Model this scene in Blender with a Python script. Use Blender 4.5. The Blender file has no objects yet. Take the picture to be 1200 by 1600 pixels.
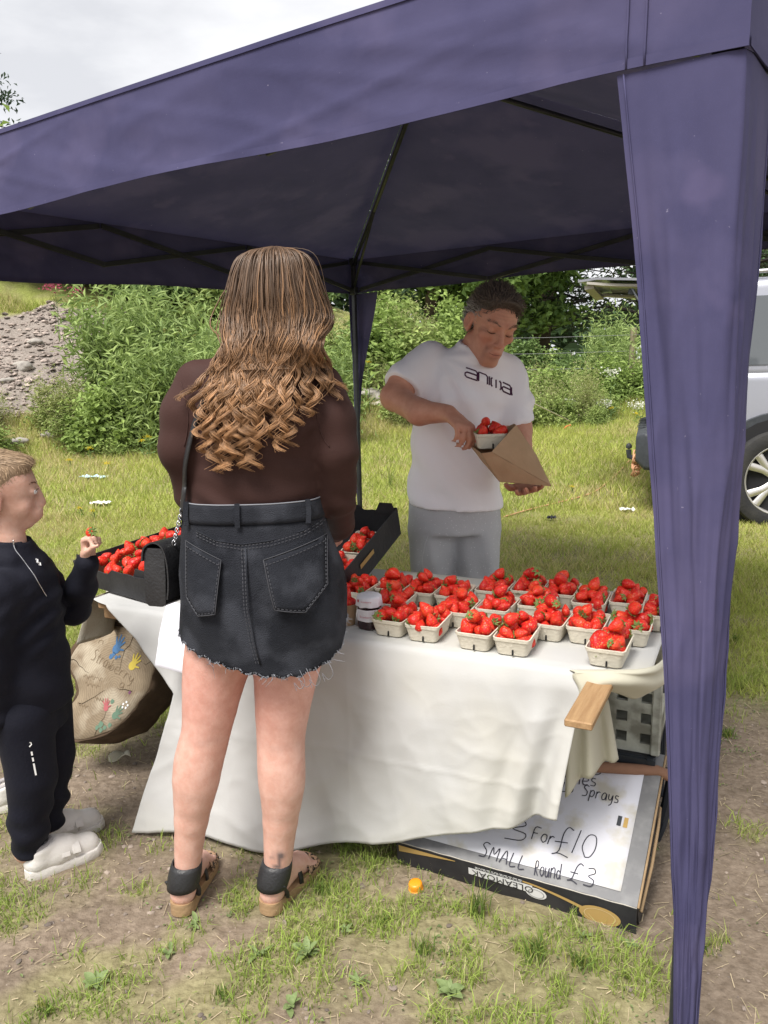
import bpy, math, random
import numpy as np
from mathutils import Vector, Matrix, noise as mnoise
from mathutils.bvhtree import BVHTree
random.seed(7); RNG = np.random.default_rng(7)
SC = bpy.context.scene; COL = SC.collection
# ---------------------------------------------------------------- camera
CF, PIT, ROL, CH = 1239.0, 0.1855, 0.0227, 1.408
FW = np.array([0, math.cos(PIT), -math.sin(PIT)]); UP0 = np.array([0, math.sin(PIT), math.cos(PIT)]); R0 = np.array([1., 0, 0])
RT = R0*math.cos(ROL)-UP0*math.sin(ROL); UPV = UP0*math.cos(ROL)+R0*math.sin(ROL)
cam = bpy.data.cameras.new('camera'); camo = bpy.data.objects.new('camera', cam); COL.objects.link(camo)
cam.sensor_fit = 'VERTICAL'; cam.sensor_height = 24.0; cam.lens = 24.0*CF/1600; cam.clip_end = 400; cam.clip_start = .05
mw = Matrix.Identity(4)
for i in range(3):
    mw[i][0] = RT[i]; mw[i][1] = UPV[i]; mw[i][2] = -FW[i]
mw[2][3] = CH; camo.matrix_world = mw; SC.camera = camo
def U(px, py, y=None, z=None):
    """a point of the photograph carried out to a known distance or height"""
    d = FW+RT*(px-600)/CF-UPV*(py-800)/CF
    t = y/d[1] if y is not None else (z-CH)/d[2]
    return np.array([0, 0, CH])+d*t
# ---------------------------------------------------------------- sky and sun (bright overcast)
SUN_EL, SUN_ROT = math.radians(60), math.radians(212)
w = bpy.data.worlds.new('World'); SC.world = w; w.use_nodes = True
nt = w.node_tree; nt.nodes.clear(); N = nt.nodes.new; L = nt.links.new
sky = N('ShaderNodeTexSky'); sky.sky_type = 'NISHITA'; sky.sun_disc = False; sky.sun_elevation = SUN_EL; sky.sun_rotation = SUN_ROT
sky.air_density = 1.0; sky.dust_density = 3.0; sky.altitude = 50
hsv = N('ShaderNodeHueSaturation'); hsv.inputs['Saturation'].default_value = .12; hsv.inputs['Value'].default_value = 1.0
L(sky.outputs[0], hsv.inputs['Color'])
tc = N('ShaderNodeTexCoord'); mp = N('ShaderNodeMapping'); mp.inputs['Scale'].default_value = (1.0, 1.0, 2.6)
cn = N('ShaderNodeTexNoise'); cn.inputs['Scale'].default_value = 2.2; cn.inputs['Detail'].default_value = 6; cn.inputs['Roughness'].default_value = .55
L(tc.outputs['Generated'], mp.inputs[0]); L(mp.outputs[0], cn.inputs['Vector'])
cr = N('ShaderNodeValToRGB'); cr.color_ramp.elements[0].position = .38; cr.color_ramp.elements[0].color = (3.7, 3.77, 4.0, 1)
cr.color_ramp.elements[1].position = .62; cr.color_ramp.elements[1].color = (5.7, 5.7, 5.8, 1)
L(cn.outputs['Fac'], cr.inputs[0])
mx = N('ShaderNodeMix'); mx.data_type = 'RGBA'; mx.inputs['Factor'].default_value = .86
L(hsv.outputs[0], mx.inputs['A']); L(cr.outputs[0], mx.inputs['B'])
bg = N('ShaderNodeBackground'); bg.inputs['Strength'].default_value = .105
wo = N('ShaderNodeOutputWorld'); L(mx.outputs['Result'], bg.inputs[0]); L(bg.outputs[0], wo.inputs[0])
sl = bpy.data.lights.new('sun', 'SUN'); sl.energy = 2.6; sl.angle = math.radians(26); sl.color = (1, .96, .9)
so = bpy.data.objects.new('sun', sl); COL.objects.link(so)
_sd = Vector((math.cos(SUN_EL)*math.sin(SUN_ROT), math.cos(SUN_EL)*math.cos(SUN_ROT), math.sin(SUN_EL)))
so.rotation_euler = _sd.to_track_quat('Z', 'Y').to_euler(); so.location = (-6, -8, 12)
SC.view_settings.view_transform = 'Standard'; SC.view_settings.look = 'None'; SC.view_settings.gamma = 1
SC.view_settings.use_curve_mapping = False; SC.view_settings.exposure = 1.02
# ---------------------------------------------------------------- materials
def M(name, col, rough=.6, col2=None, sc=8, det=4, bump=0, bsc=60, spec=.3, sheen=0, transl=0, metal=0, attr=False, stretch=(1,1,1), lo=.35, hi=.65, sss=0, bst=(1,1,1), col3=None, sc3=2.0, voro=False, alpha=None, trans=0, aniso=None):
    m = bpy.data.materials.new(name); m.use_nodes = True; t = m.node_tree; n = t.nodes; n.clear(); l = t.links.new
    out = n.new('ShaderNodeOutputMaterial'); b = n.new('ShaderNodeBsdfPrincipled')
    b.inputs['Roughness'].default_value = rough; b.inputs['Metallic'].default_value = metal; b.inputs['Specular IOR Level'].default_value = spec
    if sheen: b.inputs['Sheen Weight'].default_value = sheen; b.inputs['Sheen Roughness'].default_value = .5
    if sss: b.inputs['Subsurface Weight'].default_value = sss; b.inputs['Subsurface Radius'].default_value = (.012, .005, .003); b.inputs['Subsurface Scale'].default_value = 1
    if trans: b.inputs['Transmission Weight'].default_value = trans
    if alpha is not None: b.inputs['Alpha'].default_value = alpha
    tcn = n.new('ShaderNodeTexCoord'); mpn = n.new('ShaderNodeMapping'); mpn.inputs['Scale'].default_value = stretch; l(tcn.outputs['Object'], mpn.inputs[0])
    cur = None
    if col2 is not None:
        nz = n.new('ShaderNodeTexNoise'); nz.inputs['Scale'].default_value = sc; nz.inputs['Detail'].default_value = det; nz.inputs['Roughness'].default_value = .6
        l(mpn.outputs[0], nz.inputs['Vector'])
        r = n.new('ShaderNodeValToRGB'); r.color_ramp.elements[0].position = lo; r.color_ramp.elements[1].position = hi
        r.color_ramp.elements[0].color = (*col, 1); r.color_ramp.elements[1].color = (*col2, 1); l(nz.outputs['Fac'], r.inputs[0]); cur = r.outputs[0]
    if col3 is not None:
        nz = n.new('ShaderNodeTexNoise'); nz.inputs['Scale'].default_value = sc3; nz.inputs['Detail'].default_value = 5; l(tcn.outputs['Object'], nz.inputs['Vector'])
        r = n.new('ShaderNodeValToRGB'); r.color_ramp.elements[0].position = .5; r.color_ramp.elements[1].position = .62; l(nz.outputs['Fac'], r.inputs[0])
        mm = n.new('ShaderNodeMix'); mm.data_type = 'RGBA'; l(r.outputs[0], mm.inputs['Factor'])
        if cur: l(cur, mm.inputs['A'])
        else: mm.inputs['A'].default_value = (*col, 1)
        mm.inputs['B'].default_value = (*col3, 1); cur = mm.outputs['Result']
    if attr:
        a = n.new('ShaderNodeAttribute'); a.attribute_name = 'Col'
        mm = n.new('ShaderNodeMix'); mm.data_type = 'RGBA'; mm.blend_type = 'MULTIPLY'; mm.inputs['Factor'].default_value = 1
        if cur: l(cur, mm.inputs['A'])
        else: mm.inputs['A'].default_value = (*col, 1)
        l(a.outputs['Color'], mm.inputs['B']); cur = mm.outputs['Result']
    if cur: l(cur, b.inputs['Base Color'])
    else: b.inputs['Base Color'].default_value = (*col, 1)
    if bump:
        mb = n.new('ShaderNodeMapping'); mb.inputs['Scale'].default_value = bst; l(tcn.outputs['Object'], mb.inputs[0])
        if voro:
            nb = n.new('ShaderNodeTexVoronoi'); nb.inputs['Scale'].default_value = bsc; h = nb.outputs['Distance']
        else:
            nb = n.new('ShaderNodeTexNoise'); nb.inputs['Scale'].default_value = bsc; nb.inputs['Detail'].default_value = 5; h = nb.outputs['Fac']
        l(mb.outputs[0], nb.inputs['Vector']); bp = n.new('ShaderNodeBump'); bp.inputs['Strength'].default_value = bump; bp.inputs['Distance'].default_value = .01
        l(h, bp.inputs['Height']); l(bp.outputs[0], b.inputs['Normal'])
    last = b.outputs[0]
    if transl:
        tr = n.new('ShaderNodeBsdfTranslucent'); ms = n.new('ShaderNodeMixShader'); ms.inputs[0].default_value = transl
        if cur: l(cur, tr.inputs[0])
        else: tr.inputs[0].default_value = (*col, 1)
        l(last, ms.inputs[1]); l(tr.outputs[0], ms.inputs[2]); last = ms.outputs[0]
    l(last, out.inputs[0]); return m
# ---------------------------------------------------------------- objects
def tag(o, label=None, cat=None, group=None, kind=None):
    if label: o['label'] = label
    if cat: o['category'] = cat
    if group: o['group'] = group
    if kind: o['kind'] = kind
    return o
def thing(name, label, cat, loc=(0,0,0), rz=0, group=None, rot=None):
    o = bpy.data.objects.new(name, None); COL.objects.link(o); o.empty_display_size = .05
    o.location = loc; o.rotation_euler = rot if rot else (0, 0, rz)
    return tag(o, label, cat, group)
class G:
    """collects vertices and faces of one mesh"""
    def __init__(s): s.v = []; s.f = []; s.c = None
    def add(s, vs, fs):
        k = len(s.v); s.v.extend([tuple(map(float, p)) for p in vs]); s.f.extend([tuple(i+k for i in f) for f in fs]); return s
    def box(s, c, d, R=None, taper=1.0):
        c = np.array(c, float); h = np.array(d, float)/2; vs = []
        for x, y, z in ((-1,-1,-1),(1,-1,-1),(1,1,-1),(-1,1,-1),(-1,-1,1),(1,-1,1),(1,1,1),(-1,1,1)):
            k = taper if z > 0 else 1
            p = np.array([x*h[0]*k, y*h[1]*k, z*h[2]]); vs.append(c+(R@p if R is not None else p))
        return s.add(vs, [(0,3,2,1),(4,5,6,7),(0,1,5,4),(1,2,6,5),(2,3,7,6),(3,0,4,7)])
    def rbox(s, c, d, b=.004, R=None):
        """box with chamfered edges"""
        c = np.array(c, float); h = np.array(d, float)/2; b = min(b, *(h*.49)); vs = []; idx = {}
        for sx in (-1,1):
            for sy in (-1,1):
                for sz in (-1,1):
                    for ax in range(3):
                        p = np.array([sx*(h[0]-(0 if ax == 0 else b)), sy*(h[1]-(0 if ax == 1 else b)), sz*(h[2]-(0 if ax == 2 else b))])
                        idx[(sx,sy,sz,ax)] = len(vs); vs.append(c+(R@p if R is not None else p))
        fs = []
        q = ((-1,-1),(1,-1),(1,1),(-1,1))
        for ax in range(3):
            for sg in (-1,1):
                f = []
                for a, bb in q:
                    k = [0,0,0]; k[ax] = sg; k[(ax+1)%3] = a; k[(ax+2)%3] = bb; f.append(idx[(*k, ax)])
                fs.append(tuple(f) if sg > 0 else tuple(f[::-1]))
        for ax in range(3):
            a1, a2 = (ax+1)%3, (ax+2)%3
            for s1 in (-1,1):
                for s2 in (-1,1):
                    k = [0,0,0]; k[a1] = s1; k[a2] = s2; k[ax] = -1; k2 = list(k); k2[ax] = 1
                    f = [idx[(*k,a1)], idx[(*k2,a1)], idx[(*k2,a2)], idx[(*k,a2)]]
                    fs.append(tuple(f) if s1*s2 < 0 else tuple(f[::-1]))
        for sx in (-1,1):
            for sy in (-1,1):
                for sz in (-1,1):
                    f = [idx[(sx,sy,sz,i)] for i in range(3)]
                    fs.append(tuple(f) if sx*sy*sz > 0 else tuple(f[::-1]))
        return s.add(vs, fs)
    def tube(s, pts, r, n=8, cap=True, flat=1.0):
        pts = [np.array(p, float) for p in pts]; m = len(pts)
        rs = r if hasattr(r, '__len__') else [r]*m; vs = []; fs = []
        prev = None
        for i in range(m):
            t = pts[min(i+1, m-1)]-pts[max(i-1, 0)]; t = t/(np.linalg.norm(t)+1e-9)
            if prev is None:
                a = np.array([0,0,1.]) if abs(t[2]) < .9 else np.array([1.,0,0]); e1 = np.cross(t, a)
            else: e1 = prev-t*(prev@t)
            e1 = e1/(np.linalg.norm(e1)+1e-9); prev = e1; e2 = np.cross(t, e1)
            for k in range(n):
                an = 2*math.pi*k/n; vs.append(pts[i]+e1*math.cos(an)*rs[i]+e2*math.sin(an)*rs[i]*flat)
        for i in range(m-1):
            for k in range(n):
                a = i*n+k; b = i*n+(k+1)%n; fs.append((a, b, b+n, a+n))
        if cap: fs.append(tuple(range(n))[::-1]); fs.append(tuple(range((m-1)*n, m*n)))
        return s.add(vs, fs)
    def rings(s, rings, closed=True, cap0=False, cap1=False):
        n = len(rings[0]); vs = [p for r in rings for p in r]; fs = []
        for i in range(len(rings)-1):
            for k in range(n if closed else n-1):
                a = i*n+k; b = i*n+(k+1)%n; fs.append((a, b, b+n, a+n))
        if cap0: fs.append(tuple(range(n))[::-1])
        if cap1: fs.append(tuple(range((len(rings)-1)*n, len(rings)*n)))
        return s.add(vs, fs)
    def lathe(s, prof, n=24, c=(0,0,0), cap0=True, cap1=True):
        return s.rings([[(c[0]+r*math.cos(2*math.pi*k/n), c[1]+r*math.sin(2*math.pi*k/n), c[2]+z) for k in range(n)] for r, z in prof], True, cap0, cap1)
    def sheet(s, fn, nu, nv, thick=0):
        P = np.array([[fn(i/nu, j/nv) for j in range(nv+1)] for i in range(nu+1)], float)
        def quads(off, flip):
            o = []
            for i in range(nu):
                for j in range(nv):
                    a = off+i*(nv+1)+j; q = (a, a+nv+1, a+nv+2, a+1); o.append(q[::-1] if flip else q)
            return o
        n = (nu+1)*(nv+1)
        if not thick: return s.add(P.reshape(-1, 3), quads(0, False))
        gu = np.gradient(P, axis=0); gv = np.gradient(P, axis=1); nn = np.cross(gu, gv); nn /= np.linalg.norm(nn, axis=2, keepdims=True)+1e-12
        Q = P-nn*thick
        fs = quads(0, False)+quads(n, True)
        ed = [(i*(nv+1), (i+1)*(nv+1)) for i in range(nu)]; ed2 = [(i*(nv+1)+nv, (i+1)*(nv+1)+nv) for i in range(nu)]
        e3 = [(j, j+1) for j in range(nv)]; e4 = [(nu*(nv+1)+j, nu*(nv+1)+j+1) for j in range(nv)]
        for a, b in ed: fs.append((a, a+n, b+n, b))
        for a, b in ed2: fs.append((a, b, b+n, a+n))
        for a, b in e3: fs.append((a, b, b+n, a+n))
        for a, b in e4: fs.append((a, a+n, b+n, b))
        return s.add(np.concatenate([P.reshape(-1, 3), Q.reshape(-1, 3)]), fs)
    def ribbon(s, pts, wdt, nrm):
        """flat pen stroke lying on a surface"""
        pts = [np.array(p, float) for p in pts]; m = len(pts); vs = []; fs = []; nrm = np.array(nrm, float)
        for i in range(m):
            t = pts[min(i+1, m-1)]-pts[max(i-1, 0)]; t /= np.linalg.norm(t)+1e-9; sd = np.cross(nrm, t); sd /= np.linalg.norm(sd)+1e-9
            ww = wdt if not hasattr(wdt, '__len__') else wdt[i]
            vs += [pts[i]-sd*ww/2, pts[i]+sd*ww/2]
        for i in range(m-1): fs.append((2*i, 2*i+2, 2*i+3, 2*i+1))
        return s.add(vs, fs)
    def xform(s, Mx):
        Mx = Matrix(Mx); s.v = [tuple(Mx @ Vector(p)) for p in s.v]; return s
def mesh_np(name, V, F, mat, smooth=True, colors=None):
    """fast mesh from arrays: F is (n,3) or (n,4)"""
    me = bpy.data.meshes.new(name); V = np.asarray(V, np.float32); F = np.asarray(F, np.int32); k = F.shape[1]
    me.vertices.add(len(V)); me.vertices.foreach_set('co', V.ravel()); me.loops.add(F.size); me.loops.foreach_set('vertex_index', F.ravel())
    me.polygons.add(len(F)); me.polygons.foreach_set('loop_start', np.arange(0, F.size, k, dtype=np.int32))
    me.polygons.foreach_set('use_smooth', np.full(len(F), smooth))
    me.update(calc_edges=True)
    if colors is not None:
        a = me.color_attributes.new('Col', 'FLOAT_COLOR', 'POINT'); c = np.ones((len(V), 4), np.float32); c[:, :3] = colors; a.data.foreach_set('color', c.ravel())
    if mat: me.materials.append(mat)
    return me
def obj(name, g, mat=None, parent=None, smooth=False, local=False, sharp=None):
    """links a mesh; world coordinates are made relative to the parent's base unless local"""
    if isinstance(g, G):
        me = bpy.data.meshes.new(name); me.from_pydata(g.v, [], g.f)
        if smooth: me.polygons.foreach_set('use_smooth', [True]*len(me.polygons))
        if mat: me.materials.append(mat)
        if sharp is not None and smooth: me.set_sharp_from_angle(angle=math.radians(sharp))
    else: me = g
    o = bpy.data.objects.new(name, me); COL.objects.link(o)
    if parent is not None:
        o.parent = parent
        if not local:
            p = parent
            off = Vector((0,0,0))
            while p is not None: off += p.location; p = p.parent
            me.transform(Matrix.Translation(-off))
    return o
def copy_tree(o, parent=None):
    c = o.copy(); COL.objects.link(c)
    if parent is not None: c.parent = parent
    for ch in [x for x in o.children]: copy_tree(ch, c)
    return c
def cr_spline(pts, n):
    """smooth curve through points"""
    pts = [np.array(p, float) for p in pts]; P = [2*pts[0]-pts[1]]+pts+[2*pts[-1]-pts[-2]]; out = []
    for i in range(1, len(P)-2):
        for k in range(n):
            t = k/n; a, b, c, d = P[i-1], P[i], P[i+1], P[i+2]
            out.append(.5*((2*b)+(c-a)*t+(2*a-5*b+4*c-d)*t*t+(3*b-a-3*c+d)*t**3))
    out.append(pts[-1]); return out
def vnoise(V, sc, seed=0):
    return np.array([mnoise.noise(Vector((p[0]*sc+seed*7.3, p[1]*sc-seed*3.1, p[2]*sc+seed))) for p in V])
# ---------------------------------------------------------------- organic surfaces: smooth unions on a grid, then surface nets
class Field:
    def __init__(s, xs, ys, zs):
        s.x, s.y, s.z = [np.asarray(a, np.float32) for a in (xs, ys, zs)]
        s.V = np.full((len(xs), len(ys), len(zs)), 1.0, np.float32)
    def _sl(s, lo, hi, mg):
        r = []
        for a, l, h in zip((s.x, s.y, s.z), lo, hi):
            i0 = max(0, np.searchsorted(a, l-mg)-1); i1 = min(len(a), np.searchsorted(a, h+mg)+1); r.append(slice(i0, i1))
        return tuple(r)
    def put(s, fn, lo, hi, k=.02, sub=False):
        sl = s._sl(lo, hi, k*1.5+.035)
        X = s.x[sl[0]][:, None, None]; Y = s.y[sl[1]][None, :, None]; Z = s.z[sl[2]][None, None, :]
        if X.size == 0 or Y.size == 0 or Z.size == 0: return
        d = fn(X, Y, Z); a = s.V[sl]
        if sub: d = -d; h = np.clip(.5-.5*(a-d)/k, 0, 1); s.V[sl] = a*(1-h)+d*h+k*h*(1-h)
        else: h = np.clip(.5+.5*(a-d)/k, 0, 1); s.V[sl] = a*(1-h)+d*h-k*h*(1-h)
    def rc(s, a, b, ra, rb=None, k=.02, sub=False):
        a = np.array(a, float); b = np.array(b, float); rb = ra if rb is None else rb; ab = b-a; L2 = ab@ab+1e-12
        def fn(X, Y, Z):
            t = np.clip(((X-a[0])*ab[0]+(Y-a[1])*ab[1]+(Z-a[2])*ab[2])/L2, 0, 1)
            return np.sqrt((X-a[0]-t*ab[0])**2+(Y-a[1]-t*ab[1])**2+(Z-a[2]-t*ab[2])**2)-(ra+t*(rb-ra))
        m = max(ra, rb); s.put(fn, np.minimum(a, b)-m, np.maximum(a, b)+m, k, sub)
    def chain(s, pts, rs, k=.02):
        for i in range(len(pts)-1): s.rc(pts[i], pts[i+1], rs[i], rs[i+1], k)
    def ell(s, c, r, R=None, k=.02, sub=False):
        c = np.array(c, float); r = np.array(r, float); Ri = np.eye(3) if R is None else np.array(R).T
        def fn(X, Y, Z):
            x, y, z = X-c[0], Y-c[1], Z-c[2]
            q = [Ri[i][0]*x+Ri[i][1]*y+Ri[i][2]*z for i in range(3)]
            k0 = np.sqrt(sum((q[i]/r[i])**2 for i in range(3))); k1 = np.sqrt(sum((q[i]/r[i]**2)**2 for i in range(3)))+1e-6
            return k0*(k0-1)/k1
        m = r.max(); s.put(fn, c-m, c+m, k, sub)
    def loft(s, lev, k=.02, off=0, rz=0, pw=2.0):
        """lev rows: z, cx, cy, half width, half depth"""
        lev = np.array(sorted(lev), float); zz = lev[:, 0]; co, si = math.cos(rz), math.sin(rz)
        def fn(X, Y, Z):
            def ip(j):
                t = np.interp(Z.ravel(), zz, lev[:, j])
                return t.reshape(Z.shape)
            a = ip(3)+off; b = ip(4)+off; x = X-ip(1); y = Y-ip(2); xr = x*co+y*si; yr = -x*si+y*co
            q = (np.abs(xr/a)**pw+np.abs(yr/b)**pw)**(1/pw)
            d = (q-1)*np.minimum(a, b)
            return np.maximum(d, np.maximum(zz[0]-Z, Z-zz[-1]))
        m = lev[:, 3:5].max()+off
        s.put(fn, [lev[:, 1].min()-m, lev[:, 2].min()-m, zz[0]], [lev[:, 1].max()+m, lev[:, 2].max()+m, zz[-1]], k)
    def cut(s, n, p, smooth=.004):
        """keep the side where (q-p).n < 0"""
        d = (s.x[:, None, None]-p[0])*n[0]+(s.y[None, :, None]-p[1])*n[1]+(s.z[None, None, :]-p[2])*n[2]
        s.V = np.maximum(s.V, d.astype(np.float32))
    def mesh(s):
        V = s.V; ins = V < 0
        c = [ins[a:V.shape[0]-1+a, b:V.shape[1]-1+b, d:V.shape[2]-1+d] for a in (0,1) for b in (0,1) for d in (0,1)]
        cnt = sum(x.astype(np.int8) for x in c); act = (cnt > 0) & (cnt < 8); I = np.argwhere(act)
        idx = np.full(act.shape, -1, np.int32); idx[act] = np.arange(len(I)); axs = (s.x, s.y, s.z)
        acc = np.zeros((len(I), 3)); w = np.zeros(len(I))
        cor = [(a, b, d) for a in (0,1) for b in (0,1) for d in (0,1)]
        for i in range(8):
            for j in range(i+1, 8):
                if sum(abs(cor[i][q]-cor[j][q]) for q in range(3)) != 1: continue
                A = I+cor[i]; B = I+cor[j]; va = V[A[:, 0], A[:, 1], A[:, 2]]; vb = V[B[:, 0], B[:, 1], B[:, 2]]
                m = (va < 0) != (vb < 0); t = np.where(m, np.clip(va/(va-vb+1e-12), 0, 1), 0)
                for q in range(3):
                    pa = axs[q][A[:, q]]; pb = axs[q][B[:, q]]; acc[:, q] += np.where(m, pa+t*(pb-pa), 0)
                w += m
        P = acc/w[:, None]; F = []
        for ax in range(3):
            o = [slice(None)]*3; o1 = list(o); o0 = list(o); o0[ax] = slice(0, -1); o1[ax] = slice(1, None)
            ch = ins[tuple(o0)] != ins[tuple(o1)]; E = np.argwhere(ch)
            b, d = (ax+1) % 3, (ax+2) % 3
            ok = (E[:, b] > 0) & (E[:, d] > 0) & (E[:, b] < V.shape[b]-1) & (E[:, d] < V.shape[d]-1); E = E[ok]
            def cell(db, dd):
                q = E.copy(); q[:, b] += db; q[:, d] += dd; return idx[q[:, 0], q[:, 1], q[:, 2]]
            Q = np.stack([cell(-1,-1), cell(0,-1), cell(0,0), cell(-1,0)], 1)
            inn = ins[E[:, 0], E[:, 1], E[:, 2]]; Q[~inn] = Q[~inn][:, ::-1]; F.append(Q)
        return P, np.concatenate(F)
def axis(lo, hi, h, fine=None):
    """grid line positions, optionally finer inside an interval"""
    if fine is None: return np.arange(lo, hi+h, h)
    f0, f1, fh = fine
    return np.concatenate([np.arange(lo, f0, h), np.arange(f0, f1, fh), np.arange(f1, hi+h, h)])
def laplace(P, F, it=1, lam=.5):
    """relaxes surface-net steps"""
    P = P.copy(); E = np.concatenate([F[:, [0,1]], F[:, [1,2]], F[:, [2,3]], F[:, [3,0]]]); n = len(P)
    for _ in range(it):
        a = np.zeros_like(P); c = np.zeros(n)
        np.add.at(a, E[:, 0], P[E[:, 1]]); np.add.at(a, E[:, 1], P[E[:, 0]]); np.add.at(c, E[:, 0], 1); np.add.at(c, E[:, 1], 1)
        P += lam*(a/np.maximum(c, 1)[:, None]-P)
    return P
def rotm(rx=0, ry=0, rz=0):
    from mathutils import Euler
    return np.array(Euler((math.radians(rx), math.radians(ry), math.radians(rz)), 'XYZ').to_matrix())
def nrmz(v): v = np.array(v, float); return v/np.linalg.norm(v)
# table frame: s runs along the front edge to the right, t runs away from the viewer
EX = np.array([.905, -.425, 0]); EY = np.array([.425, .905, 0])
def T(s, t, z): return EX*s+EY*t+np.array([0, 0, z])
TRZ = math.atan2(-.425, .905); TZ = .66
# ---------------------------------------------------------------- ground
def vn(x, y, sc, seed=0, oct=4):
    x = np.asarray(x, float)*sc+seed*17.17; y = np.asarray(y, float)*sc-seed*9.31; tot = 0; amp = 1; nrm = 0
    for o in range(oct):
        xi = np.floor(x).astype(np.int64); yi = np.floor(y).astype(np.int64); fx = x-xi; fy = y-yi; fx = fx*fx*(3-2*fx); fy = fy*fy*(3-2*fy)
        def h(a, b):
            n = (a*374761393+b*668265263+seed*1442695+o*97531) & 0x7fffffff; n = ((n ^ (n >> 13))*1274126177) & 0x7fffffff; return ((n ^ (n >> 16)) & 0xffff)/65535.
        v = (h(xi, yi)*(1-fx)+h(xi+1, yi)*fx)*(1-fy)+(h(xi, yi+1)*(1-fx)+h(xi+1, yi+1)*fx)*fy
        tot = tot+amp*v; nrm += amp; amp *= .5; x = x*2; y = y*2
    return tot/nrm
def sst(a, b, x): t = np.clip((np.asarray(x, float)-a)/(b-a), 0, 1); return t*t*(3-2*t)
def gz(x, y):
    x = np.asarray(x, float); y = np.asarray(y, float)
    base = np.where(y > 3.2, .055*(np.minimum(y, 16)-3.2), 0)*sst(3.0, 4.2, y)
    y0 = 9.2+np.maximum(0, x+6)*.33; hh = np.interp(x, [-30, -4.5, 0, 4, 9], [3.4, 2.75, 1.5, .35, .2])
    d = (y-y0)/5.6
    rise = hh*np.clip(d, 0, 1)**1.1*np.where(d > 1, 1, 1)
    rise = rise+sst(1, 1.2, d)*.25
    rough = (vn(x, y, 1.3, 3)-.5)*.5*sst(.0, .3, d)*sst(-.5, -4, x)+(vn(x, y, .8, 5)-.5)*.05*sst(3, 6, y)
    micro = (vn(x, y, 6, 8, 3)-.5)*.022*sst(9, 3, y)
    return base+rise+rough+micro
PT_ = [(U(px, py, z=0)[:2], r) for px, py, r in [(500, 1420, .10), (430, 1480, .12), (590, 1420, .12), (640, 1490, .14), (740, 1450, .14), (900, 1510, .14), (330, 1560, .10), (120, 1540, .14), (1130, 1150, .16), (1110, 1480, .08), (60, 1590, .12), (1150, 1020, .25), (400, 1400, .08), (280, 1460, .07), (200, 1500, .08), (520, 1560, .12), (820, 1570, .12), (700, 1570, .1), (1020, 1330, .08), (230, 1390, .06), (30, 1440, .08), (1180, 1300, .10), (570, 1340, .10)]]
def PATCH(x, y): return .21*np.clip(sum(np.exp(-((x-q[0])**2+(y-q[1])**2*1.6)/r**2) for q, r in PT_), 0, 1.1)
def grass_density(x, y):
    """0 = bare trodden earth, 1 = full grass"""
    n = vn(x, y, 1.6, 11); n2 = vn(x, y, 5.0, 12)
    far = sst(2.5, 3.5, y+(n-.5)*1.2)
    near = sst(.52, .68, n*.6+n2*.4+.1*np.exp(-(((x-.05)/.42)**2+((y-1.55)/.38)**2))*2.2-.06*sst(.5, .9, x)+PATCH(x, y))
    bare = np.exp(-(((x-.9)/1.4)**2+((y-5.2)/.5)**2))*.5*n2+np.exp(-(((x+1.2)/.9)**2+((y-5.6)/.6)**2))*.4*n2
    return np.clip(np.maximum(far*(.55+.45*sst(.35, .6, n2)), near*.8)-bare, 0, 1)
def gravel_mask(x, y):
    d = (y-(9.2+np.maximum(0, x+6)*.33))
    return sst(.25, .5, sst(-3.6, -4.9, x+(vn(x, y, .9, 21)-.5)*1.8)*sst(.3, 1.0, d+(vn(x, y, 1.2, 22)-.5))*sst(4.6, 3.4, d+(vn(x, y, 1.0, 23)-.5)*1.6))
gx = np.unique(np.concatenate([np.linspace(-90, -14, 20), np.arange(-14, -3, .16), np.arange(-3, 3.6, .045), np.arange(3.6, 14, .25), np.linspace(14, 90, 20)]))
gy = np.unique(np.concatenate([np.linspace(-30, .5, 18), np.arange(.5, 4.5, .045), np.arange(4.5, 17, .12), np.linspace(17, 160, 40)]))
GX, GY = np.meshgrid(gx, gy, indexing='ij'); GZ = gz(GX, GY)
gd = grass_density(GX, GY); gm = gravel_mask(GX, GY); nn_ = vn(GX, GY, 9, 31)[..., None]; n3 = vn(GX, GY, 2.2, 33)[..., None]
dirt = np.array([.27, .215, .165])*(.75+.5*nn_); straw = np.array([.46, .39, .20]); green = np.array([.30, .35, .09])
gd = gd*(.40+.60*sst(2.6, 3.6, GY)); colr = dirt*(1-gd[..., None])+(green*(.8+.5*nn_)*(1-.5*n3)+straw*.5*n3)*gd[..., None]
colr = colr*(1-gm[..., None])+np.array([.33, .29, .26])*(.7+.6*nn_)*gm[..., None]
ni, nj = GX.shape; ii = (np.arange(ni-1)[:, None]*nj+np.arange(nj-1)[None, :]).ravel()
m_ground = M('ground_soil', (1, 1, 1), .95, (.62, .6, .58), sc=38, det=8, attr=True, bump=.9, bsc=55, spec=.1, lo=.3, hi=.62)
tag(obj('ground', mesh_np('ground', np.stack([GX, GY, GZ], -1).reshape(-1, 3), np.stack([ii, ii+nj, ii+nj+1, ii+1], 1), m_ground, True, colr.reshape(-1, 3)), None), 'trodden earth and rough grass rising to a bank', None, None, 'structure')
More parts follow.
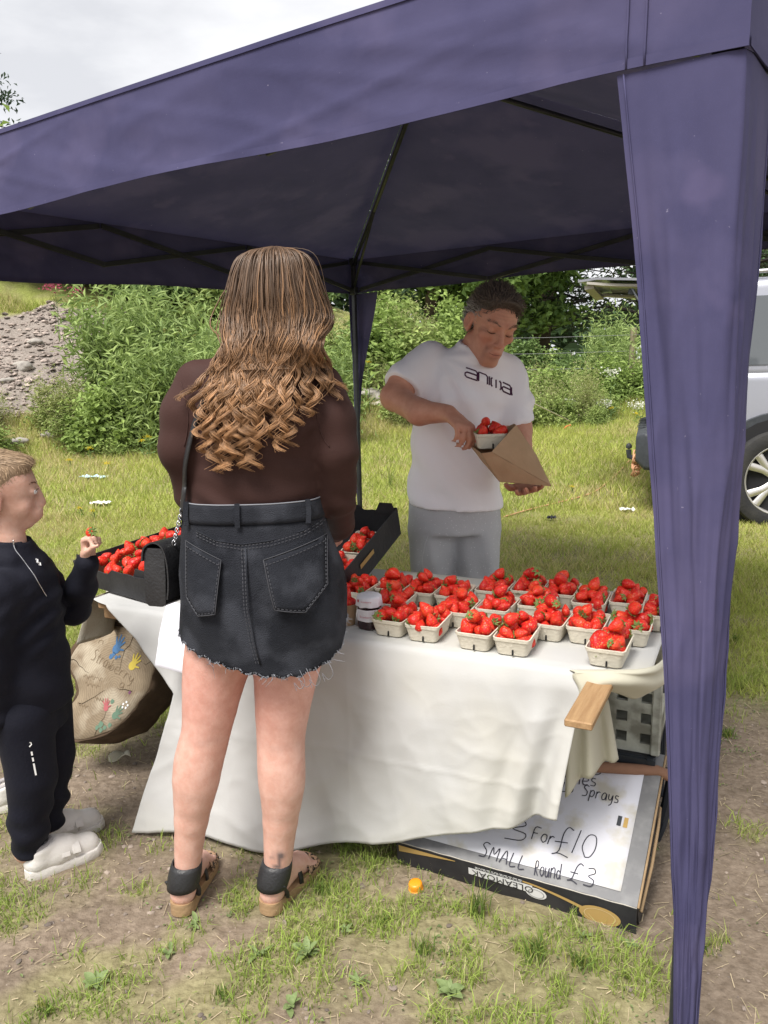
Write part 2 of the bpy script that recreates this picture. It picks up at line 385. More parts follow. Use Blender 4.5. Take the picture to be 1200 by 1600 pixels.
# ---------------------------------------------------------------- grass, straw, gravel: uncountable ground cover
m_grass = M('grass_blade', (1, 1, 1), .75, attr=True, transl=.35, spec=.15)
m_dry = M('dry_stalk', (1, 1, 1), .85, attr=True, spec=.1)
m_leaf = M('leaf', (1, 1, 1), .6, attr=True, transl=.3, spec=.25)
m_stone = M('stone', (.30, .27, .25), .9, (.17, .155, .15), sc=9, bump=.5, bsc=30, attr=True)
def blades(x, y, h, wd, lean, cols, three=True):
    n = len(x); z = gz(x, y)-.004; a = RNG.uniform(0, 2*np.pi, n); b = RNG.uniform(0, 2*np.pi, n)
    ex = np.stack([np.cos(a), np.sin(a), np.zeros(n)], 1)*wd[:, None]/2; ln = np.stack([np.cos(b), np.sin(b), np.zeros(n)], 1)*(lean*h)[:, None]
    P = np.stack([x, y, z], 1); up = np.zeros((n, 3)); up[:, 2] = h
    if three:
        V = np.stack([P-ex, P+ex, P-ex*.7+up*.55+ln*.3, P+ex*.7+up*.55+ln*.3, P+up*np.clip(1-lean*.35, .3, 1)[:, None]+ln], 1).reshape(-1, 3)
        k = np.arange(n)[:, None]*5; F = np.concatenate([k+np.array([[0,1,3]]), k+np.array([[0,3,2]]), k+np.array([[2,3,4]])]); c = np.repeat(cols, 5, 0); c[4::5] *= 1.15
    else:
        V = np.stack([P-ex, P+ex, P+up+ln], 1).reshape(-1, 3); F = np.arange(n*3).reshape(-1, 3); c = np.repeat(cols, 3, 0)
    return V, F, c
def grass_cols(n, x, y):
    t = vn(x, y, 1.1, 41)[:, None]; r = RNG.random((n, 1)); lush = np.array([.26, .355, .075]); yel = np.array([.50, .52, .14]); tan = np.array([.55, .48, .24])
    c = lush*(1-t)+yel*t; k = (r < .14+.50*sst(.48, .72, vn(x, y, .7, 43)[:, None])).astype(float); c = c*(1-k)+tan*k
    return c*RNG.uniform(.7, 1.25, (n, 1))
def scatter(n, x0, x1, y0, y1, fr=.60):
    y = y0+(y1-y0)*RNG.random(n); x = x0+(x1-x0)*RNG.random(n); k = np.abs(x-.05) < fr*y+.5; return x[k], y[k]
def merge(parts):
    V = []; F = []; C = []; k = 0
    for v, f, c in parts: V.append(v); F.append(f+k); C.append(c); k += len(v)
    return np.concatenate(V), np.concatenate(F), np.concatenate(C)
parts = []
x, y = scatter(330000, -1.9, 2.4, .85, 3.4); d = grass_density(x, y); pt = vn(x, y, 14, 51, 2)
k = RNG.random(len(x)) < d**1.1*.95*sst(.35, .65, pt)+.006; x, y = x[k], y[k]; n = len(x)
cl = grass_cols(n, x, y)*np.array([.85, .95, .9]); parts.append(blades(x, y, RNG.uniform(.012, .06, n)*(.5+1.0*vn(x, y, 4, 52)), RNG.uniform(.0018, .004, n), RNG.uniform(.2, 1.1, n), cl))
x, y = scatter(420000, -4.6, 5, 3.1, 6.6); d = grass_density(x, y); k = RNG.random(len(x)) < d*.55+.02; x, y = x[k], y[k]; n = len(x)
parts.append(blades(x, y, RNG.uniform(.02, .065, n)*(.5+1.0*vn(x, y, 1.5, 53)), RNG.uniform(.004, .008, n), RNG.uniform(.2, 1.2, n), grass_cols(n, x, y), False))
x, y = scatter(420000, -8.5, 9.5, 6.4, 13.5); k = (RNG.random(len(x)) < .55*(.35+.65*grass_density(x, y)))*(gravel_mask(x, y) < .4); k = k.astype(bool); x, y = x[k], y[k]; n = len(x)
tall = 1+2.2*sst(.8, -.4, (9.2+np.maximum(0, x+6)*.33)-y)*vn(x, y, .9, 54)
parts.append(blades(x, y, RNG.uniform(.04, .10, n)*tall, RNG.uniform(.008, .014, n), RNG.uniform(.2, 1.0, n), grass_cols(n, x, y), False))
tag(obj('grass', mesh_np('grass', *merge(parts)[:2], m_grass, False, merge(parts)[2])), 'short yellowish green grass growing in patches over the field', None, None, 'stuff')
# straw lying on the trodden earth
x, y = scatter(10000, -1.9, 2.4, .85, 4.2); n = len(x); a = RNG.uniform(0, np.pi, n); ln = .006+.045*RNG.random(n)**3; wd = RNG.uniform(.0005, .0013, n); z = gz(x, y)+.003
dv = np.stack([np.cos(a), np.sin(a), RNG.uniform(-.12, .22, n)], 1)*ln[:, None]; sd = np.stack([-np.sin(a), np.cos(a), np.zeros(n)], 1)*wd[:, None]; P = np.stack([x, y, z], 1)
V = np.stack([P-sd, P+sd, P+dv+sd, P+dv-sd], 1).reshape(-1, 3)
tag(obj('straw', mesh_np('straw', V, np.arange(len(V)).reshape(-1, 4), m_dry, False, np.repeat(np.array([.44, .36, .24])*RNG.uniform(.6, 1.15, (n, 1)), 4, 0))), 'dry pale straw and grass clippings scattered on the trodden earth', None, None, 'stuff')
# tiny leaves of clover and knotweed in the trodden patches
x, y = scatter(60000, -1.9, 2.4, .85, 3.3); k = RNG.random(len(x)) < .75*sst(.50, .66, vn(x, y, 2.1, 71)*.55+vn(x, y, 7, 72)*.45); x, y = x[k], y[k]; n = len(x)
V, F, C = leaf_cloud(np.stack([x, y, gz(x, y)+RNG.uniform(.001, .012, n)], 1), np.array([0, 0, 1.])+RNG.normal(size=(n, 3))*.35, RNG.uniform(.005, .013, n), .6, np.array([.17, .225, .085])*RNG.uniform(.6, 1.3, (n, 1)), .1) if False else (None, None, None)
LITTLE = (x, y, n)
# small stones
def pebble_mesh(name, x, y, r, cols):
    base = np.array([(0,0,1),(.9,0,.3),(.28,.86,.35),(-.73,.53,.3),(-.73,-.53,.35),(.28,-.86,.3),(.7,.5,-.4),(-.28,.86,-.4),(-.9,0,-.4),(-.28,-.86,-.4),(.7,-.5,-.4),(0,0,-.8)])
    tri = np.array([(0,1,2),(0,2,3),(0,3,4),(0,4,5),(0,5,1),(1,6,2),(2,7,3),(3,8,4),(4,9,5),(5,10,1),(6,7,2),(7,8,3),(8,9,4),(9,10,5),(10,6,1)])
    n = len(x); V = base[None]*r[:, None, None]*RNG.uniform(.7, 1.3, (n, 12, 1))*np.stack([RNG.uniform(.8, 1.3, n), RNG.uniform(.7, 1.2, n), RNG.uniform(.35, .7, n)], 1)[:, None, :]
    a = RNG.uniform(0, 6.28, n); ca, sa = np.cos(a)[:, None], np.sin(a)[:, None]; V = np.stack([V[..., 0]*ca-V[..., 1]*sa, V[..., 0]*sa+V[..., 1]*ca, V[..., 2]], -1)
    V += np.stack([x, y, gz(x, y)+r*.15], 1)[:, None, :]; F = (np.arange(n)[:, None, None]*12+tri[None]).reshape(-1, 3)
    return mesh_np(name, V.reshape(-1, 3), F, m_stone, False, np.repeat(cols, 12, 0))
x, y = scatter(5200, -1.9, 2.4, .85, 3.8); k = RNG.random(len(x)) < .25+.75*(1-grass_density(x, y)); x, y = x[k], y[k]; n = len(x)
x2 = RNG.uniform(-9, -3.8, 15000); y2 = RNG.uniform(9, 14.5, 15000); k = RNG.random(15000) < gravel_mask(x2, y2); x2, y2 = x2[k], y2[k]; n2 = len(x2)
tag(obj('gravel', pebble_mesh('gravel', np.concatenate([x, x2]), np.concatenate([y, y2]), np.concatenate([.002+.009*RNG.random(n)**3.5, .008+.05*RNG.random(n2)**3]), np.concatenate([np.array([1.0, .9, .8])*RNG.uniform(.6, 1.35, (n, 1)), np.array([1.25, 1.15, 1.08])*RNG.uniform(.6, 1.4, (n2, 1))]))), 'loose grey stones on the spoil slope and in the trodden earth', None, None, 'stuff')
# ---------------------------------------------------------------- plants
def leaf_cloud(P, Nn, size, asp, cols, fold=.25):
    """one small folded leaf per point"""
    n = len(P); Nn = Nn/np.linalg.norm(Nn, axis=1, keepdims=True); r = RNG.normal(size=(n, 3)); d = np.cross(Nn, r); d /= np.linalg.norm(d, axis=1, keepdims=True)+1e-9
    sd = np.cross(Nn, d); L_ = size[:, None]; Wd = (size*asp)[:, None]
    V = np.stack([P-d*L_*.5, P+sd*Wd*.5+Nn*Wd*fold, P+d*L_*.5-Nn*L_*.15, P-sd*Wd*.5+Nn*Wd*fold], 1).reshape(-1, 3)
    k = np.arange(n)[:, None]*4; F = np.concatenate([k+np.array([[0,1,2]]), k+np.array([[0,2,3]])]); return V, F, np.repeat(cols, 4, 0)
x, y, n = LITTLE; V, F, C = leaf_cloud(np.stack([x, y, gz(x, y)+RNG.uniform(.001, .012, n)], 1), np.array([0, 0, 1.])+RNG.normal(size=(n, 3))*.35, RNG.uniform(.005, .013, n), .6, np.array([.19, .245, .095])*RNG.uniform(.6, 1.3, (n, 1)), .1)
tag(obj('ground_cover', mesh_np('ground_cover', V, F, m_leaf, False, C)), 'tiny leaves of low ground cover in the trodden earth', None, None, 'stuff')
def bush_mesh(name, n, leaf, asp, c1, c2, seed, upright=False, flower=None, nclump=34):
    rng = np.random.default_rng(seed); ce = rng.normal(size=(nclump, 3)); ce /= np.linalg.norm(ce, axis=1, keepdims=True); ce *= rng.uniform(.35, 1.0, (nclump, 1)); ce[:, 2] = np.abs(ce[:, 2])
    if upright: ce[:, 2] = rng.uniform(0, 1, nclump)
    which = rng.integers(0, nclump, n); sp = rng.uniform(.10, .26, nclump)[which][:, None]
    P = ce[which]+rng.normal(size=(n, 3))*sp*(np.array([.8, .8, 1.5]) if upright else np.array([1, 1, .8])); P[:, :2] *= .5; P[:, 2] = np.abs(P[:, 2])
    Nn = P*np.array([1, 1, .6])+np.array([0, 0, .35])+rng.normal(size=(n, 3))*.55
    if upright: Nn = np.stack([rng.normal(size=n), rng.normal(size=n), rng.normal(size=n)*.3+.5], 1)
    t = (rng.random(nclump)[which][:, None]*.65+rng.random((n, 1))*.35); c = np.array(c1)*(1-t)+np.array(c2)*t
    sz = leaf*rng.uniform(.6, 1.35, n)
    if flower is not None:
        k = rng.random(n) < flower[0]; c[k] = np.array(flower[1])*rng.uniform(.8, 1.1, (k.sum(), 1)); sz[k] *= .6
    V, F, C = leaf_cloud(P, Nn, sz, asp, c)
    st = G()                                                       # woody stems inside
    for i in range(9):
        e = ce[rng.integers(0, nclump)]*np.array([.5, .5, .9]); st.tube([(e[0]*.15, e[1]*.15, -.05), (e[0]*.6, e[1]*.6, e[2]*.5), tuple(e)], [.016, .01, .004], 4, False)
    sv = np.array(st.v); sf = np.array([f for f in st.f]); tri = np.concatenate([sf[:, :3], sf[:, [0, 2, 3]]])
    V = np.concatenate([V, sv]); F = np.concatenate([F, tri+len(C)]); C = np.concatenate([C, np.tile([[.10, .08, .04]], (len(sv), 1))])
    return mesh_np(name, V, F, m_leaf, False, C)
BUSH = [bush_mesh('broad_bush', 3600, .085, .55, (.13, .20, .055), (.40, .52, .15), 1),
        bush_mesh('willow_bush', 4200, .11, .2, (.16, .24, .08), (.44, .55, .20), 2, True),
        bush_mesh('pale_bush', 3400, .075, .5, (.18, .26, .07), (.46, .54, .19), 3),
        bush_mesh('dark_bush', 3400, .09, .5, (.09, .15, .05), (.27, .38, .13), 4),
        bush_mesh('seeding_weed', 3000, .07, .25, (.22, .28, .08), (.46, .48, .21), 5, True, (.22, (.70, .64, .42)))]
def plant(i, name, x, y, h, wd, label, cat, group):
    o = bpy.data.objects.new(name, BUSH[i]); COL.objects.link(o); o.location = (x, y, float(gz(x, y))-.04); o.rotation_euler = (0, 0, random.uniform(0, 6.28)); o.scale = (wd, wd, h)
    return tag(o, label, cat, group)
def near(px, py, yy): return U(px, py, y=yy)[:2]
def field_of(n, x0, x1, y0, y1, kinds, h0, h1, name, label, cat, group, asp=(1.0, 1.6)):
    for i in range(n):
        x = random.uniform(x0, x1); y = random.uniform(y0, y1); h = random.uniform(h0, h1); kd = random.choice(kinds)
        lab = ['broad-leaved', 'narrow-leaved', 'pale yellowish', 'dark', 'cream seeding'][kd]+' '+('tall ' if h > (h0+h1)/2 else 'low ')+cat+' at the '+('front ' if y < (y0+y1)/2 else 'back ')+['far left', 'left middle', 'right middle', 'far right'][min(3, int(4*(x-x0)/(x1-x0)))]+' of '+label
        plant(kd, name, x, y, h, h*random.uniform(*asp), lab, cat, group)
field_of(22, -3.7, -.7, 9.9, 12.6, [1, 1, 1, 0], .7, 1.3, 'willow_bush', 'the willow bank', 'bush', 'willow bushes on the bank left of the gazebo corner', (.9, 1.3))
field_of(20, -9.5, -1.5, 14.2, 16.5, [0, 3, 0, 2], 1.0, 1.9, 'hedge_bush', 'the bank top', 'bush', 'hedge bushes along the top of the bank', (1.0, 1.5))
field_of(12, -5.6, -2.6, 9.6, 11.2, [2, 4], .3, .6, 'low_weed', 'the gravel slope foot', 'weed', 'low weeds at the foot of the gravel slope', (1.1, 1.8))
field_of(12, -.8, 1.6, 13.2, 16, [2, 0, 4], .7, 1.25, 'bright_bush', 'the bank behind the gazebo corner', 'bush', 'bright bushes behind the gazebo corner', (1.0, 1.5))
field_of(26, -.6, 3.4, 11.4, 13.6, [4, 4, 2], .35, .75, 'seeding_grass', 'the weeds behind the man', 'grass clump', 'pale seeding clumps in front of the bushes', (.9, 1.4))
field_of(18, 1.6, 6.2, 13.4, 16, [0, 3, 1], .5, 1.0, 'hedge_shrub', 'the hedge right of the man', 'bush', 'hedge shrubs right of the man', (1.0, 1.5))
field_of(14, 2.0, 7.5, 12.4, 13.6, [0, 2], .45, .8, 'bramble_bush', 'the hedge foot by the vehicle', 'bush', 'low brambles at the foot of the hedge', (1.2, 1.9))
field_of(8, 6.5, 14, 13.5, 17, [3, 0], 1.2, 2.2, 'roadside_bush', 'the bushes behind the vehicle', 'bush', 'bushes behind the silver vehicle', (1.0, 1.5))
# flowers standing out singly
def flower_stem(name, px, py, yy, col, head, h, label, cat, group=None, kind='flat'):
    q = U(px, py, y=yy); z0 = float(gz(q[0], yy)); t = thing(name, label, cat, (q[0], yy, z0), group=group)
    h = max(.08, q[2]-z0); g = G().tube([(0, 0, -.02), (.01, .01, h*.5), (0, 0, h)], [.006, .005, .004], 5)
    for k in range(4): g.tube([(0, 0, h*(.2+.15*k)), (min(.09, h*.3)*math.cos(k*2.2), min(.09, h*.3)*math.sin(k*2.2), h*(.3+.15*k))], [.003, min(.012, h*.04)], 4)
    obj('stem', g, M_GREENSTEM, t, local=True)
    n = 60; P = RNG.normal(size=(n, 3))*np.array([head, head, head*.45]); P[:, 2] += h; V, F, C = leaf_cloud(P, RNG.normal(size=(n, 3))*.6+np.array([0, 0, 1]), np.full(n, head*.55), .8, np.array(col)*RNG.uniform(.75, 1.15, (n, 1)))
    o = obj('flower_head', mesh_np('flower_head', V, F, m_leaf, False, C), None, t, local=True); o['kind'] = 'stuff'; return t
M_GREENSTEM = M('green_stem', (.10, .16, .05), .7)
for i, (px, py, yy, s) in enumerate([(85, 447, 12.6, .09), (118, 455, 12.6, .06)]):
    flower_stem('valerian', px, py, yy, (.45, .10, .16), s, 0, ['pink valerian flower head at the top of the gravel slope', 'smaller pink valerian flower right of the bigger one on the slope'][i], 'flower')
for px, py in [(860, 633), (893, 628), (943, 630), (997, 632), (955, 580)]:
    flower_stem('hogweed', px, py, 11.9, (.75, .76, .68), .07, 0, 'flat white hogweed flower standing in the weeds before the hedge', 'flower', 'white hogweed flowers before the hedge')
for px, py, yy in [(139, 700, 9.4), (108, 720, 9.1), (168, 730, 8.8), (231, 682, 9.5), (222, 688, 9.5), (125, 800, 6.6), (145, 805, 6.5), (893, 779, 7.0), (955, 637, 11.8), (994, 646, 11.4), (575, 565, 12.0)]:
    q = U(px, py, y=yy); flower_stem('buttercup', px, py, yy, (.80, .62, .03), (.012 if yy < 8 else .02), 0, 'small bright yellow wild flower growing in the field', 'flower', 'yellow wild flowers in the grass')
# broad-leaved weeds near the viewer
m_weed = M('weed_leaf', (.15, .21, .075), .6, (.23, .30, .12), sc=30, transl=.2, spec=.35)
def leaf_shape(ln, wd):
    g = G(); n = 6; L_ = []; Mi = []; R_ = []
    for i in range(n+1):
        t = i/n; ww = wd*math.sin(math.pi*min(1, t*.93+.07))**.7*.5*(1+.22*math.sin(t*19)); zz = ln*(.35*t-.42*t*t); L_.append((ln*t, ww, zz+ww*.35)); Mi.append((ln*t, 0, zz)); R_.append((ln*t, -ww, zz+ww*.35))
    g.rings([L_, Mi, R_], False); me = bpy.data.meshes.new('leaf'); me.from_pydata(g.v, [], g.f); me.polygons.foreach_set('use_smooth', [True]*len(me.polygons)); me.materials.append(m_weed); return me
LEAF = [leaf_shape(.065, .026), leaf_shape(.045, .024), leaf_shape(.055, .013)]
weeds = [(302, 1446, 0, .8, 9, 'broad-leaved green weed right behind the left sandal'), (262, 1488, 1, .7, 7, 'small green weed below the left sandal'), (480, 1490, 0, 1.0, 12, 'leafy green weed in front of the right sandal'), (150, 1535, 1, 1.1, 10, 'green weed patch left of the lower middle foreground'), (405, 1490, 2, 1.1, 11, 'narrow-leaved weed left of the leafy one below the right sandal'),
         (705, 1555, 1, 1.2, 13, 'grey green weed in the centre foreground below the price box'), (560, 1540, 2, .9, 9, 'spiky weed left of the grey green one in the foreground'), (455, 1575, 1, .9, 8, 'weed at the bottom edge below the right sandal'), (985, 1480, 1, .7, 8, 'small weed at the front right corner of the price box'), (1015, 1330, 0, .7, 8, 'weed beside the right edge of the price box'), (912, 1470, 2, .7, 9, 'tuft of weed under the front edge of the price box'), (270, 1390, 1, .5, 6, 'tiny weed beside the left sandal strap'), (540, 1455, 0, .6, 7, 'flat weed halfway between sandal and orange cap')]
for px, py, li, s, n, lab in weeds:
    q = U(px, py, z=0); t = thing('weed', lab, 'weed', (q[0], q[1], float(gz(q[0], q[1]))))
    for k in range(n):
        o = bpy.data.objects.new('leaf', LEAF[li]); COL.objects.link(o); o.parent = t; o.rotation_euler = (random.uniform(-.3, .3), random.uniform(-.75, -.05), k*2.4+random.uniform(-.3, .3)); sc_ = s*random.uniform(.35, .8); o.scale = (sc_, sc_, sc_); o.location = (random.uniform(-.008, .008), random.uniform(-.008, .008), .004)
# grass tufts that stand out singly in the foreground
def tuft(px, py, h, n, lab):
    q = U(px, py, z=0); x = q[0]+RNG.normal(size=n)*.014; y = q[1]+RNG.normal(size=n)*.012
    V, F, C = blades(x, y, RNG.uniform(.4, 1, n)*h, RNG.uniform(.002, .0042, n), RNG.uniform(.15, .8, n), np.array([.13, .20, .045])*RNG.uniform(.7, 1.5, (n, 1))); C[:n//4*5] *= np.array([2.2, 1.5, 1.8])
    V = V-np.array([q[0], q[1], float(gz(q[0], q[1]))]); o = obj('grass_tuft', mesh_np('grass_tuft', V, F, m_grass, False, C)); o.location = (q[0], q[1], float(gz(q[0], q[1]))); tag(o, lab, 'grass tuft')
for px, py, h, n, lab in [(745, 1432, .13, 60, 'tall grass tuft in front of the black side of the price box'), (840, 1500, .10, 70, 'spreading grass tuft below the middle of the price box'), (905, 1512, .07, 60, 'low grass tuft below the right end of the price box'), (600, 1440, .05, 80, 'short grass tuft below the orange cap'), (500, 1395, .05, 70, 'grass tuft at the toe of the right sandal'), (660, 1490, .06, 70, 'grass tuft in the centre foreground'), (350, 1560, .05, 60, 'grass tuft at the bottom left of centre'), (1135, 1150, .06, 80, 'grass tuft right of the front tent leg'), (1150, 1010, .07, 80, 'grass tuft beyond the front tent leg on the right'), (70, 1580, .05, 60, 'grass tuft at the bottom left corner'), (1100, 1490, .05, 50, 'small grass tuft right of the tent leg foot'), (610, 745, .42, 26, 'tall single green stalk standing in the grass behind the tilted crate')]:
    if py < 800:
        q = U(px, 800, z=.2); 
        tuft_y = q[1]
    tuft(px, py if py > 800 else 800, h, n, lab)
# rocks on the slope, rubble in the field
m_rock = M('rock', (.40, .37, .33), .9, (.26, .24, .22), sc=6, bump=.6, bsc=14)
def rock(px, py, yy, r, lab, name='rock', cat='rock', sq=.7, mat=None, asp=1.5):
    q = U(px, py, y=yy); z = float(gz(q[0], yy)); fld = Field(*[np.linspace(-1.9, 1.9, 20)]*3)
    for _ in range(5): fld.ell(RNG.uniform(-.5, .5, 3), RNG.uniform(.5, .9, 3), rotm(*RNG.uniform(0, 180, 3)), .15)
    P, F = fld.mesh(); P *= r*np.array([asp, 1, sq])/1.2; P += vnoise(P, 2/r, 3)[:, None]*r*.12; o = obj(name, mesh_np(name, P, F, mat or m_rock, False)); o.location = (q[0], yy, z+r*.2); return tag(o, lab, cat)
for px, py, yy, r, lab in [(53, 505, 12.3, .10, 'pale upright rock high on the gravel slope'), (33, 557, 11.6, .12, 'flat grey rock in the upper middle of the gravel slope'), (22, 663, 10.0, .11, 'pale yellowish rock low on the gravel slope'), (72, 642, 10.3, .10, 'grey rock at the right edge of the gravel slope'), (8, 582, 11.2, .09, 'flat pale rock at the left edge of the gravel slope')]: rock(px, py, yy, r, lab)
rock(577, 632, 12.6, .22, 'grey concrete block lying on the bank behind the gazebo corner', 'concrete_block', 'concrete block', .6)
rock(608, 637, 12.4, .24, 'pale concrete slab right of the grey block on the bank', 'concrete_slab', 'concrete slab', .4, M('pale_concrete', (.55, .5, .42), .9, (.42, .38, .33), sc=5))
rock(700, 607+45, 11.6, .10, 'small grey stone below the pale slab in the weeds', sq=.5)
# litter
m_white = M('white_plastic', (.8, .8, .8), .5); m_bl = M('blue_plastic', (.42, .58, .62), .3, spec=.5)
def crumple(name, px, py, wdt, dep, mat, lab, cat):
    q = U(px, py, z=.18); y = q[1]; 
    for _ in range(4): zz = float(gz(q[0], y)); q = U(px, py, z=zz+.02); y = q[1]
    g = G().sheet(lambda u, v: ((u-.5)*wdt, (v-.5)*dep, .02+.03*mnoise.noise(Vector((u*5, v*5, px)))), 8, 6, .003); o = obj(name, g, mat, smooth=False); o.location = (q[0], y, float(gz(q[0], y))+.01); o.rotation_euler = (0, 0, -.3); return tag(o, lab, cat)
crumple('plastic_wrapper', 158, 787, .17, .10, m_white, 'crumpled white wrapper lying in the grass left of the woman', 'litter')
crumple('plastic_bottle', 147, 746, .30, .10, m_bl, 'flattened pale blue plastic bottle in the grass below the slope', 'litter')
crumple('paper_scrap', 980, 797, .12, .06, m_white, 'white scrap on the grass left of the front tent curtain', 'litter')
crumple('dark_scrap', 862, 810, .07, .05, M('dark_plastic', (.03, .03, .035), .5), 'small dark scrap on the grass right of the man', 'litter')
# ---------------------------------------------------------------- trees
m_bark = M('bark', (.07, .055, .045), .95, (.13, .10, .08), sc=5, bump=.8, bsc=12, bst=(1, 1, .25)); m_branch = M('dark_branch', (.035, .03, .028), .9)
def tree(name, x, y, h, rad, c1, c2, label, group=None, nl=14, conifer=False, base=.25, leaf=.16, per=420, asp=.4, seed=0, flat=.5):
    rng = np.random.default_rng(seed+50); z0 = float(gz(x, y)); t = thing(name, label, 'tree', (x, y, z0-.1), group=group)
    g = G(); g.tube([(0, 0, 0), (.03*h, 0, h*.3), (.01*h, .02*h, h*.65), (0, 0, h*.97)], [h*.035, h*.026, h*.016, h*.004], 9); obj('trunk', g, m_bark, t, True, True)
    lg = G(); pts = []
    for i in range(nl):
        f = base+(1-base)*(i+.5)/nl; a = i*2.4+rng.uniform(-.5, .5); r = rad*(1-.75*(f-base)/(1-base))*rng.uniform(.75, 1.1) if conifer else rad*math.sin(math.pi*(.25+.7*(f-base)/(1-base)))*rng.uniform(.8, 1.1)
        dz = r*(rng.uniform(-.12, .12) if conifer else rng.uniform(.2, .6)); p0 = np.array([0, 0, h*f*.95]); p2 = np.array([math.cos(a)*r, math.sin(a)*r, h*f*.95+dz]); p1 = (p0+p2)/2+np.array([0, 0, r*.1])
        cv = cr_spline([p0, p1, p2], 4); lg.tube(cv, np.linspace(h*.010, h*.002, len(cv)), 5, False)
        for q in cv[2:]:
            pts.append(q)
            b = q+rng.normal(size=3)*np.array([.25, .25, .06])*r; lg.tube([q, b], [h*.003, h*.001], 4, False); pts.append(b)
    obj('limb', lg, m_branch, t, True, True)
    pts = np.array(pts); n = len(pts)*per//10; w_ = rng.integers(0, len(pts), n); P = pts[w_]+rng.normal(size=(n, 3))*np.array([1, 1, flat])*rad*.13
    tt = rng.random((len(pts), 1))[w_]*.7+rng.random((n, 1))*.3; Nn = rng.normal(size=(n, 3))*.6+np.array([0, 0, .8])
    V, F, C = leaf_cloud(P, Nn, leaf*rng.uniform(.6, 1.3, n), asp, np.array(c1)*(1-tt)+np.array(c2)*tt); obj('crown', mesh_np('crown', V, F, m_leaf, False, C), None, t, local=True); return t
DK = ((.02, .045, .022), (.07, .11, .05)); GR = ((.09, .16, .045), (.26, .38, .11))
q = U(-30, 150, y=26); tree('pine_tree', q[0]-1.9, 26, 7.6, 2.4, *DK, 'dark pine tree rising against the sky at the upper left edge', nl=18, base=.45, leaf=.22, asp=.3, seed=3, per=520)
tree('cypress_tree', 7.4, 19.5, 6.5, 5.2, (.035, .045, .026), (.10, .105, .05), 'dark spreading conifer with bare black boughs behind the raised tailgate', nl=22, conifer=True, base=.12, leaf=.2, asp=.22, seed=4, per=260)
tree('cypress_tree', 4.4, 22.5, 8, 3.4, *DK, 'dark conifer behind the hedge just right of the man', nl=22, conifer=True, base=.1, leaf=.2, asp=.25, seed=6, per=200)
tree('cypress_tree', 12.5, 19.5, 9, 4.2, *DK, 'dark conifer behind the roof of the silver vehicle', nl=24, conifer=True, base=.1, leaf=.2, asp=.25, seed=7, per=420)
for i, (x, y, h) in enumerate([(1.2, 20, 5.5), (-1.6, 21, 5.8), (3.0, 19, 4.2), (-5, 22, 2.6), (-9, 21, 2.2)]):
    tree('field_tree', x, y, h, 2.3, *GR, ['green leafy tree seen behind the man under the canopy edge', 'green tree behind the gazebo corner leg', 'small leafy tree behind the hedge right of the man', 'green tree on top of the bank behind the woman', 'green tree on the bank top above the gravel slope'][i], nl=16, base=.12, leaf=.2, asp=.55, seed=20+i, per=420)
# far wood that closes the horizon
n = 26000; x = RNG.uniform(-45, 45, n); y = 34+RNG.normal(size=n)*2.5; top = 2.6+3.2*vn(x, x*0, .22, 61); zz = RNG.random(n)**.7*top; P = np.stack([x, y, gz(x, y)+zz], 1); k = ~((np.abs(x-9.0) < 2.2) & (zz > 2.2))
V, F, C = leaf_cloud(P[k], RNG.normal(size=(k.sum(), 3))*.5+np.array([0, -.6, .5]), RNG.uniform(.35, .8, k.sum()), .6, np.array([.05, .09, .035])*RNG.uniform(.5, 1.5, (k.sum(), 1)))
tag(obj('far_wood', mesh_np('far_wood', V, F, m_leaf, False, C)), 'far line of green trees closing the field', None, None, 'stuff')
# wire fence
m_post = M('weathered_post', (.30, .26, .16), .9, (.20, .18, .11), sc=12, bump=.4, bsc=30, bst=(1, 1, .2)); m_wire = M('wire', (.35, .35, .36), .4, metal=.8)
q = U(987, 560, y=14.0); zf = float(gz(q[0], 14.0)); hp = 1.62-zf+.28
ft = thing('wire_fence', 'weathered wooden fence post with thin strands of wire at the hedge', 'fence', (q[0], 14.0, zf))
for i, dx in enumerate((0, -3.2, 3.2)):
    g = G(); g.tube([(dx, 0, -.2), (dx+.01, 0, hp*.5), (dx+.02, 0, hp)], [.062, .058, .055], 9); g.tube([(dx+.02, 0, hp), (dx+.02, 0, hp+.015)], [.05, .02], 9); obj('post', g, m_post, ft, True, True, 40)
for i in range(4): obj('wire', G().tube([(-3.2, -.05, hp*(.25+.22*i)), (-1.5, -.05, hp*(.24+.22*i)), (0, -.06, hp*(.25+.22*i)), (3.2, -.05, hp*(.25+.22*i))], .003, 4), m_wire, ft, local=True)
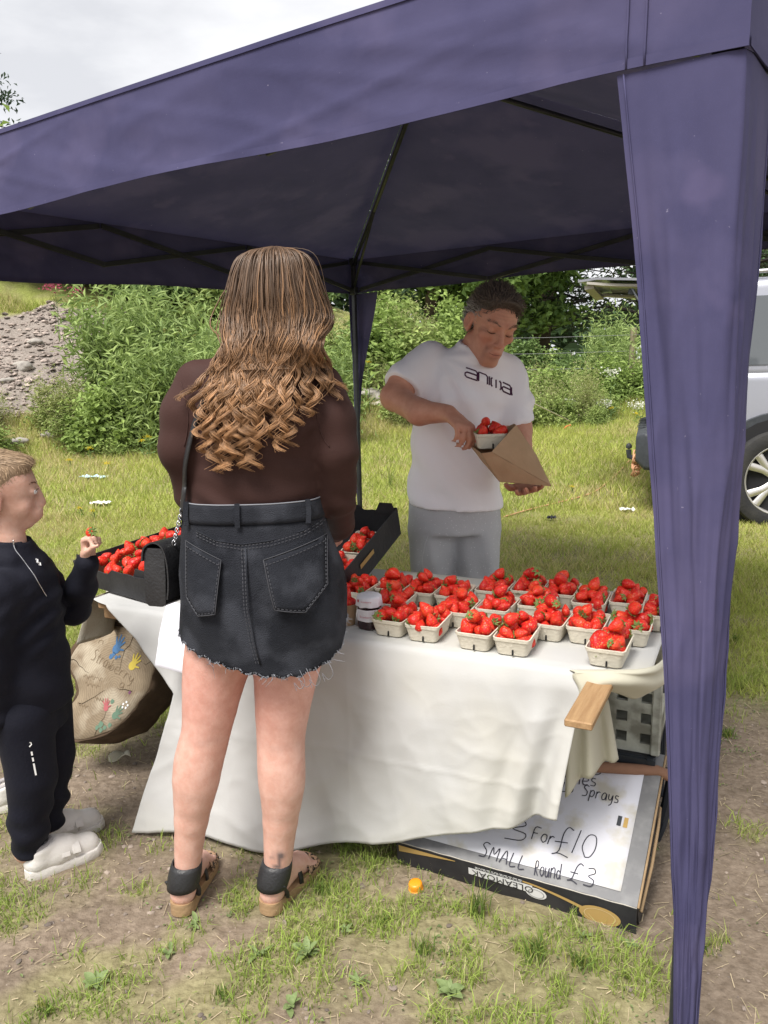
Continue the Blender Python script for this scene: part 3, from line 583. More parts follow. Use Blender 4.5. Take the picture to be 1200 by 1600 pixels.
# ---------------------------------------------------------------- gazebo
A_ = np.array([.575, 1.322]); B_ = np.array([-1.91, 3.055]); C_ = np.array([-.177, 5.54]); D_ = np.array([2.307, 3.807]); MC = (A_+C_)/2
HZ, EZ, AZ = 1.873, 2.105, 2.58
m_tent = M('purple_canvas', (.058, .056, .122), .82, (.076, .072, .148), sc=3.5, det=7, bump=.05, bsc=32, spec=.15, sheen=0, transl=.08, col3=(.092, .084, .165), sc3=3.1)
_t = m_tent.node_tree; _b = [x for x in _t.nodes if x.type == 'BSDF_PRINCIPLED'][0]; _s = _b.inputs['Base Color'].links[0].from_socket
for _sc, _p, _c in ((75, .735, (.40, .37, .50, 1)), (5.5, .66, (.095, .085, .17, 1)), (900, .62, (.085, .08, .19, 1))):
    _n = _t.nodes.new('ShaderNodeTexNoise'); _n.inputs['Scale'].default_value = _sc; _n.inputs['Detail'].default_value = 3; _c0 = _t.nodes.new('ShaderNodeTexCoord'); _t.links.new(_c0.outputs['Object'], _n.inputs['Vector'])
    _r = _t.nodes.new('ShaderNodeValToRGB'); _r.color_ramp.elements[0].position = _p; _r.color_ramp.elements[1].position = _p+.08; _t.links.new(_n.outputs['Fac'], _r.inputs[0])
    _m = _t.nodes.new('ShaderNodeMix'); _m.data_type = 'RGBA'; _t.links.new(_r.outputs[0], _m.inputs['Factor']); _t.links.new(_s, _m.inputs['A']); _m.inputs['B'].default_value = _c; _s = _m.outputs['Result']
_t.links.new(_s, _b.inputs['Base Color'])
m_pole = M('grey_pole', (.05, .055, .06), .4, (.035, .038, .042), sc=10, metal=.3)
gaz = thing('gazebo', 'purple pop-up gazebo with sagging canopy over the strawberry table', 'gazebo', (MC[0], MC[1], 0))
def p3(P, z): return np.array([P[0], P[1], z])
def fold(p, sc, seed=0): return mnoise.noise(Vector((p[0]*sc+seed, p[1]*sc, p[2]*sc)))
cor = {'A': A_, 'B': B_, 'C': C_, 'D': D_}
hemz = {('A','B'): (HZ, HZ-.0), ('B','C'): (HZ-.10, HZ), ('C','D'): (HZ, HZ+.05), ('D','A'): (HZ+.02, HZ)}
sides = [('A','B'), ('B','C'), ('C','D'), ('D','A')]
apex = p3(MC, AZ)
for a, b in sides:
    P, Q = p3(cor[a], EZ), p3(cor[b], EZ); outn = np.cross(Q-P, np.array([0, 0, 1.])); outn = outn/np.linalg.norm(outn)
    if (outn[:2]@(MC-cor[a])) > 0: outn = -outn
    h0, h1 = hemz[(a, b)]
    def val(u, v, P=P, Q=Q, outn=outn, h0=h0, h1=h1, a=a, b=b):
        p = P*(1-u)+Q*u; hb = h0*(1-u)+h1*u; z = EZ-.002-(EZ-.002-hb)*v; s = min(1, 12*u, 12*(1-u))
        q = np.array([p[0], p[1], z]); al = np.linalg.norm(Q-P)*u
        w = .016*math.sin(math.pi*u)*(.4+v*.6)
        # creases run diagonally out of the taut corner and sag in between
        ph = al*3.0+(1-v)*.9 if a == 'A' else (3.03-al)*3.0+(1-v)*.9
        aa = al if a == 'A' else 3.03-al
        rg = lambda c1, c2, sd, pw: (1-abs(fold(np.array([c1, c2, sd*.7]), 1.0, sd)))**pw
        w += s*(.35+.65*v)*(.009*fold(np.array([aa*1.1, v*1.1+aa*.7, 0]), 1.0, 4)+.004*fold(np.array([aa*2.5, v*2.2+aa*1.4, 2]), 1.0, 6))
        w += s*min(1, 3*v)*(.0040*rg(v*2.4-aa*1.7, aa*.7, 9, 9)+.0030*rg(v*2.0+aa*2.3, aa*.9+v, 13, 11)+.0022*rg(aa*4.1+v*1.2, v*1.4, 17, 12))
        z2 = .006*math.sin(al*5+1)*v*s
        return q+outn*(.012*s*math.sin(math.pi*min(1, v*1.4+.2))*0+w)+np.array([0, 0, z2])
    def roof(u, v, P=P, Q=Q, outn=outn, val=val):
        e = np.array(val(u, .06))+outn*.0035; p = e*(1-v)+apex*v; s = math.sin(math.pi*u)
        p = p+np.array([0, 0, 1])*(-.035*math.sin(math.pi*v)*s)
        d = .012*fold(p, 2.2, 3)*math.sin(math.pi*min(1, v*1.0))*s+.006*fold(p*np.array([1, 1, 2]), 6, 8)*s*math.sin(math.pi*v)
        return p+np.array([0, 0, d])
    obj('roof_panel', G().sheet(roof, 44, 26), m_tent, gaz, True)
    vo = obj('valance', G().sheet(val, 170, 24), m_tent, gaz, True)
    def hm(u, v, val=val, outn=outn):
        q = val(u, .93+.07*v); return q+outn*.0028
    off = -(Vector(gaz.location))
    he = obj('hem', G().sheet(hm, 90, 1), m_tent, vo, True)
    if (a, b) == ('A', 'B'):
        for du in (.052, .062):
            obj('seam', G().tube([val(du, k/10)+outn*.003 for k in range(11)], .0022, 5), m_tent, vo, True)
def flap(c, l, r, kl=1.0, kr=1.0, tp=0):
    """tapered curtain folded round a corner leg"""
    Lw = [(1.872, .205), (1.653, .175), (1.384, .143), (1.137, .114), (.9, .09), (.59, .063), (.344, .044), (.1, .036)]
    Rw = [(1.872, .205), (1.66, .208), (1.4, .158), (1.17, .130), (.833, .075), (.396, .034), (.1, .012)]
    lz, lw = zip(*Lw[::-1]); rz_, rw = zip(*Rw[::-1])
    dl = nrmz(np.append(l-c, 0)); dr = nrmz(np.append(r-c, 0)); out = -nrmz(dl+dr)
    def f(u, v):
        z = 1.872-1.80*v; s = u*2-1
        p = p3(c, z)
        if s < 0: q = p+dl*(-s)*np.interp(z, lz, lw)*kl*(1-tp*(1-sst(1.0, 1.9, z)))
        else: q = p+dr*s*np.interp(z, rz_, rw)*kr*(1-tp*(1-sst(1.0, 1.9, z)))
        rd = math.exp(-(s/.12)**2)*.007
        wv = .013*fold(np.array([s*2.2, z*1.2, 0]), 1.6, c[0])*(min(1, 6*v))+.006*fold(np.array([s*5, z*2.2, 1]), 2.0, c[1])*min(1, 5*v)
        wv += .006*math.sin(s*7+z*3)*min(1, 3*v)*(abs(s))+min(1, 4*v)*(.0035*(1-abs(fold(np.array([s*1.1+z*1.2, z*.8-s*.9, 4]), 1.7, 21)))**7+.003*(1-abs(fold(np.array([s*1.3-z*1.6, z*1.1, 7]), 1.7, 23)))**8)
        nn = np.cross(dl, [0, 0, 1]) if s < 0 else np.cross([0, 0, 1], dr)
        if nn @ out < 0: nn = -nn
        return q-out*rd+nn*wv
    o = obj('leg_curtain', G().sheet(f, 60, 120), m_tent, gaz, True)
    for uu in (.025, .975):
        obj('hem', G().tube([f(uu, k/40)+out*.002 for k in range(41)], .0018, 4), m_tent, o, True)
flap(A_, B_, D_); flap(C_, D_, B_, 1.0, .22, .75); flap(B_, A_, C_); flap(D_, A_, C_)
for c in (A_, B_, C_, D_):
    ins = nrmz(np.append(MC-c, 0))*.055
    q = p3(c, 0)+ins; g = G(); R = rotm(0, 0, 45+math.degrees(math.atan2(ins[1], ins[0])))
    g.rbox(q+np.array([0, 0, 1.05+.0]), (.026, .026, 2.08), .003, R); lg = obj('leg', g, m_pole, gaz)
    g = G().rbox(q+np.array([0, 0, .006]), (.085, .085, .008), .003, R); obj('foot_plate', g, m_pole, lg)
    g = G().rbox(q+np.array([0, 0, 1.885]), (.042, .042, .05), .004, R); obj('slider', g, m_pole, lg)
    g = G().rbox(q+np.array([0, 0, 2.075]), (.042, .042, .045), .004, R); obj('top_hub', g, m_pole, lg)
for a, b in sides:
    ca, cb = cor[a], cor[b]; ia = nrmz(np.append(MC-(ca+cb)/2, 0))*.03
    for i in range(3):
        for flip in (0, 1):
            s0, s1 = .025+.95*i/3, .025+.95*(i+1)/3; z0, z1 = (2.067, 1.893) if flip else (1.893, 2.067)
            p0 = p3(ca+(cb-ca)*s0, z0)+ia*(1.25 if flip else .75); p1 = p3(ca+(cb-ca)*s1, z1)+ia*(1.25 if flip else .75)
            ax = nrmz(p1-p0); R = np.stack([ax, nrmz(np.cross([0, 0, 1], ax)), np.cross(ax, nrmz(np.cross([0, 0, 1], ax)))], 1)
            obj('truss_bar', G().rbox((p0+p1)/2, (np.linalg.norm(p1-p0), .011, .024), .002, R), m_pole, gaz)
for c in (A_, B_, C_, D_):
    p0 = p3(c+(MC-c)*.035, 2.055); p1 = p3(MC, AZ-.045); obj('roof_pole', G().tube([p0, (p0+p1)/2+np.array([0, 0, -.005]), p1], .011, 7), m_pole, gaz, True)
    p0 = p3(c+(MC-c)*.02, 1.90); p1 = p3(c+(MC-c)*.42, 2.235); obj('brace_bar', G().tube([p0, p1], .008, 6), m_pole, gaz, True)
obj('crown_hub', G().lathe([(.05, 0), (.06, .01), (.06, .05), (.03, .06)], 16, (MC[0], MC[1], AZ-.075)), m_pole, gaz, True, sharp=40)
# white cable tie through the valance hem
tie = U(592, 196, y=2.22); g = G().tube([tie+np.array([.004, -.03, .045]), tie+np.array([.003, -.032, .02]), tie+np.array([0, -.03, -.005])], .0016, 5); g.lathe([(.004, 0), (.008, .003), (.008, .006), (.003, .009)], 10, tuple(tie+np.array([0, -.03, -.012])))
obj('cable_tie', g, m_white, gaz, True)
# guy line and its peg
m_cord = M('pale_cord', (.55, .5, .38), .8); m_orange = M('orange_rope', (.75, .22, .08), .8)
p1 = U(890, 664, y=11.2); p1[2] = float(gz(p1[0], p1[1]))+.12; p0 = U(700, 560, y=9.0)
tag(obj('guy_line', G().tube([p0, (p0+p1)/2+np.array([0, 0, -.02]), p1], .008, 5), m_cord, None, True), 'pale cord stretched down to the ground right of the man', 'cord')
pts = [U(890+dx, 664+dy, y=11.2) for dx, dy in ((2, 0), (-6, 3), (-10, 10), (-11, 16), (-7, 19), (-2, 20))]; tag(obj('rope_loop', G().tube(cr_spline(pts, 4), .011, 6), m_orange, None, True), 'orange rope loop at the foot of the pale cord', 'rope')
pts = []
for px, py in [(787, 812), (815, 806), (850, 799), (880, 793), (925, 782), (950, 768), (965, 758), (980, 745), (992, 735)]:
    q = U(px, py, z=.15); q[2] = float(gz(q[0], q[1]))+.012; pts.append(q)
tag(obj('rope', G().tube(cr_spline(pts, 5), .006, 5), M('faded_rope', (.62, .34, .20), .85), None, True), 'faded orange rope trailing through the grass to the vehicle', 'rope')
# ---------------------------------------------------------------- off-road vehicle, rear to the left, tailgate open
m_silver = M('silver_paint', (.36, .37, .42), .28, spec=.6, metal=.25); m_glass = M('dark_glass', (.10, .11, .12), .06, spec=.9); m_trim = M('dark_trim', (.045, .05, .058), .5, (.06, .066, .075), sc=30)
m_tyre = M('tyre_rubber', (.028, .028, .03), .85, (.05, .048, .045), sc=6, bump=.3, bsc=80); m_alloy = M('alloy', (.62, .60, .57), .35, metal=.7); m_in = M('vehicle_interior', (.02, .02, .022), .8); m_red = M('red_lens', (.45, .02, .02), .15, spec=.7)
VX, VY = 2.06, 6.15; VZ = .115
car = thing('off_road_vehicle', 'silver off-road vehicle with its tailgate raised behind the front tent curtain', 'car', (VX, VY, VZ), -math.radians(19))
def sect(x, zb, zt, w, tum=0, yc=.95, n=6, r=.09):
    """rounded rectangle ring across the vehicle"""
    out = []
    for cx, cz, a0 in ((1, 1, 0), (-1, 1, 90), (-1, -1, 180), (1, -1, 270)):
        for k in range(n):
            a = math.radians(a0+90*k/(n-1)); hw = w/2-(tum if cz > 0 else 0)
            out.append((x, yc+cx*(hw-r)+r*math.cos(a), (zt-r if cz > 0 else zb+r)+r*math.sin(a)))
    return out
body = G(); body.rings([sect(*q) for q in [(.0, .50, 1.12, 1.74), (.03, .44, 1.16, 1.84), (.25, .40, 1.18, 1.89), (1.0, .38, 1.19, 1.9), (2.6, .36, 1.18, 1.9), (3.5, .36, 1.16, 1.9), (3.9, .38, 1.13, 1.88), (4.4, .42, 1.08, 1.82), (4.7, .48, 1.0, 1.68), (4.76, .55, .92, 1.5)]], True, True, True)
obj('body', body, m_silver, car, True, True, 35)
gh = G(); gh.rings([sect(*q) for q in [(.10, 1.10, 1.83, 1.80, .13), (.16, 1.10, 1.85, 1.84, .13), (1.2, 1.10, 1.87, 1.86, .13), (2.4, 1.10, 1.85, 1.86, .13), (2.75, 1.1, 1.78, 1.84, .14), (3.35, 1.1, 1.30, 1.76, .05), (3.5, 1.10, 1.2, 1.7, .02)]], True, True, True)
obj('cabin', gh, m_silver, car, True, True, 35)
def side_panel(name, x0, x1, z0, z1, mat, proud=.004, side=0, par=car, x0t=None, x1t=None):
    g = G(); x0t = x0 if x0t is None else x0t; x1t = x1 if x1t is None else x1t
    def yy(z): k = np.clip((z-1.16)/(1.80-1.16), 0, 1); return .025+.105*k
    def f(u, v):
        z = z0+(z1-z0)*v; xx = (x0+(x1-x0)*u)*(1-v)+(x0t+(x1t-x0t)*u)*v; y = yy(z)-proud; return (xx, y if side == 0 else 1.9-y, z)
    g.sheet(f, 3, 5, .012 if side == 0 else -.012); return obj(name, g, mat, par, True, True, 40)
for sd in (0, 1):
    for x0, x1, x0t, x1t in ((.14, .92, .18, .92), (.99, 1.86, .99, 1.86), (1.92, 2.95, 1.92, 2.62)): side_panel('side_window', x0, x1, 1.22, 1.72, m_glass, .012, sd, car, x0t, x1t)
    obj('roof_rail', G().tube(cr_spline([(.2, .20 if sd == 0 else 1.7, 1.80), (.3, .18 if sd == 0 else 1.72, 1.885), (1.5, .17 if sd == 0 else 1.73, 1.905), (2.4, .18 if sd == 0 else 1.72, 1.88), (2.5, .20 if sd == 0 else 1.70, 1.82)], 6), .016, 7), M('rail', (.55, .55, .56), .4, metal=.6) if sd == 0 else m_alloy, car, True, True)
    ys = -.004 if sd == 0 else 1.904
    for x0, x1 in ((.95, .955), (1.885, 1.89), (2.98, 2.985)): obj('door_seam', G().box(((x0+x1)/2, ys+(.028 if sd == 0 else -.028), .82), (.006, .004, .72)), m_in, car, local=True)
    for xh in (1.02, 1.97): obj('door_handle', G().rbox((xh+.10, ys+(.0 if sd == 0 else 0), 1.06), (.2, .03, .035), .008), m_silver, car, local=True)
    obj('crease', G().tube([(.05, ys+.018 if sd == 0 else ys-.018, 1.07), (2, ys+.012 if sd == 0 else ys-.012, 1.075), (3.9, ys+.02 if sd == 0 else ys-.02, 1.05)], .006, 5), m_silver, car, True, True)
    obj('sill', G().rbox((2.5, ys+(.03 if sd == 0 else -.03), .40), (1.6, .1, .14), .02), m_trim, car, local=True)
    obj('mirror', G().rbox((2.98, ys+(-.12 if sd == 0 else .12), 1.25), (.14, .22, .16), .04), m_trim, car, local=True)
    for wx in (.95, 3.72):
        cz = .375; yc = .085 if sd == 0 else 1.815; sg = -1 if sd == 0 else 1
        arch = G(); n = 22
        ro, ri = .515, .425
        rr = []
        for k in range(n+1):
            a = math.radians(-12+204*k/n); rr.append([(wx+r*math.cos(a), ys+sg*d, cz+r*math.sin(a)) for r, d in ((ri, -.06), (ri, .016), (ro-.012, .018), (ro, -.03))])
        arch.rings(rr, False); obj('arch_trim', arch, m_trim, car, True, True, 40)
        dk = G().lathe([(.0, 0), (.43, 0), (.43, .02), (0, .02)], 28); dk.xform(Matrix.Translation((wx, ys+(-.002 if sd == 0 else .002), cz+.03)) @ Matrix.Rotation(math.pi/2, 4, 'X')); obj('wheel_well', dk, m_in, car, local=True)
        wl = thing('wheel', None, None, (wx, ys-(.0 if sd == 0 else 0)+sg*.0, cz)); wl.parent = car; wl.rotation_euler = (math.pi/2 if sd == 0 else -math.pi/2, 0, .2)
        ty = G().lathe([(.262, -.10), (.29, -.108), (.345, -.10), (.368, -.07), (.375, -.03), (.375, .0), (.372, .02), (.362, .035), (.335, .045), (.285, .042), (.262, .034)], 56, cap0=False, cap1=False); obj('tyre', ty, m_tyre, wl, True, True, 30)
        rm = G().lathe([(.262, -.09), (.255, -.07), (.24, -.04)], 48, cap0=False, cap1=True); obj('rim_well', rm, m_in, wl, True, True, 30)
        rg = G().lathe([(.245, .0), (.252, .028), (.262, .036), (.268, .034), (.268, .02)], 56, cap0=False, cap1=False); obj('rim', rg, m_alloy, wl, True, True, 30)
        for k in range(5):
            for dd in (-.11, .11):
                a = k*2*math.pi/5+dd; a2 = k*2*math.pi/5+dd*1.75
                sp = G().tube([(.04*math.cos(a), .04*math.sin(a), .005), (.15*math.cos(a), .15*math.sin(a), .018), (.252*math.cos(a2), .252*math.sin(a2), .02)], [.030, .026, .030], 8, True, .5); obj('spoke', sp, m_alloy, wl, True, True, 50)
        obj('hub_cap', G().lathe([(.065, 0), (.062, .02), (.04, .03), (0.001, .032)], 20), m_alloy, wl, True, True, 40)
# rear: bumper, load opening, raised tailgate, lamps
bp = G(); bp.rings([sect(x, zb, zt, ww, 0, .95, 5, .04) for x, zb, zt, ww in ((-.09, .52, .66, 1.66), (-.085, .48, .70, 1.78), (-.02, .42, .72, 1.88), (.22, .40, .72, 1.905))], True, True, True); obj('rear_bumper', bp, m_trim, car, True, True, 35)
for k in range(6): obj('bumper_rib', G().box((-.055+.0, .5+.18*k, .722), (.07, .05, .006)), m_trim, car, local=True)
obj('load_opening', G().rbox((.085, .95, 1.46), (.05, 1.42, .60), .02), m_in, car, local=True)
tg = thing('tailgate', None, None, (.14, .95, 1.84)); tg.parent = car; tg.rotation_euler = (0, math.radians(7), 0)
def tgf(u, v): x = -.72*u; w = .76-.08*u**2; y = (v*2-1)*w; return (x, y, .02-.03*u+.03*(1-(v*2-1)**2)-.04*max(0, u-.8)*3)
obj('outer_skin', G().sheet(tgf, 10, 10, .018), m_silver, tg, True, True, 40)
obj('tailgate_glass', G().sheet(lambda u, v: np.array(tgf(.12+.60*u, .12+.76*v))-np.array([0, 0, .028]), 6, 8, .006), m_glass, tg, True, True, 40)
m_lining = M('pale_lining', (.42, .40, .36), .7)
for yy in (-.62, .62): obj('inner_frame', G().sheet(lambda u, v, yy=yy: (-.05-.60*u, yy+(v-.5)*.16, -.014-.03*u-.01*math.sin(math.pi*u)), 6, 3, .02), m_lining, tg, True, True, 40)
obj('inner_edge', G().sheet(lambda u, v: (-.60-.07*v, (u-.5)*1.3, -.04-.015*v), 8, 3, .03), m_lining, tg, True, True, 40)
obj('latch', G().rbox((-.30, -.66, -.075), (.05, .03, .05), .01), m_trim, tg, local=True)
for yy in (-.70, .70): obj('gas_strut', G().tube([(-.30, yy, -.05), (-.02, yy, -.42)], [.008, .012], 6), m_trim, tg, True, True)
for yy in (.13, 1.77): obj('tail_lamp', G().rbox((.055, yy, 1.22), (.07, .16, .40), .02), m_red, car, local=True)
obj('tow_bar', G().tube([(.1, .95, .42), (-.1, .95, .40), (-.16, .95, .42), (-.165, .95, .48)], .025, 8).lathe([(.005, 0), (.025, .01), (.028, .028), (.018, .048), (.003, .055)], 12, (-.165, .95, .485)), m_trim, car, True, True, 40)
obj('number_plate', G().rbox((-.094, .95, .60), (.012, .52, .11), .003), M('plate_yellow', (.75, .62, .06), .5), car, local=True)
pts = [(VX+.03+.035*math.cos(k*1.9), VY+.35+.03*math.sin(k*2.3), VZ+.50-.006*k+.05*math.sin(k*1.9)) for k in range(26)]
tag(obj('tow_rope', G().tube(cr_spline(pts, 3), .007, 5), bpy.data.materials['faded_rope'], None, True), 'coil of faded orange rope hanging below the vehicle bumper', 'rope')
# ---------------------------------------------------------------- table of planks on crates, cloth over it
m_plank = M('plank_wood', (.36, .23, .12), .7, (.27, .165, .085), sc=5, stretch=(1, 1, 1), bump=.3, bsc=40, det=8)
m_plank2 = M('plank_wood_red', (.32, .17, .11), .7, (.24, .13, .08), sc=7, bump=.3, bsc=40)
tab = thing('slatted_table', 'slatted table of wooden planks hidden under the white cloth', 'table', tuple(T(-1.05, 2.19, 0)), TRZ)
def plank(s, t0, t1, wd, th, z, mat, nm='plank', skew=0):
    g = G().rbox((0, 0, 0), (wd, t1-t0, th), .003); o = obj(nm, g, mat, tab, local=True)
    o.location = (s+1.05, (t0+t1)/2-2.19, z); o.rotation_euler = (0, 0, skew); return o
for k in range(14): plank(-1.88+.112*k, 1.87, 2.54, .092, .018, .645, m_plank)
pf = plank(-.258, 1.548, 2.40, .075, .019, .6425, M('raw_plank', (.40, .255, .13), .65, (.31, .185, .09), sc=14, stretch=(6, .6, 6), bump=.25, bsc=60), 'plank', -.07)
_p0 = U(903, 1133, z=.643); _p1 = U(937, 1070, z=.643); _dd = nrmz(_p1-_p0); _ce = _p0+_dd*.426; pf.location = Matrix.Rotation(-TRZ, 4, 'Z') @ Vector((_ce[0]-tab.location.x, _ce[1]-tab.location.y, .6425)); pf.rotation_euler = (0, 0, math.atan2(-_dd[0], _dd[1])-TRZ); pf.scale = (.80, 1, .9)
pf['label'] = 'bare plank end sticking out beyond the cloth'
plank(-.225, 2.22, 2.62, .07, .02, .640, m_plank2)
for t in (1.93, 2.19, 2.46): o = obj('bearer', G().rbox((0, 0, 0), (1.58, .05, .045), .004), m_plank, tab, local=True); o.location = (-.10, t-2.19, .6125)
# crates under the right end
m_grey_pl = M('grey_green_plastic', (.52, .54, .49), .55, (.40, .42, .385), sc=14, det=6, col3=(.20, .20, .17), sc3=9); m_white_pl = M('white_crate_plastic', (.70, .71, .72), .5, (.6, .61, .62), sc=5); m_blk_pl = M('dark_blue_plastic', (.02, .024, .032), .45, (.03, .035, .045), sc=10)
def crate(name, s, t, z0, ds, dt, h, mat, label, nx=4, nz=2, rz=0, hole=True):
    """perforated stacking crate: walls built round real openings"""
    th = .014; t_ = thing(name, label, 'crate', tuple(T(s, t, z0)), TRZ+rz)
    obj('base', G().rbox((0, 0, .012), (ds-.006, dt-.006, .012), .003), mat, t_, local=True)
    for ax in (0, 1):
        ln = ds if ax == 0 else dt-2*th-.002; other = dt if ax == 0 else ds
        for sg in (-1, 1):
            g = G(); n = nx if ax == 0 else max(3, int(nx*dt/ds+.5)); hw = .6
            def bx(a0, a1, z0_, z1_):
                c = ((a0+a1)/2, sg*(other/2-th/2), (z0_+z1_)/2); d = (a1-a0, th, z1_-z0_)
                if ax == 1: c = (c[1], c[0], c[2]); d = (d[1], d[0], d[2])
                g.box(c, d)
            rows = [0]+[h*(.16+.84*(k+1)/(nz)) if k < nz-1 else h for k in range(nz)]
            zs = [0]; 
            for k in range(nz):
                za = h*(.10+.86*k/nz); zb = za+h*.86/nz*.5
                bx(-ln/2, ln/2, zs[-1], za); pit = ln/n
                for i in range(n): 
                    x0 = -ln/2+pit*i
                    bx(x0, x0+pit*.32, za, zb); 
                    if i == n-1: bx(x0+pit*.78, ln/2, za, zb)
                    else: bx(x0+pit*.78, x0+pit, za, zb)
                zs.append(zb)
            bx(-ln/2, ln/2, zs[-1], h)
            obj('wall', g, mat, t_, local=True)
    for sx in (-1, 1):
        for sy in (-1, 1): obj('corner_post', G().rbox((sx*(ds/2-.004), sy*(dt/2-.004), h/2), (.026, .026, h+.002), .004), mat, t_, local=True)
    obj('rim', G().box((0, dt/2+.004, h-.012), (ds+.02, .008, .022)).box((0, -dt/2-.004, h-.012), (ds+.02, .008, .022)).box((ds/2+.004, 0, h-.012), (.008, dt-.001, .022)).box((-ds/2-.004, 0, h-.012), (.008, dt-.001, .022)), mat, t_, local=True)
    return t_
crate('crate', -.41, 2.36, .0, .40, .34, .29, m_blk_pl, 'dark plastic crate on the ground, lowest under the right end of the table')
crate('crate', -.37, 2.37, .295, .34, .32, .285, m_grey_pl, 'grey green perforated crate stacked on the dark one under the table end', 5, 4)
crate('crate', -.72, 2.37, .0, .20, .34, .575, m_white_pl, 'white perforated crate standing beside the grey green one under the table', 3, 4)
crate('crate', -1.45, 2.2, .0, .40, .50, .585, m_grey_pl, 'grey crate hidden under the left end of the table')
obj_ = G(); a = U(1028, 1205, y=2.06); b = U(1062, 1219, y=2.03); tag(obj('broom_handle', obj_.tube([a-np.array([.25, -.05, 0]), a, b], .016, 10), m_plank2, None, True, sharp=40), 'reddish brown wooden pole end sticking out behind the price box', 'pole')
# dark folded frame leaning at the table end
fft = thing('folded_frame', 'dark plastic folded trolley frame behind the front tent curtain', 'trolley frame', tuple(U(1040, 1290, y=2.12)))
for (x0, y0), (x1, y1) in [((1040, 985), (1020, 1075)), ((1046, 990), (1032, 1080)), ((1052, 1195), (1026, 1310)), ((1058, 1200), (1036, 1280)), ((1026, 1310), (1040, 1270))]: obj('bar', G().tube([U(x0, y0, y=2.12), U((x0+x1)/2+2, (y0+y1)/2, y=2.11), U(x1, y1, y=2.12)], .013, 7), m_blk_pl, fft, True, sharp=40)
# cloth
m_cloth = M('white_cloth', (.585, .585, .58), .8, (.54, .54, .53), sc=3, bump=.035, bsc=160, spec=.1, sheen=.1, transl=.10, col3=(.60, .585, .525), sc3=1.0)
SL, SR, TF, TB = -1.95, -.19, 1.84, 2.55
hem_s = [-1.97, -1.80, -1.646, -1.40, -1.14, -.84, -.69, -.55, -.43, -.36]; hem_t = [1.72, 1.69, 1.685, 1.73, 1.785, 1.825, 1.83, 1.835, 1.835, 1.80]; hem_z = [.035, .012, .018, .02, .02, .10, .15, .20, .25, .30]
cl = thing('tablecloth', 'creamy white tablecloth draped over the table and down to the ground', 'tablecloth', tuple(T(-1.05, 1.84, 0)))
S_R = -.335
def front(u, v):
    """v: 0 at the back edge of the top, 1 at the hem"""
    st = SL+(SR-SL)*u
    if v <= .42:
        k = v/.42; t = TB+(TF-TB)*k; z = TZ+.004+.0025*fold(np.array([st*3, t*3, 0]), 1.5, 2)+.0012*fold(np.array([st*9, t*5, 0]), 1.5, 5)
        if k > .97: z -= .003
        kk = float(sst(.95, 1.0, k)); sF = -1.86+(S_R+1.86)*u; return T(st*(1-kk)+sF*kk, t, z)
    k = (v-.42)/.58; SLf = float(np.interp(k, [0, .12, .35, 1], [-1.86, -1.72, -1.56, -1.66])); su = SLf+(S_R-SLf)*u; sb = su-.048*u**3*k; s = sb
    ht = np.interp(su, hem_s, hem_t); hz = np.interp(su, hem_s, hem_z)
    k2 = k; t = TF-.012*math.sin(min(1, k*8)*math.pi/2)+(ht-TF)*k2**1.25; z = TZ-.004+(hz-TZ+.004)*k2
    f = min(1, k*3)
    w = .018*math.sin(s*9+1.2*math.sin(s*5))*k+.0055*(1-abs(fold(np.array([s*5+z*1.6, z*.9, 3]), 1.0, 31)))**4*f+.0045*(1-abs(fold(np.array([s*3-z*3.2, z*1.2+s, 6]), 1.0, 33)))**6*f+.007*fold(np.array([s*4, z*1.3, 0]), 1.5, 2)*f+.0055*fold(np.array([s*7+z*5, z*3-s*3, 2]), 1.4, 6)*f
    w += .003*(1-abs(fold(np.array([s*3+z*4, z*4-s*2.5, 1]), 1.5, 11)))**3*f
    w += f*(.0013*(1-abs(fold(np.array([s*8+z*6, z*7-s*5, 1]), 1.0, 41)))**6+.0010*(1-abs(fold(np.array([s*11-z*8, z*9+s*4, 5]), 1.0, 43)))**7)+.0016*f*(math.exp(-((s+.98)/.006)**2)+math.exp(-((s+.62)/.006)**2)+math.exp(-((z-.34)/.005)**2))
    gr = math.exp(-((u-.93)/.08)**2)                               # folds gathering toward the plank
    w += gr*(.022*math.sin((u*62+k*3.0))*f*(.35+.65*k))-.03*gr*k
    z += gr*.05*(1-k)*k
    return T(s, t-w, max(z, .006)) + np.array([0, 0, .006*math.sin(s*16)*k])
obj('main_cloth', G().sheet(front, 190, 120, .0016), m_cloth, cl, True)
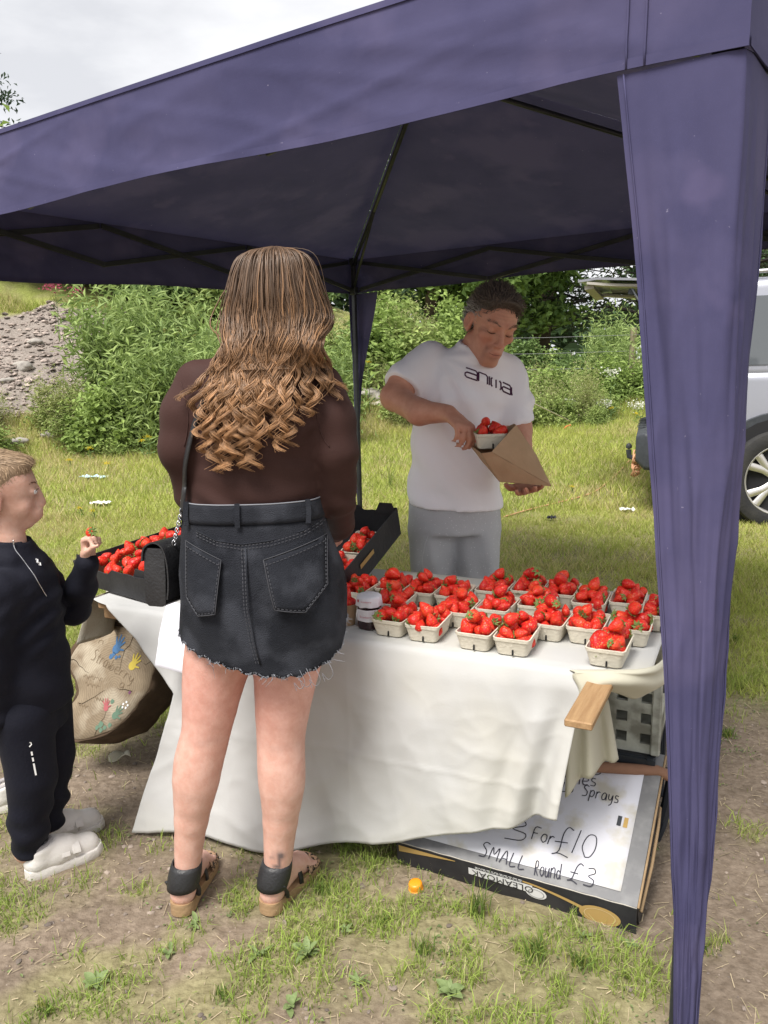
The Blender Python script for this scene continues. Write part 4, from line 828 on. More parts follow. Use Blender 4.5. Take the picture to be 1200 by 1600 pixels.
# flap of the same cloth hanging behind the plank, and the overhang at the right end
m_cream = M('cream_cloth', (.60, .575, .46), .8, (.57, .55, .45), sc=4, bump=.035, bsc=180, spec=.15, sheen=.15, transl=.15)
def pxp(px, py, s_y): return U(px, py, y=s_y)
def flapf(u, v):
    top0, top1 = pxp(888, 1100, 1.86), pxp(950, 1092, 1.90); bot0, bot1 = pxp(884, 1240, 1.87), pxp(966, 1182, 1.93)
    mid = pxp(925, 1205, 1.86)
    b = bot0*(1-u)**2+2*mid*u*(1-u)+bot1*u*u; p = (top0*(1-u)+top1*u)*(1-v)+b*v
    return p+np.array([-.3, -1, 0])*(.020*math.sin(u*14+1)*(.3+v)*.8+.004*fold(p, 9, 1))
obj('hanging_corner', G().sheet(flapf, 26, 18, .0016), m_cream, cl, True)
def overf(u, v):
    """from the gathered bunch at the front, round the right end"""
    a = cr_spline([T(-.375, 1.842, .662), T(-.30, 1.848, .672), T(-.205, 1.862, .684), T(-.172, 1.95, .680), T(-.168, 2.12, .674), T(-.17, 2.3, .672)], 6)
    bt = cr_spline([U(899, 1090, y=1.80), U(930, 1076, y=1.775), U(968, 1084, y=1.80), U(998, 1092, y=1.83), U(1022, 1066, y=1.91), U(1024, 985, y=2.08)], 6)
    i = u*(len(a)-1); k = int(min(i, len(a)-2)); f = i-k; p = a[k]*(1-f)+a[k+1]*f; q = bt[k]*(1-f)+bt[k+1]*f
    ou = nrmz(np.array([.55, -.75, .0])); bul = math.sin(math.pi*v)
    r = p*(1-v)+q*v+ou*(.030*bul*(.3+.7*min(1, u*3)))+np.array([0, 0, .022*bul*(1-u)])
    return r+ou*(.010*math.sin(v*9+u*3)*(1-.6*u)*min(1, 3*v)+.004*fold(r, 12, 3))
obj('end_overhang', G().sheet(overf, 30, 20, .0016), m_cream, cl, True)
# old hessian drape at the left end
m_hes = M('hessian', (.52, .49, .42), .9, (.43, .40, .33), sc=4, bump=.4, bsc=200, col3=(.40, .34, .25), sc3=5)
z_ = 0
def hes(u, v):
    p = T(-1.99, 1.90+.35*u, .655)*(1-v)+(T(-2.03+.03*math.sin(u*9), 1.86+.42*u, z_*0+.50))*v; return p+np.array([-1, -.35, 0])*(.016*math.sin(u*14)*v+.006*fold(p, 8))
def hes2(u, v):
    p0 = U(166+95*u, 915+26*u, y=2.86-.16*u); p1 = U(166+82*u, 1030+35*u, y=2.84-.16*u); p = p0*(1-v)+p1*v; return p+np.array([-.3, -1, 0])*(.012*math.sin(u*13)*v)
he_ = thing('hessian_drape', 'stained beige sacking hanging at the left end of the table above the log slice', 'cloth', tuple(T(-2.0, 2.0, .65)))
obj('side_fold', G().sheet(hes, 14, 12, .002), m_hes, he_, True); obj('front_fold', G().sheet(hes2, 16, 10, .002), m_hes, he_, True)
# paper sheet hanging on the front of the cloth
pa = [U(262, 938, y=2.30), U(315, 952, y=2.27), U(242, 1040, y=2.19), U(300, 1056, y=2.16)]
pap = thing('paper_sheet', 'blank looking white paper sheet hanging on the cloth left of the woman', 'paper', tuple(pa[2]))
obj('sheet', G().sheet(lambda u, v: (pa[0]*(1-u)+pa[1]*u)*(1-v)+(pa[2]*(1-u)+pa[3]*u)*v+np.array([-.2, -1, .1])*(.012*math.sin(v*math.pi)*(1 if v < .66 else .6)), 8, 12, .0006), M('white_paper', (.76, .76, .83), .7), pap, True)
# ---------------------------------------------------------------- cardboard box with the price sheet
m_card = M('brown_card', (.40, .28, .16), .85, (.34, .23, .13), sc=20); m_black = M('black_print_card', (.018, .018, .022), .5, (.03, .03, .034), sc=14, spec=.4); m_greycard = M('grey_card', (.20, .20, .205), .7, (.27, .27, .27), sc=18, det=7, lo=.45, hi=.7); m_sheet = M('price_paper', (.70, .70, .755), .6, (.66, .66, .71), sc=3, col3=(.57, .54, .47), sc3=9); m_pen = M('pen_ink', (.03, .03, .045), .6); m_gold = M('gold_print', (.42, .28, .10), .6)
FL, FR = np.array([.015, 2.036, .078]), np.array([.600, 1.735, .078]); bx = nrmz(FR-FL); by0 = np.cross([0, 0, 1.], bx); TI = math.radians(27); by = by0*math.cos(TI)+np.array([0, 0, math.sin(TI)]); bz = np.cross(bx, by)
BW, BD, BH = np.linalg.norm(FR-FL), .46, .088
boxm = Matrix(((bx[0], by[0], bz[0], FL[0]), (bx[1], by[1], bz[1], FL[1]), (bx[2], by[2], bz[2], FL[2]), (0, 0, 0, 1)))
box = thing('price_box', 'black cardboard tray turned over as a stand for the handwritten price sheet', 'box', (0,0,0)); box.matrix_world = boxm
bend = lambda x: .004*math.sin(x*9)
def wall_front(u, v): x = BW*u; hh_ = BH*v*(.98-.20*(1-u)**2)-.003*math.sin(x*8)*v; return (x, -.36*hh_+.003*math.sin(x*7)*v, -.003-.90*hh_)
obj('front_wall', G().sheet(wall_front, 24, 5, .004), m_black, box, True, True, 40)
obj('right_wall', G().sheet(lambda u, v: (BW-.003+.004*math.sin(u*6)*v, BD*u, -.003-BH*v), 12, 4, .004), m_black, box, True, True, 40)
obj('left_wall', G().sheet(lambda u, v: (.003, BD*(1-u), -.003-BH*v*.8), 8, 4, .004), m_black, box, True, True, 40)
obj('back_wall', G().sheet(lambda u, v: (BW*(1-u), BD-.003, -.003-BH*v), 8, 4, .004), m_black, box, True, True, 40)
obj('top_face', G().sheet(lambda u, v: (BW*u, BD*v, .002*math.sin(u*5)*math.sin(v*4)), 14, 10, .003), m_greycard, box, True, True, 40)
obj('card_edge', G().tube([(BW+.003, 0, -.002), (BW+.004, BD*.3, -.003), (BW+.004, BD*.6, -.001), (BW+.003, BD, -.003)], .0032, 5), m_card, box, True, True)
obj('card_edge', G().tube([(BW+.006, .01, -.035), (BW+.012, BD*.3, -.04), (BW+.012, BD*.55, -.035), (BW+.006, BD*.7, -.05)], .0045, 5), m_card, box, True, True)
obj('card_edge', G().tube([(BW*k/20, -.0015, -.001+.0015*math.sin(k*2.7)) for k in range(21)], .0016, 4), M('torn_card', (.5, .47, .42), .9), box, True, True)
obj('hand_hole', G().rbox((BW+.003, BD*.42, -.026), (.006, .06, .022), .002), m_in, box, local=True)
obj('price_sheet', G().sheet(lambda u, v: (.022+(BW-.066)*u, .028+(BD-.06)*v, .0028+.002*math.sin(u*5)*math.sin(v*4)+.0005*math.sin(u*23+v*9)), 14, 10, .0005), m_sheet, box, True, True)
# pen strokes: letters as polylines on a 1 x 1.4 cell
ST = {'n': [[(0,0),(0,.9)],[(0,.6),(.3,.92),(.6,.8),(.62,0)]], 'g': [[(.62,.75),(.3,.92),(.02,.6),(.15,.15),(.5,.2),(.62,.8),(.6,-.2),(.35,-.5),(.05,-.35)]], 'r': [[(0,0),(.03,.85)],[(.02,.5),(.25,.85),(.5,.8)]],
 'i': [[(.1,0),(.12,.8)]], 'e': [[(.02,.4),(.6,.5),(.5,.85),(.2,.85),(.02,.4),(.2,.03),(.6,.1)]], 's': [[(.5,.8),(.15,.85),(.1,.55),(.48,.35),(.42,.05),(0,.05)]], '1': [[(.2,0),(.3,1.3)]], '0': [[(.35,0),(.05,.5),(.2,1.15),(.6,1.2),(.75,.6),(.6,.1),(.35,0)]],
 'S': [[(.75,1.25),(.35,1.35),(.1,1.05),(.6,.6),(.55,.1),(0,.02)]], 'p': [[(0,-.5),(.05,.85)],[(.03,.6),(.35,.9),(.6,.6),(.4,.1),(.03,.2)]], 'a': [[(.6,.75),(.3,.9),(.02,.5),(.15,.05),(.5,.2),(.6,.8),(.65,.02)]], 'y': [[(0,.85),(.05,.3),(.35,.2),(.55,.8),(.5,-.2),(.2,-.5)]],
 '3': [[(.1,1.2),(.5,1.3),(.65,1.0),(.25,.7),(.7,.5),(.6,.1),(.05,.05)]], 'F': [[(.05,0),(.05,1.2),(.7,1.3)],[(.05,.65),(.5,.7)]], 'o': [[(.35,0),(.03,.35),(.2,.8),(.55,.75),(.6,.25),(.35,0)]], '£': [[(.85,1.25),(.6,1.35),(.4,1.0),(.3,.2),(0,.0),(.3,.08),(.75,-.05)],[(.05,.6),(.65,.62)]],
 'M': [[(0,0),(.1,1.1),(.4,.5),(.75,1.15),(.8,0)]], 'A': [[(0,0),(.4,1.15),(.75,0)],[(.15,.4),(.65,.4)]], 'L': [[(.05,1.15),(.02,0),(.6,.05)]], 'R': [[(.1,0),(.12,1.25),(.5,1.2),(.45,.7),(.12,.65),(.6,0)]], 'u': [[(0,.85),(.05,.1),(.4,.1),(.55,.85),(.6,0)]], 'd': [[(.55,.6),(.2,.75),(.02,.3),(.25,.02),(.55,.3),(.6,1.4)],[(.58,.3),(.65,0)]],
 'T': [[(.3,0),(.3,1.25)],[(-.05,1.25),(.7,1.28)]], 'w': [[(0,.8),(.15,.05),(.35,.6),(.55,.05),(.75,.85)]], 'b': [[(.03,1.3),(.05,.02),(.5,.1),(.55,.6),(.05,.65)]], 'B': [[(.05,0),(.05,1.2),(.5,1.1),(.1,.65),(.6,.4),(.05,0)]], 't': [[(.25,1.1),(.22,.1),(.5,.05)],[(0,.75),(.5,.78)]], 'l': [[(.1,1.3),(.1,0)]], 'f': [[(.6,1.2),(.3,1.25),(.22,.9),(.2,-.1)],[(0,.6),(.5,.62)]], 'h': [[(0,1.3),(.02,0)],[(.02,.5),(.35,.8),(.55,.6),(.55,0)]], 'C': [[(.7,1.1),(.3,1.2),(.02,.6),(.25,.05),(.7,.1)]]}
def write(g, txt, org, dx, up, nrm, size, wdt, gap=.9, slant=0, proj=None):
    """handwriting: org is the start, dx the line direction, up the letter height"""
    c = 0.0
    for ch in txt:
        if ch == ' ': c += .55; continue
        for st in ST.get(ch, []):
            pl = cr_spline([np.array([a, b, 0.]) for a, b in st], 4); pts = [org+dx*((c+p[0]+slant*p[1])*size)+up*(p[1]*size) for p in pl]
            if proj: pts = [proj(p) for p in pts]
            g.ribbon(pts, wdt, nrm)
        wmax = max(p[0] for st in ST.get(ch, [[(0, 0)]]) for p in st); c += wmax+(gap-.62)
    return g
X3, Y3, Z3 = np.array([1., 0, 0]), np.array([0, 1., 0]), np.array([0, 0, 1.])
boxI = boxm.inverted()
def on_sheet(px, py):
    """where a line of sight meets the sheet"""
    d = FW+RT*(px-600)/CF-UPV*(py-800)/CF; o = np.array([0, 0, CH]); t = ((FL-o)@bz)/(d@bz); return np.array(boxI @ Vector(o+d*t))
def psheet(p): return np.array([p[0], p[1], .0042+.002*math.sin((p[0]-.022)/(BW-.066)*5)*math.sin((p[1]-.028)/(BD-.06)*4)])
for txt, p0, p1, sz in [('ning', (868, 1190), (942, 1203), .045), ('erries', (868, 1222), (930, 1230), .030), ('Lo  Sprays', (878, 1237), (965, 1256), .026), ('T', (733, 1303), (770, 1300), .034), ('3', (786, 1312), (820, 1318), .050), ('For', (830, 1312), (862, 1322), .030), ('£', (862, 1335), (890, 1340), .062), ('10', (888, 1332), (925, 1344), .055), ('SMALL', (748, 1338), (818, 1360), .032), ('Round', (834, 1368), (875, 1375), .030), ('£3', (886, 1376), (925, 1389), .040)]:
    a, b = on_sheet(*p0), on_sheet(*p1); dx = b-a; ln = np.linalg.norm(dx); dx = dx/ln; up = np.array([-dx[1], dx[0], 0])
    gg = write(G(), txt, np.zeros(3), X3, Y3, Z3, 1, .1); wid = max(v[0] for v in gg.v)-.05
    g = write(G(), txt, a, dx*(ln/wid/sz), up, Z3, sz, .0027, proj=psheet); obj('handwriting', g, m_pen, box, local=True)
for k, c in ((0, m_trim), (1, M('tan_print', (.55, .36, .12), .6))): a = on_sheet(963+10*k, 1290+3*k); obj('colour_patch', G().sheet(lambda u, v: (a[0]+.011*u, a[1]+.030*v, psheet(a)[2]), 1, 1), c, box, local=True)
# printing on the black front wall: gilt spoons and a white word, upside down
def fw(x, d, off=.0066): p = np.array(wall_front(np.clip(x/BW, 0, 1), np.clip(d, 0, 1))); return p+np.array([0, -off, 0])
def disc_on(cx, cd, rx, rd, n=24, off=.0066): return [fw(cx+rx*math.cos(2*math.pi*k/n), cd+rd*math.sin(2*math.pi*k/n), off) for k in range(n)]
g = G(); g.add(disc_on(BW*.865, .52, .052, .30), [tuple(range(24))]); g.rings([[fw(BW*(.56+.24*k/8), .10+.30*(k/8)**1.5-.03) for k in range(9)], [fw(BW*(.56+.24*k/8), .13+.30*(k/8)**1.5+.05*(k/8)) for k in range(9)]], False); obj('spoon_print', g, m_gold, box, local=True)
g = G(); g.rings([disc_on(BW*.865, .52, .040, .23, 24, .0076), disc_on(BW*.865, .52, .038, .215, 24, .0076)], True); obj('spoon_ring', g, M('pale_gold', (.60, .46, .24), .6), box, local=True)
g = G(); g.rings([[fw(BW*(.012+.26*k/8), .05) for k in range(9)], [fw(BW*(.012+.26*k/8), .34-.26*(k/8)) for k in range(9)]], False); obj('gold_band', g, m_gold, box, local=True)
m_wpr = M('white_print', (.62, .62, .62), .6)
def text_mesh(txt, size, fat=0):
    cu = bpy.data.curves.new('lettering', 'FONT'); cu.body = txt; cu.size = size; cu.align_x = 'CENTER'; cu.resolution_u = 2; cu.offset = fat
    o = bpy.data.objects.new('lettering', cu); COL.objects.link(o); dg = bpy.context.evaluated_depsgraph_get(); dg.update(); me = bpy.data.meshes.new_from_object(o.evaluated_get(dg)); bpy.data.objects.remove(o); bpy.data.curves.remove(cu)
    g = G(); g.v = [tuple(v.co) for v in me.vertices]; g.f = [tuple(p.vertices) for p in me.polygons]; bpy.data.meshes.remove(me); return g
g = G(); g.rings([[fw(BW*(.33+.27*k/8), .17) for k in range(9)], [fw(BW*(.33+.27*k/8), .46) for k in range(9)]], False); obj('white_patch', g, m_wpr, box, local=True)
g = text_mesh('OLEAMOAK', .032); g.v = [tuple(fw(BW*.475-x, .19+(y+.002)/.088*.95, .0078)) for x, y, z in g.v]; obj('lettering', g, m_black, box, local=True)
g = G()
for r_ in range(2):
    x_ = BW*.36
    while x_ < BW*.56:
        l_ = random.uniform(.004, .012); g.rings([[fw(x_, .05+.05*r_, .0072), fw(x_+l_, .05+.05*r_, .0072)], [fw(x_, .075+.05*r_, .0072), fw(x_+l_, .075+.05*r_, .0072)]], False); x_ += l_+.003
obj('small_print', g, m_wpr, box, local=True)['kind'] = 'stuff'
g = G(); g.add(disc_on(BW*.615, .42, .028, .20), [tuple(range(24))]); obj('white_emblem', g, m_wpr, box, local=True)
g = G(); g.rings([disc_on(BW*.615, .42, .022, .155, 24, .0076), disc_on(BW*.615, .42, .020, .14, 24, .0076)], True); obj('emblem_ring', g, m_greycard, box, local=True)
# orange bottle cap
q = U(650, 1389, z=0); cp = thing('bottle_cap', 'bright orange plastic cap on the ground at the left end of the price box', 'bottle cap', (q[0], q[1], float(gz(q[0], q[1]))), rot=(.12, -.1, 0))
g = G(); rings_ = []
for r, z in ((.0185, 0), (.0188, .003), (.0185, .017), (.0172, .021), (.012, .0228)): rings_.append([((r+(.0006 if k % 2 and z < .018 else 0))*math.cos(2*math.pi*k/40), (r+(.0006 if k % 2 and z < .018 else 0))*math.sin(2*math.pi*k/40), z) for k in range(40)])
g.rings(rings_, True, True, True); obj('cap_body', g, M('orange_plastic', (.80, .30, .015), .4, spec=.5), cp, True, True, 50); obj('cap_lip', G().lathe([(.0192, 0), (.0205, .001), (.0205, .0035), (.0190, .0045)], 32), bpy.data.materials['orange_plastic'], cp, True, True, 40)
# ---------------------------------------------------------------- log slice painted with handprints
m_wood = M('sawn_wood', (.31, .245, .165), .8, (.20, .15, .10), sc=5, det=7, bump=.25, bsc=30, col3=(.42, .36, .27), sc3=7); m_lbark = M('log_bark', (.075, .050, .032), .95, (.12, .08, .05), sc=8, bump=.9, bsc=18)
_t = m_wood.node_tree; _b = [x for x in _t.nodes if x.type == 'BSDF_PRINCIPLED'][0]; _s = _b.inputs['Base Color'].links[0].from_socket; _w = _t.nodes.new('ShaderNodeTexWave'); _w.wave_type = 'RINGS'; _w.rings_direction = 'Z'; _w.inputs['Scale'].default_value = 38; _w.inputs['Distortion'].default_value = 6; _w.inputs['Detail'].default_value = 3; _w.inputs['Detail Scale'].default_value = 1.2
_c0 = _t.nodes.new('ShaderNodeTexCoord'); _t.links.new(_c0.outputs['Object'], _w.inputs['Vector']); _m = _t.nodes.new('ShaderNodeMix'); _m.data_type = 'RGBA'; _m.blend_type = 'MULTIPLY'; _m.inputs['Factor'].default_value = .20; _t.links.new(_s, _m.inputs['A']); _t.links.new(_w.outputs['Color'], _m.inputs['B']); _t.links.new(_m.outputs['Result'], _b.inputs['Base Color'])
LC = U(178, 1072, y=2.60); ln_ = nrmz([-.34, -.82, .46]); lx = nrmz(np.cross([0, 0, 1.], -ln_)*-1); lx = nrmz(np.cross(ln_, [0, 0, 1.])); lx = -lx if lx[0] < 0 else lx; ly = np.cross(ln_, lx); ly = -ly if ly[2] < 0 else ly
log = thing('log_slice', 'thick sawn log slice painted with coloured handprints and the word Strawberry', 'log', tuple(LC)); log.matrix_world = Matrix(((lx[0], ly[0], ln_[0], LC[0]), (lx[1], ly[1], ln_[1], LC[1]), (lx[2], ly[2], ln_[2], LC[2]), (0, 0, 0, 1)))
outl = [(176,977),(205,983),(228,1003),(241,1030),(238,1050),(232,1075),(222,1090),(205,1112),(182,1136),(155,1148),(125,1156),(108,1150),(104,1128),(106,1108),(122,1085),(118,1062),(108,1040),(112,1022),(128,1000),(150,984)]
LI = log.matrix_world.inverted()
def on_log(px, py):
    d = FW+RT*(px-600)/CF-UPV*(py-800)/CF; o = np.array([0, 0, CH]); t = ((LC-o)@ln_)/(d@ln_); p = np.array(LI @ Vector(o+d*t)); return np.array([p[0], p[1], 0])
ol = [on_log(*p) for p in outl]; ol = [ol[0]*0+p for p in cr_spline(ol+[ol[0]], 4)[:-1]]
def ringz(k, z): return [(p[0]*k, p[1]*k, z+.0) for i, p in enumerate(ol)]
cen = np.mean(ol, 0); n = len(ol)
g = G(); g.rings([ringz(.02, .0), ringz(.35, .0), ringz(.7, .0), ringz(.985, 0), ringz(1.0, -.006)], True, True); obj('sawn_face', g, m_wood, log, True, True)
g = G(); g.rings([ringz(1.0, -.006)]+[[(p[0]*(1.045+.02*math.sin(i*.9+k)), p[1]*(1.045+.02*math.sin(i*.9+k)), .002-.168*(k-1)/4+.003*math.sin(i*2.3)) for i, p in enumerate(ol)] for k in range(1, 6)], True, False, True); obj('bark', g, m_lbark, log, True, True)
m_crack = M('wood_crack', (.05, .035, .02), .9)
for a0, r0, r1 in ((.4, .3, .97), (1.9, .15, .6), (2.9, .5, .98), (4.1, .2, .75), (5.2, .55, .99), (0.9, .75, .99)):
    pp = []
    for q_ in np.linspace(r0, r1, 7):
        j = (a0/6.2832*n+.9*math.sin(q_*9)) % n; e = ol[int(j) % n]; pp.append(np.array([e[0]*q_, e[1]*q_, .0009]))
    obj('crack', G().ribbon(pp, [.0008, .0012, .0016, .002, .0024, .003, .0036], Z3), m_crack, log, local=True)
def paint(name, pts, rad, mat, z=.0012):
    g = G()
    for (px, py), r in zip(pts, rad):
        c = on_log(px, py); g.add([(c[0]+r*math.cos(2*math.pi*k/9)*(1+.2*math.sin(k*3)), c[1]+r*math.sin(2*math.pi*k/9)*(1+.2*math.cos(k*2)), z+.0002*len(g.f)) for k in range(9)], [tuple(range(9))])
    return obj(name, g, mat, log, local=True)
def hand_paint(name, cx, cy, sc, ang, mat):
    g = G(); c = on_log(cx, cy); ca, sa = math.cos(ang), math.sin(ang)
    def tr(x, y): return (c[0]+sc*(x*ca-y*sa), c[1]+sc*(x*sa+y*ca), .0012+.0001*len(g.f))
    g.add([tr(.5*math.cos(2*math.pi*k/12), .55*math.sin(2*math.pi*k/12)) for k in range(12)], [tuple(range(12))])
    for a, l0, l1 in ((-.55, .5, 1.35), (-.18, .55, 1.6), (.15, .55, 1.55), (.5, .5, 1.3), (1.25, .4, 1.05)):
        g.ribbon([tr(l*math.sin(a), l*math.cos(a)) for l in np.linspace(l0, l1, 4)], [sc*.24, sc*.22, sc*.2, sc*.14], Z3)
    return obj(name, g, mat, log, local=True)
hand_paint('blue_handprint', 182, 1014, .033, -.35, M('blue_paint', (.06, .15, .30), .7)); paint('blue_palm_mark', [(178, 1022), (174, 1026), (182, 1027), (187, 1026)], [.008, .009, .007, .005], bpy.data.materials['blue_paint'])
hand_paint('yellow_handprint', 207, 1040, .030, -.45, M('yellow_paint', (.52, .41, .07), .7)); hand_paint('pink_handprint', 166, 1106, .021, .2, M('pink_paint', (.40, .11, .12), .7)); hand_paint('green_handprint', 180, 1118, .025, -.6, M('green_paint', (.12, .20, .14), .7)); paint('green_ring', [(158, 1132), (164, 1137), (152, 1137), (158, 1141), (172, 1133)], [.011, .008, .008, .008, .008], bpy.data.materials['green_paint'])
paint('green_dot', [(176, 1096)], [.008], bpy.data.materials['green_paint']); paint('white_flower', [(193, 1100), (198, 1097), (200, 1102), (197, 1106), (192, 1105)], [.004]*5, m_white); paint('purple_mark', [(203, 1082)], [.006], M('purple_paint', (.16, .06, .12), .7))
m_burn = M('burnt_line', (.20, .145, .09), .8)
for txt, p0, p1, sz in [('Straw', (142, 1030), (172, 1048), .030), ('berry', (170, 1045), (205, 1068), .026), ('n', (154, 1005), (160, 1007), .014), ('a', (186, 1073), (192, 1076), .02)]:
    a, b = on_log(*p0), on_log(*p1); dx = b-a; l_ = np.linalg.norm(dx); dx /= l_; up = np.array([-dx[1], dx[0], 0]); gg = write(G(), txt, np.zeros(3), X3, Y3, Z3, 1, .1); 
    if not gg.v: continue
    wid = max(v[0] for v in gg.v)-.05; obj('carved_word', write(G(), txt, a+np.array([0, 0, .0014]), dx*(l_/wid/sz), up, Z3, sz, .0019), m_burn, log, local=True)
for x0_, y0_, w_ in ((130, 1056, 30), (134, 1068, 22), (122, 1100, 16), (148, 1090, 14)):
    obj('burnt_scrawl', G().ribbon([on_log(x0_+w_*k/24, y0_+5*k/24+4*math.sin(k*1.3)*math.cos(k*.4+x0_))+np.array([0, 0, .0014]) for k in range(25)], .0017, Z3), m_burn, log, local=True)
# crumpled cloth end on the ground beside the log
q = [U(170, 1190, z=.01), U(198, 1172, z=.03), U(205, 1190, z=.01)]
tag(obj('cloth_scrap', G().sheet(lambda u, v: (q[0]*(1-u)+q[1]*u)*(1-v)+(q[0]*(1-u)+q[2]*u)*v+np.array([0, 0, .012+.015*math.sin(u*5+v*4)]), 8, 5, .002), m_cream, None, True), 'crumpled end of cream cloth on the ground right of the log slice', 'cloth')
# ---------------------------------------------------------------- people
m_skin = M('skin', (1, 1, 1), .52, (.88, .80, .77), sc=34, det=5, attr=True, spec=.35, sss=.12, bump=.12, bsc=220)
def surf(name, fld, mat, parent, col=None, it=2, disp=None, lam=.5):
    P, F = fld.mesh(); P = laplace(P, F, it, lam)
    if disp is not None: P = disp(P)
    c = None
    if col is not None: c = col(P) if callable(col) else np.tile(np.array([col]), (len(P), 1))
    off = np.array(parent.location) if parent is not None else np.zeros(3); me = mesh_np(name, P-off, F, mat, True, c)
    o = bpy.data.objects.new(name, me); COL.objects.link(o)
    if parent is not None: o.parent = parent
    return o, P, F
def blob(P, c, r): return np.exp(-(((P-np.array(c))/np.array(r))**2).sum(1))
def hand(f, wrist, dirv, palmn, size=.185, curl=(.3, .3, .3, .3), thumb=(.7, .2), k=.008, spread=.10, side=1):
    """palm, four unequal bent fingers and a thumb; dirv points to the fingertips, palmn out of the palm, side=+1 puts the thumb on dirv x palmn"""
    d = nrmz(dirv); n = nrmz(np.array(palmn)-d*(np.array(palmn)@d)); t = np.cross(d, n)*side; w = np.array(wrist, float); s = size
    pl = .50*s; out = []
    for i in range(4):
        o = (1.5-i)/1.5*.165*s; a = w+t*o*.55+d*.08*s; b = w+d*pl*(1-.04*abs(i-1))+t*o; f.rc(a, b, .085*s, .068*s, k*1.6)
    lens = (.40, .45, .42, .33)
    for i in range(4):
        o = (1.5-i)/1.5*.165*s; p = w+d*pl*(1-.04*abs(i-1))+t*o; L = lens[i]*s; ang = 0; dd = nrmz(d+t*spread*(1.5-i)/1.5); r0 = .058*s*(1 if i < 3 else .88)
        for j, fr in enumerate((.46, .30, .24)):
            ang += curl[i]*(1.0 if j < 2 else .7); v = dd*math.cos(ang)+n*math.sin(ang); q = p+v*L*fr; f.rc(p, q, r0*(1-.10*j), r0*(.93-.12*j), k*.45); p = q
        out.append(p)
    p = w+d*.14*s+t*.13*s; v = nrmz(d*.75+t*thumb[0]+n*thumb[1]); q = p+v*.23*s; f.rc(p, q, .085*s, .066*s, k); v2 = nrmz(d*.95+t*thumb[0]*.35+n*thumb[1]*1.2); q2 = q+v2*.19*s; f.rc(q, q2, .064*s, .052*s, k*.5); q3 = q2+nrmz(v2+n*thumb[1]*.5)*.13*s; f.rc(q2, q3, .053*s, .042*s, k*.5); out.append(q3)
    return out
def head(f, c, R, s=1.0, child=False, k=.012):
    """head grown into the body field; local x to the person's left, -y forward, z up; returns the local-to-world map"""
    c = np.array(c, float); R = np.array(R)
    W = lambda *p: c+R@(np.array(p)*s)
    rr = lambda *p: np.array(p)*s
    f.ell(W(0, .018, .045), rr(.076, .094, .086), R, k)                       # cranium
    f.ell(W(0, -.030, .02), rr(.066, .066, .080), R, .02*s)                   # forehead and face mass
    if child:
        f.ell(W(0, -.032, -.040), rr(.054, .050, .052), R, .022*s)
        for sx in (1, -1): f.ell(W(.032*sx, -.058, -.034), rr(.022, .020, .022), R, .018*s)
        f.rc(W(0, -.070, -.083), W(0, -.066, -.087), .017*s, .017*s, .02*s)
    else:
        f.ell(W(0, -.030, -.050), rr(.056, .054, .066), R, .022*s)            # jaw
        for sx in (1, -1):
            f.rc(W(.052*sx, .005, -.058), W(.018*sx, -.072, -.098), .018*s, .015*s, .022*s)
            f.ell(W(.040*sx, -.064, -.014), rr(.024, .020, .018), R, .014*s)  # cheek bones
        f.rc(W(-.012, -.080, -.102), W(.012, -.080, -.102), .016*s, .016*s, .016*s)
    for sx in (1, -1):
        f.ell(W(.033*sx, -.103, .010), rr(*((.021, .016, .015) if not child else (.018, .0125, .012))), R, .010*s, True)       # eye sockets
        f.ell(W(.032*sx, -.081, .010), rr(.0145, .0135, .0125), R, .004*s)           # lids
        child or f.rc(W(.012*sx, -.096, .030), W(.050*sx, -.080, .030), (.0085 if not child else .005)*s, (.006 if not child else .004)*s, .012*s)  # brow
        f.ell(W(.077*sx, .015, -.004), rr(.010, .020, .032), R@rotm(0, 0, -22*sx), .006*s)  # ears
        f.ell(W(.085*sx, .009, .0), rr(.007, .011, .018), R, .005*s, True)
        f.rc(W(.074*sx, .006, -.026), W(.075*sx, .004, -.034), .008*s, .006*s, .006*s)
    nl = .013 if child else .030
    f.ell(W(0, -.088, -.012), rr(.013, .018, .032), R, .010*s)
    f.rc(W(0, -.094, .018), W(0, -.100-nl*.62, -.026), .0085*s, .0115*s, .009*s)     # nose
    for sx in (1, -1): f.ell(W(.011*sx, -.102-nl*.22, -.030), rr(.009, .011, .008), R, .006*s)
    for sx in ((1, -1) if not child else ()): f.ell(W(.006*sx, -.104-nl*.3, -.040), rr(.0035, .005, .003), R, .003*s, True)
    mz = -.063 if not child else -.058
    f.ell(W(0, -.088, mz), rr(.032, .020, .026), R, .016*s)
    f.rc(W(-.017, -.104, mz+.006), W(.017, -.104, mz+.006), .0052*s, .0052*s, .005*s)   # lips
    f.rc(W(-.014, -.103, mz-.007), W(.014, -.103, mz-.007), .0062*s, .0062*s, .005*s)
    f.rc(W(-.022, -.109, mz), W(.022, -.109, mz), .0022*s, .0022*s, .003*s, True)
    return W
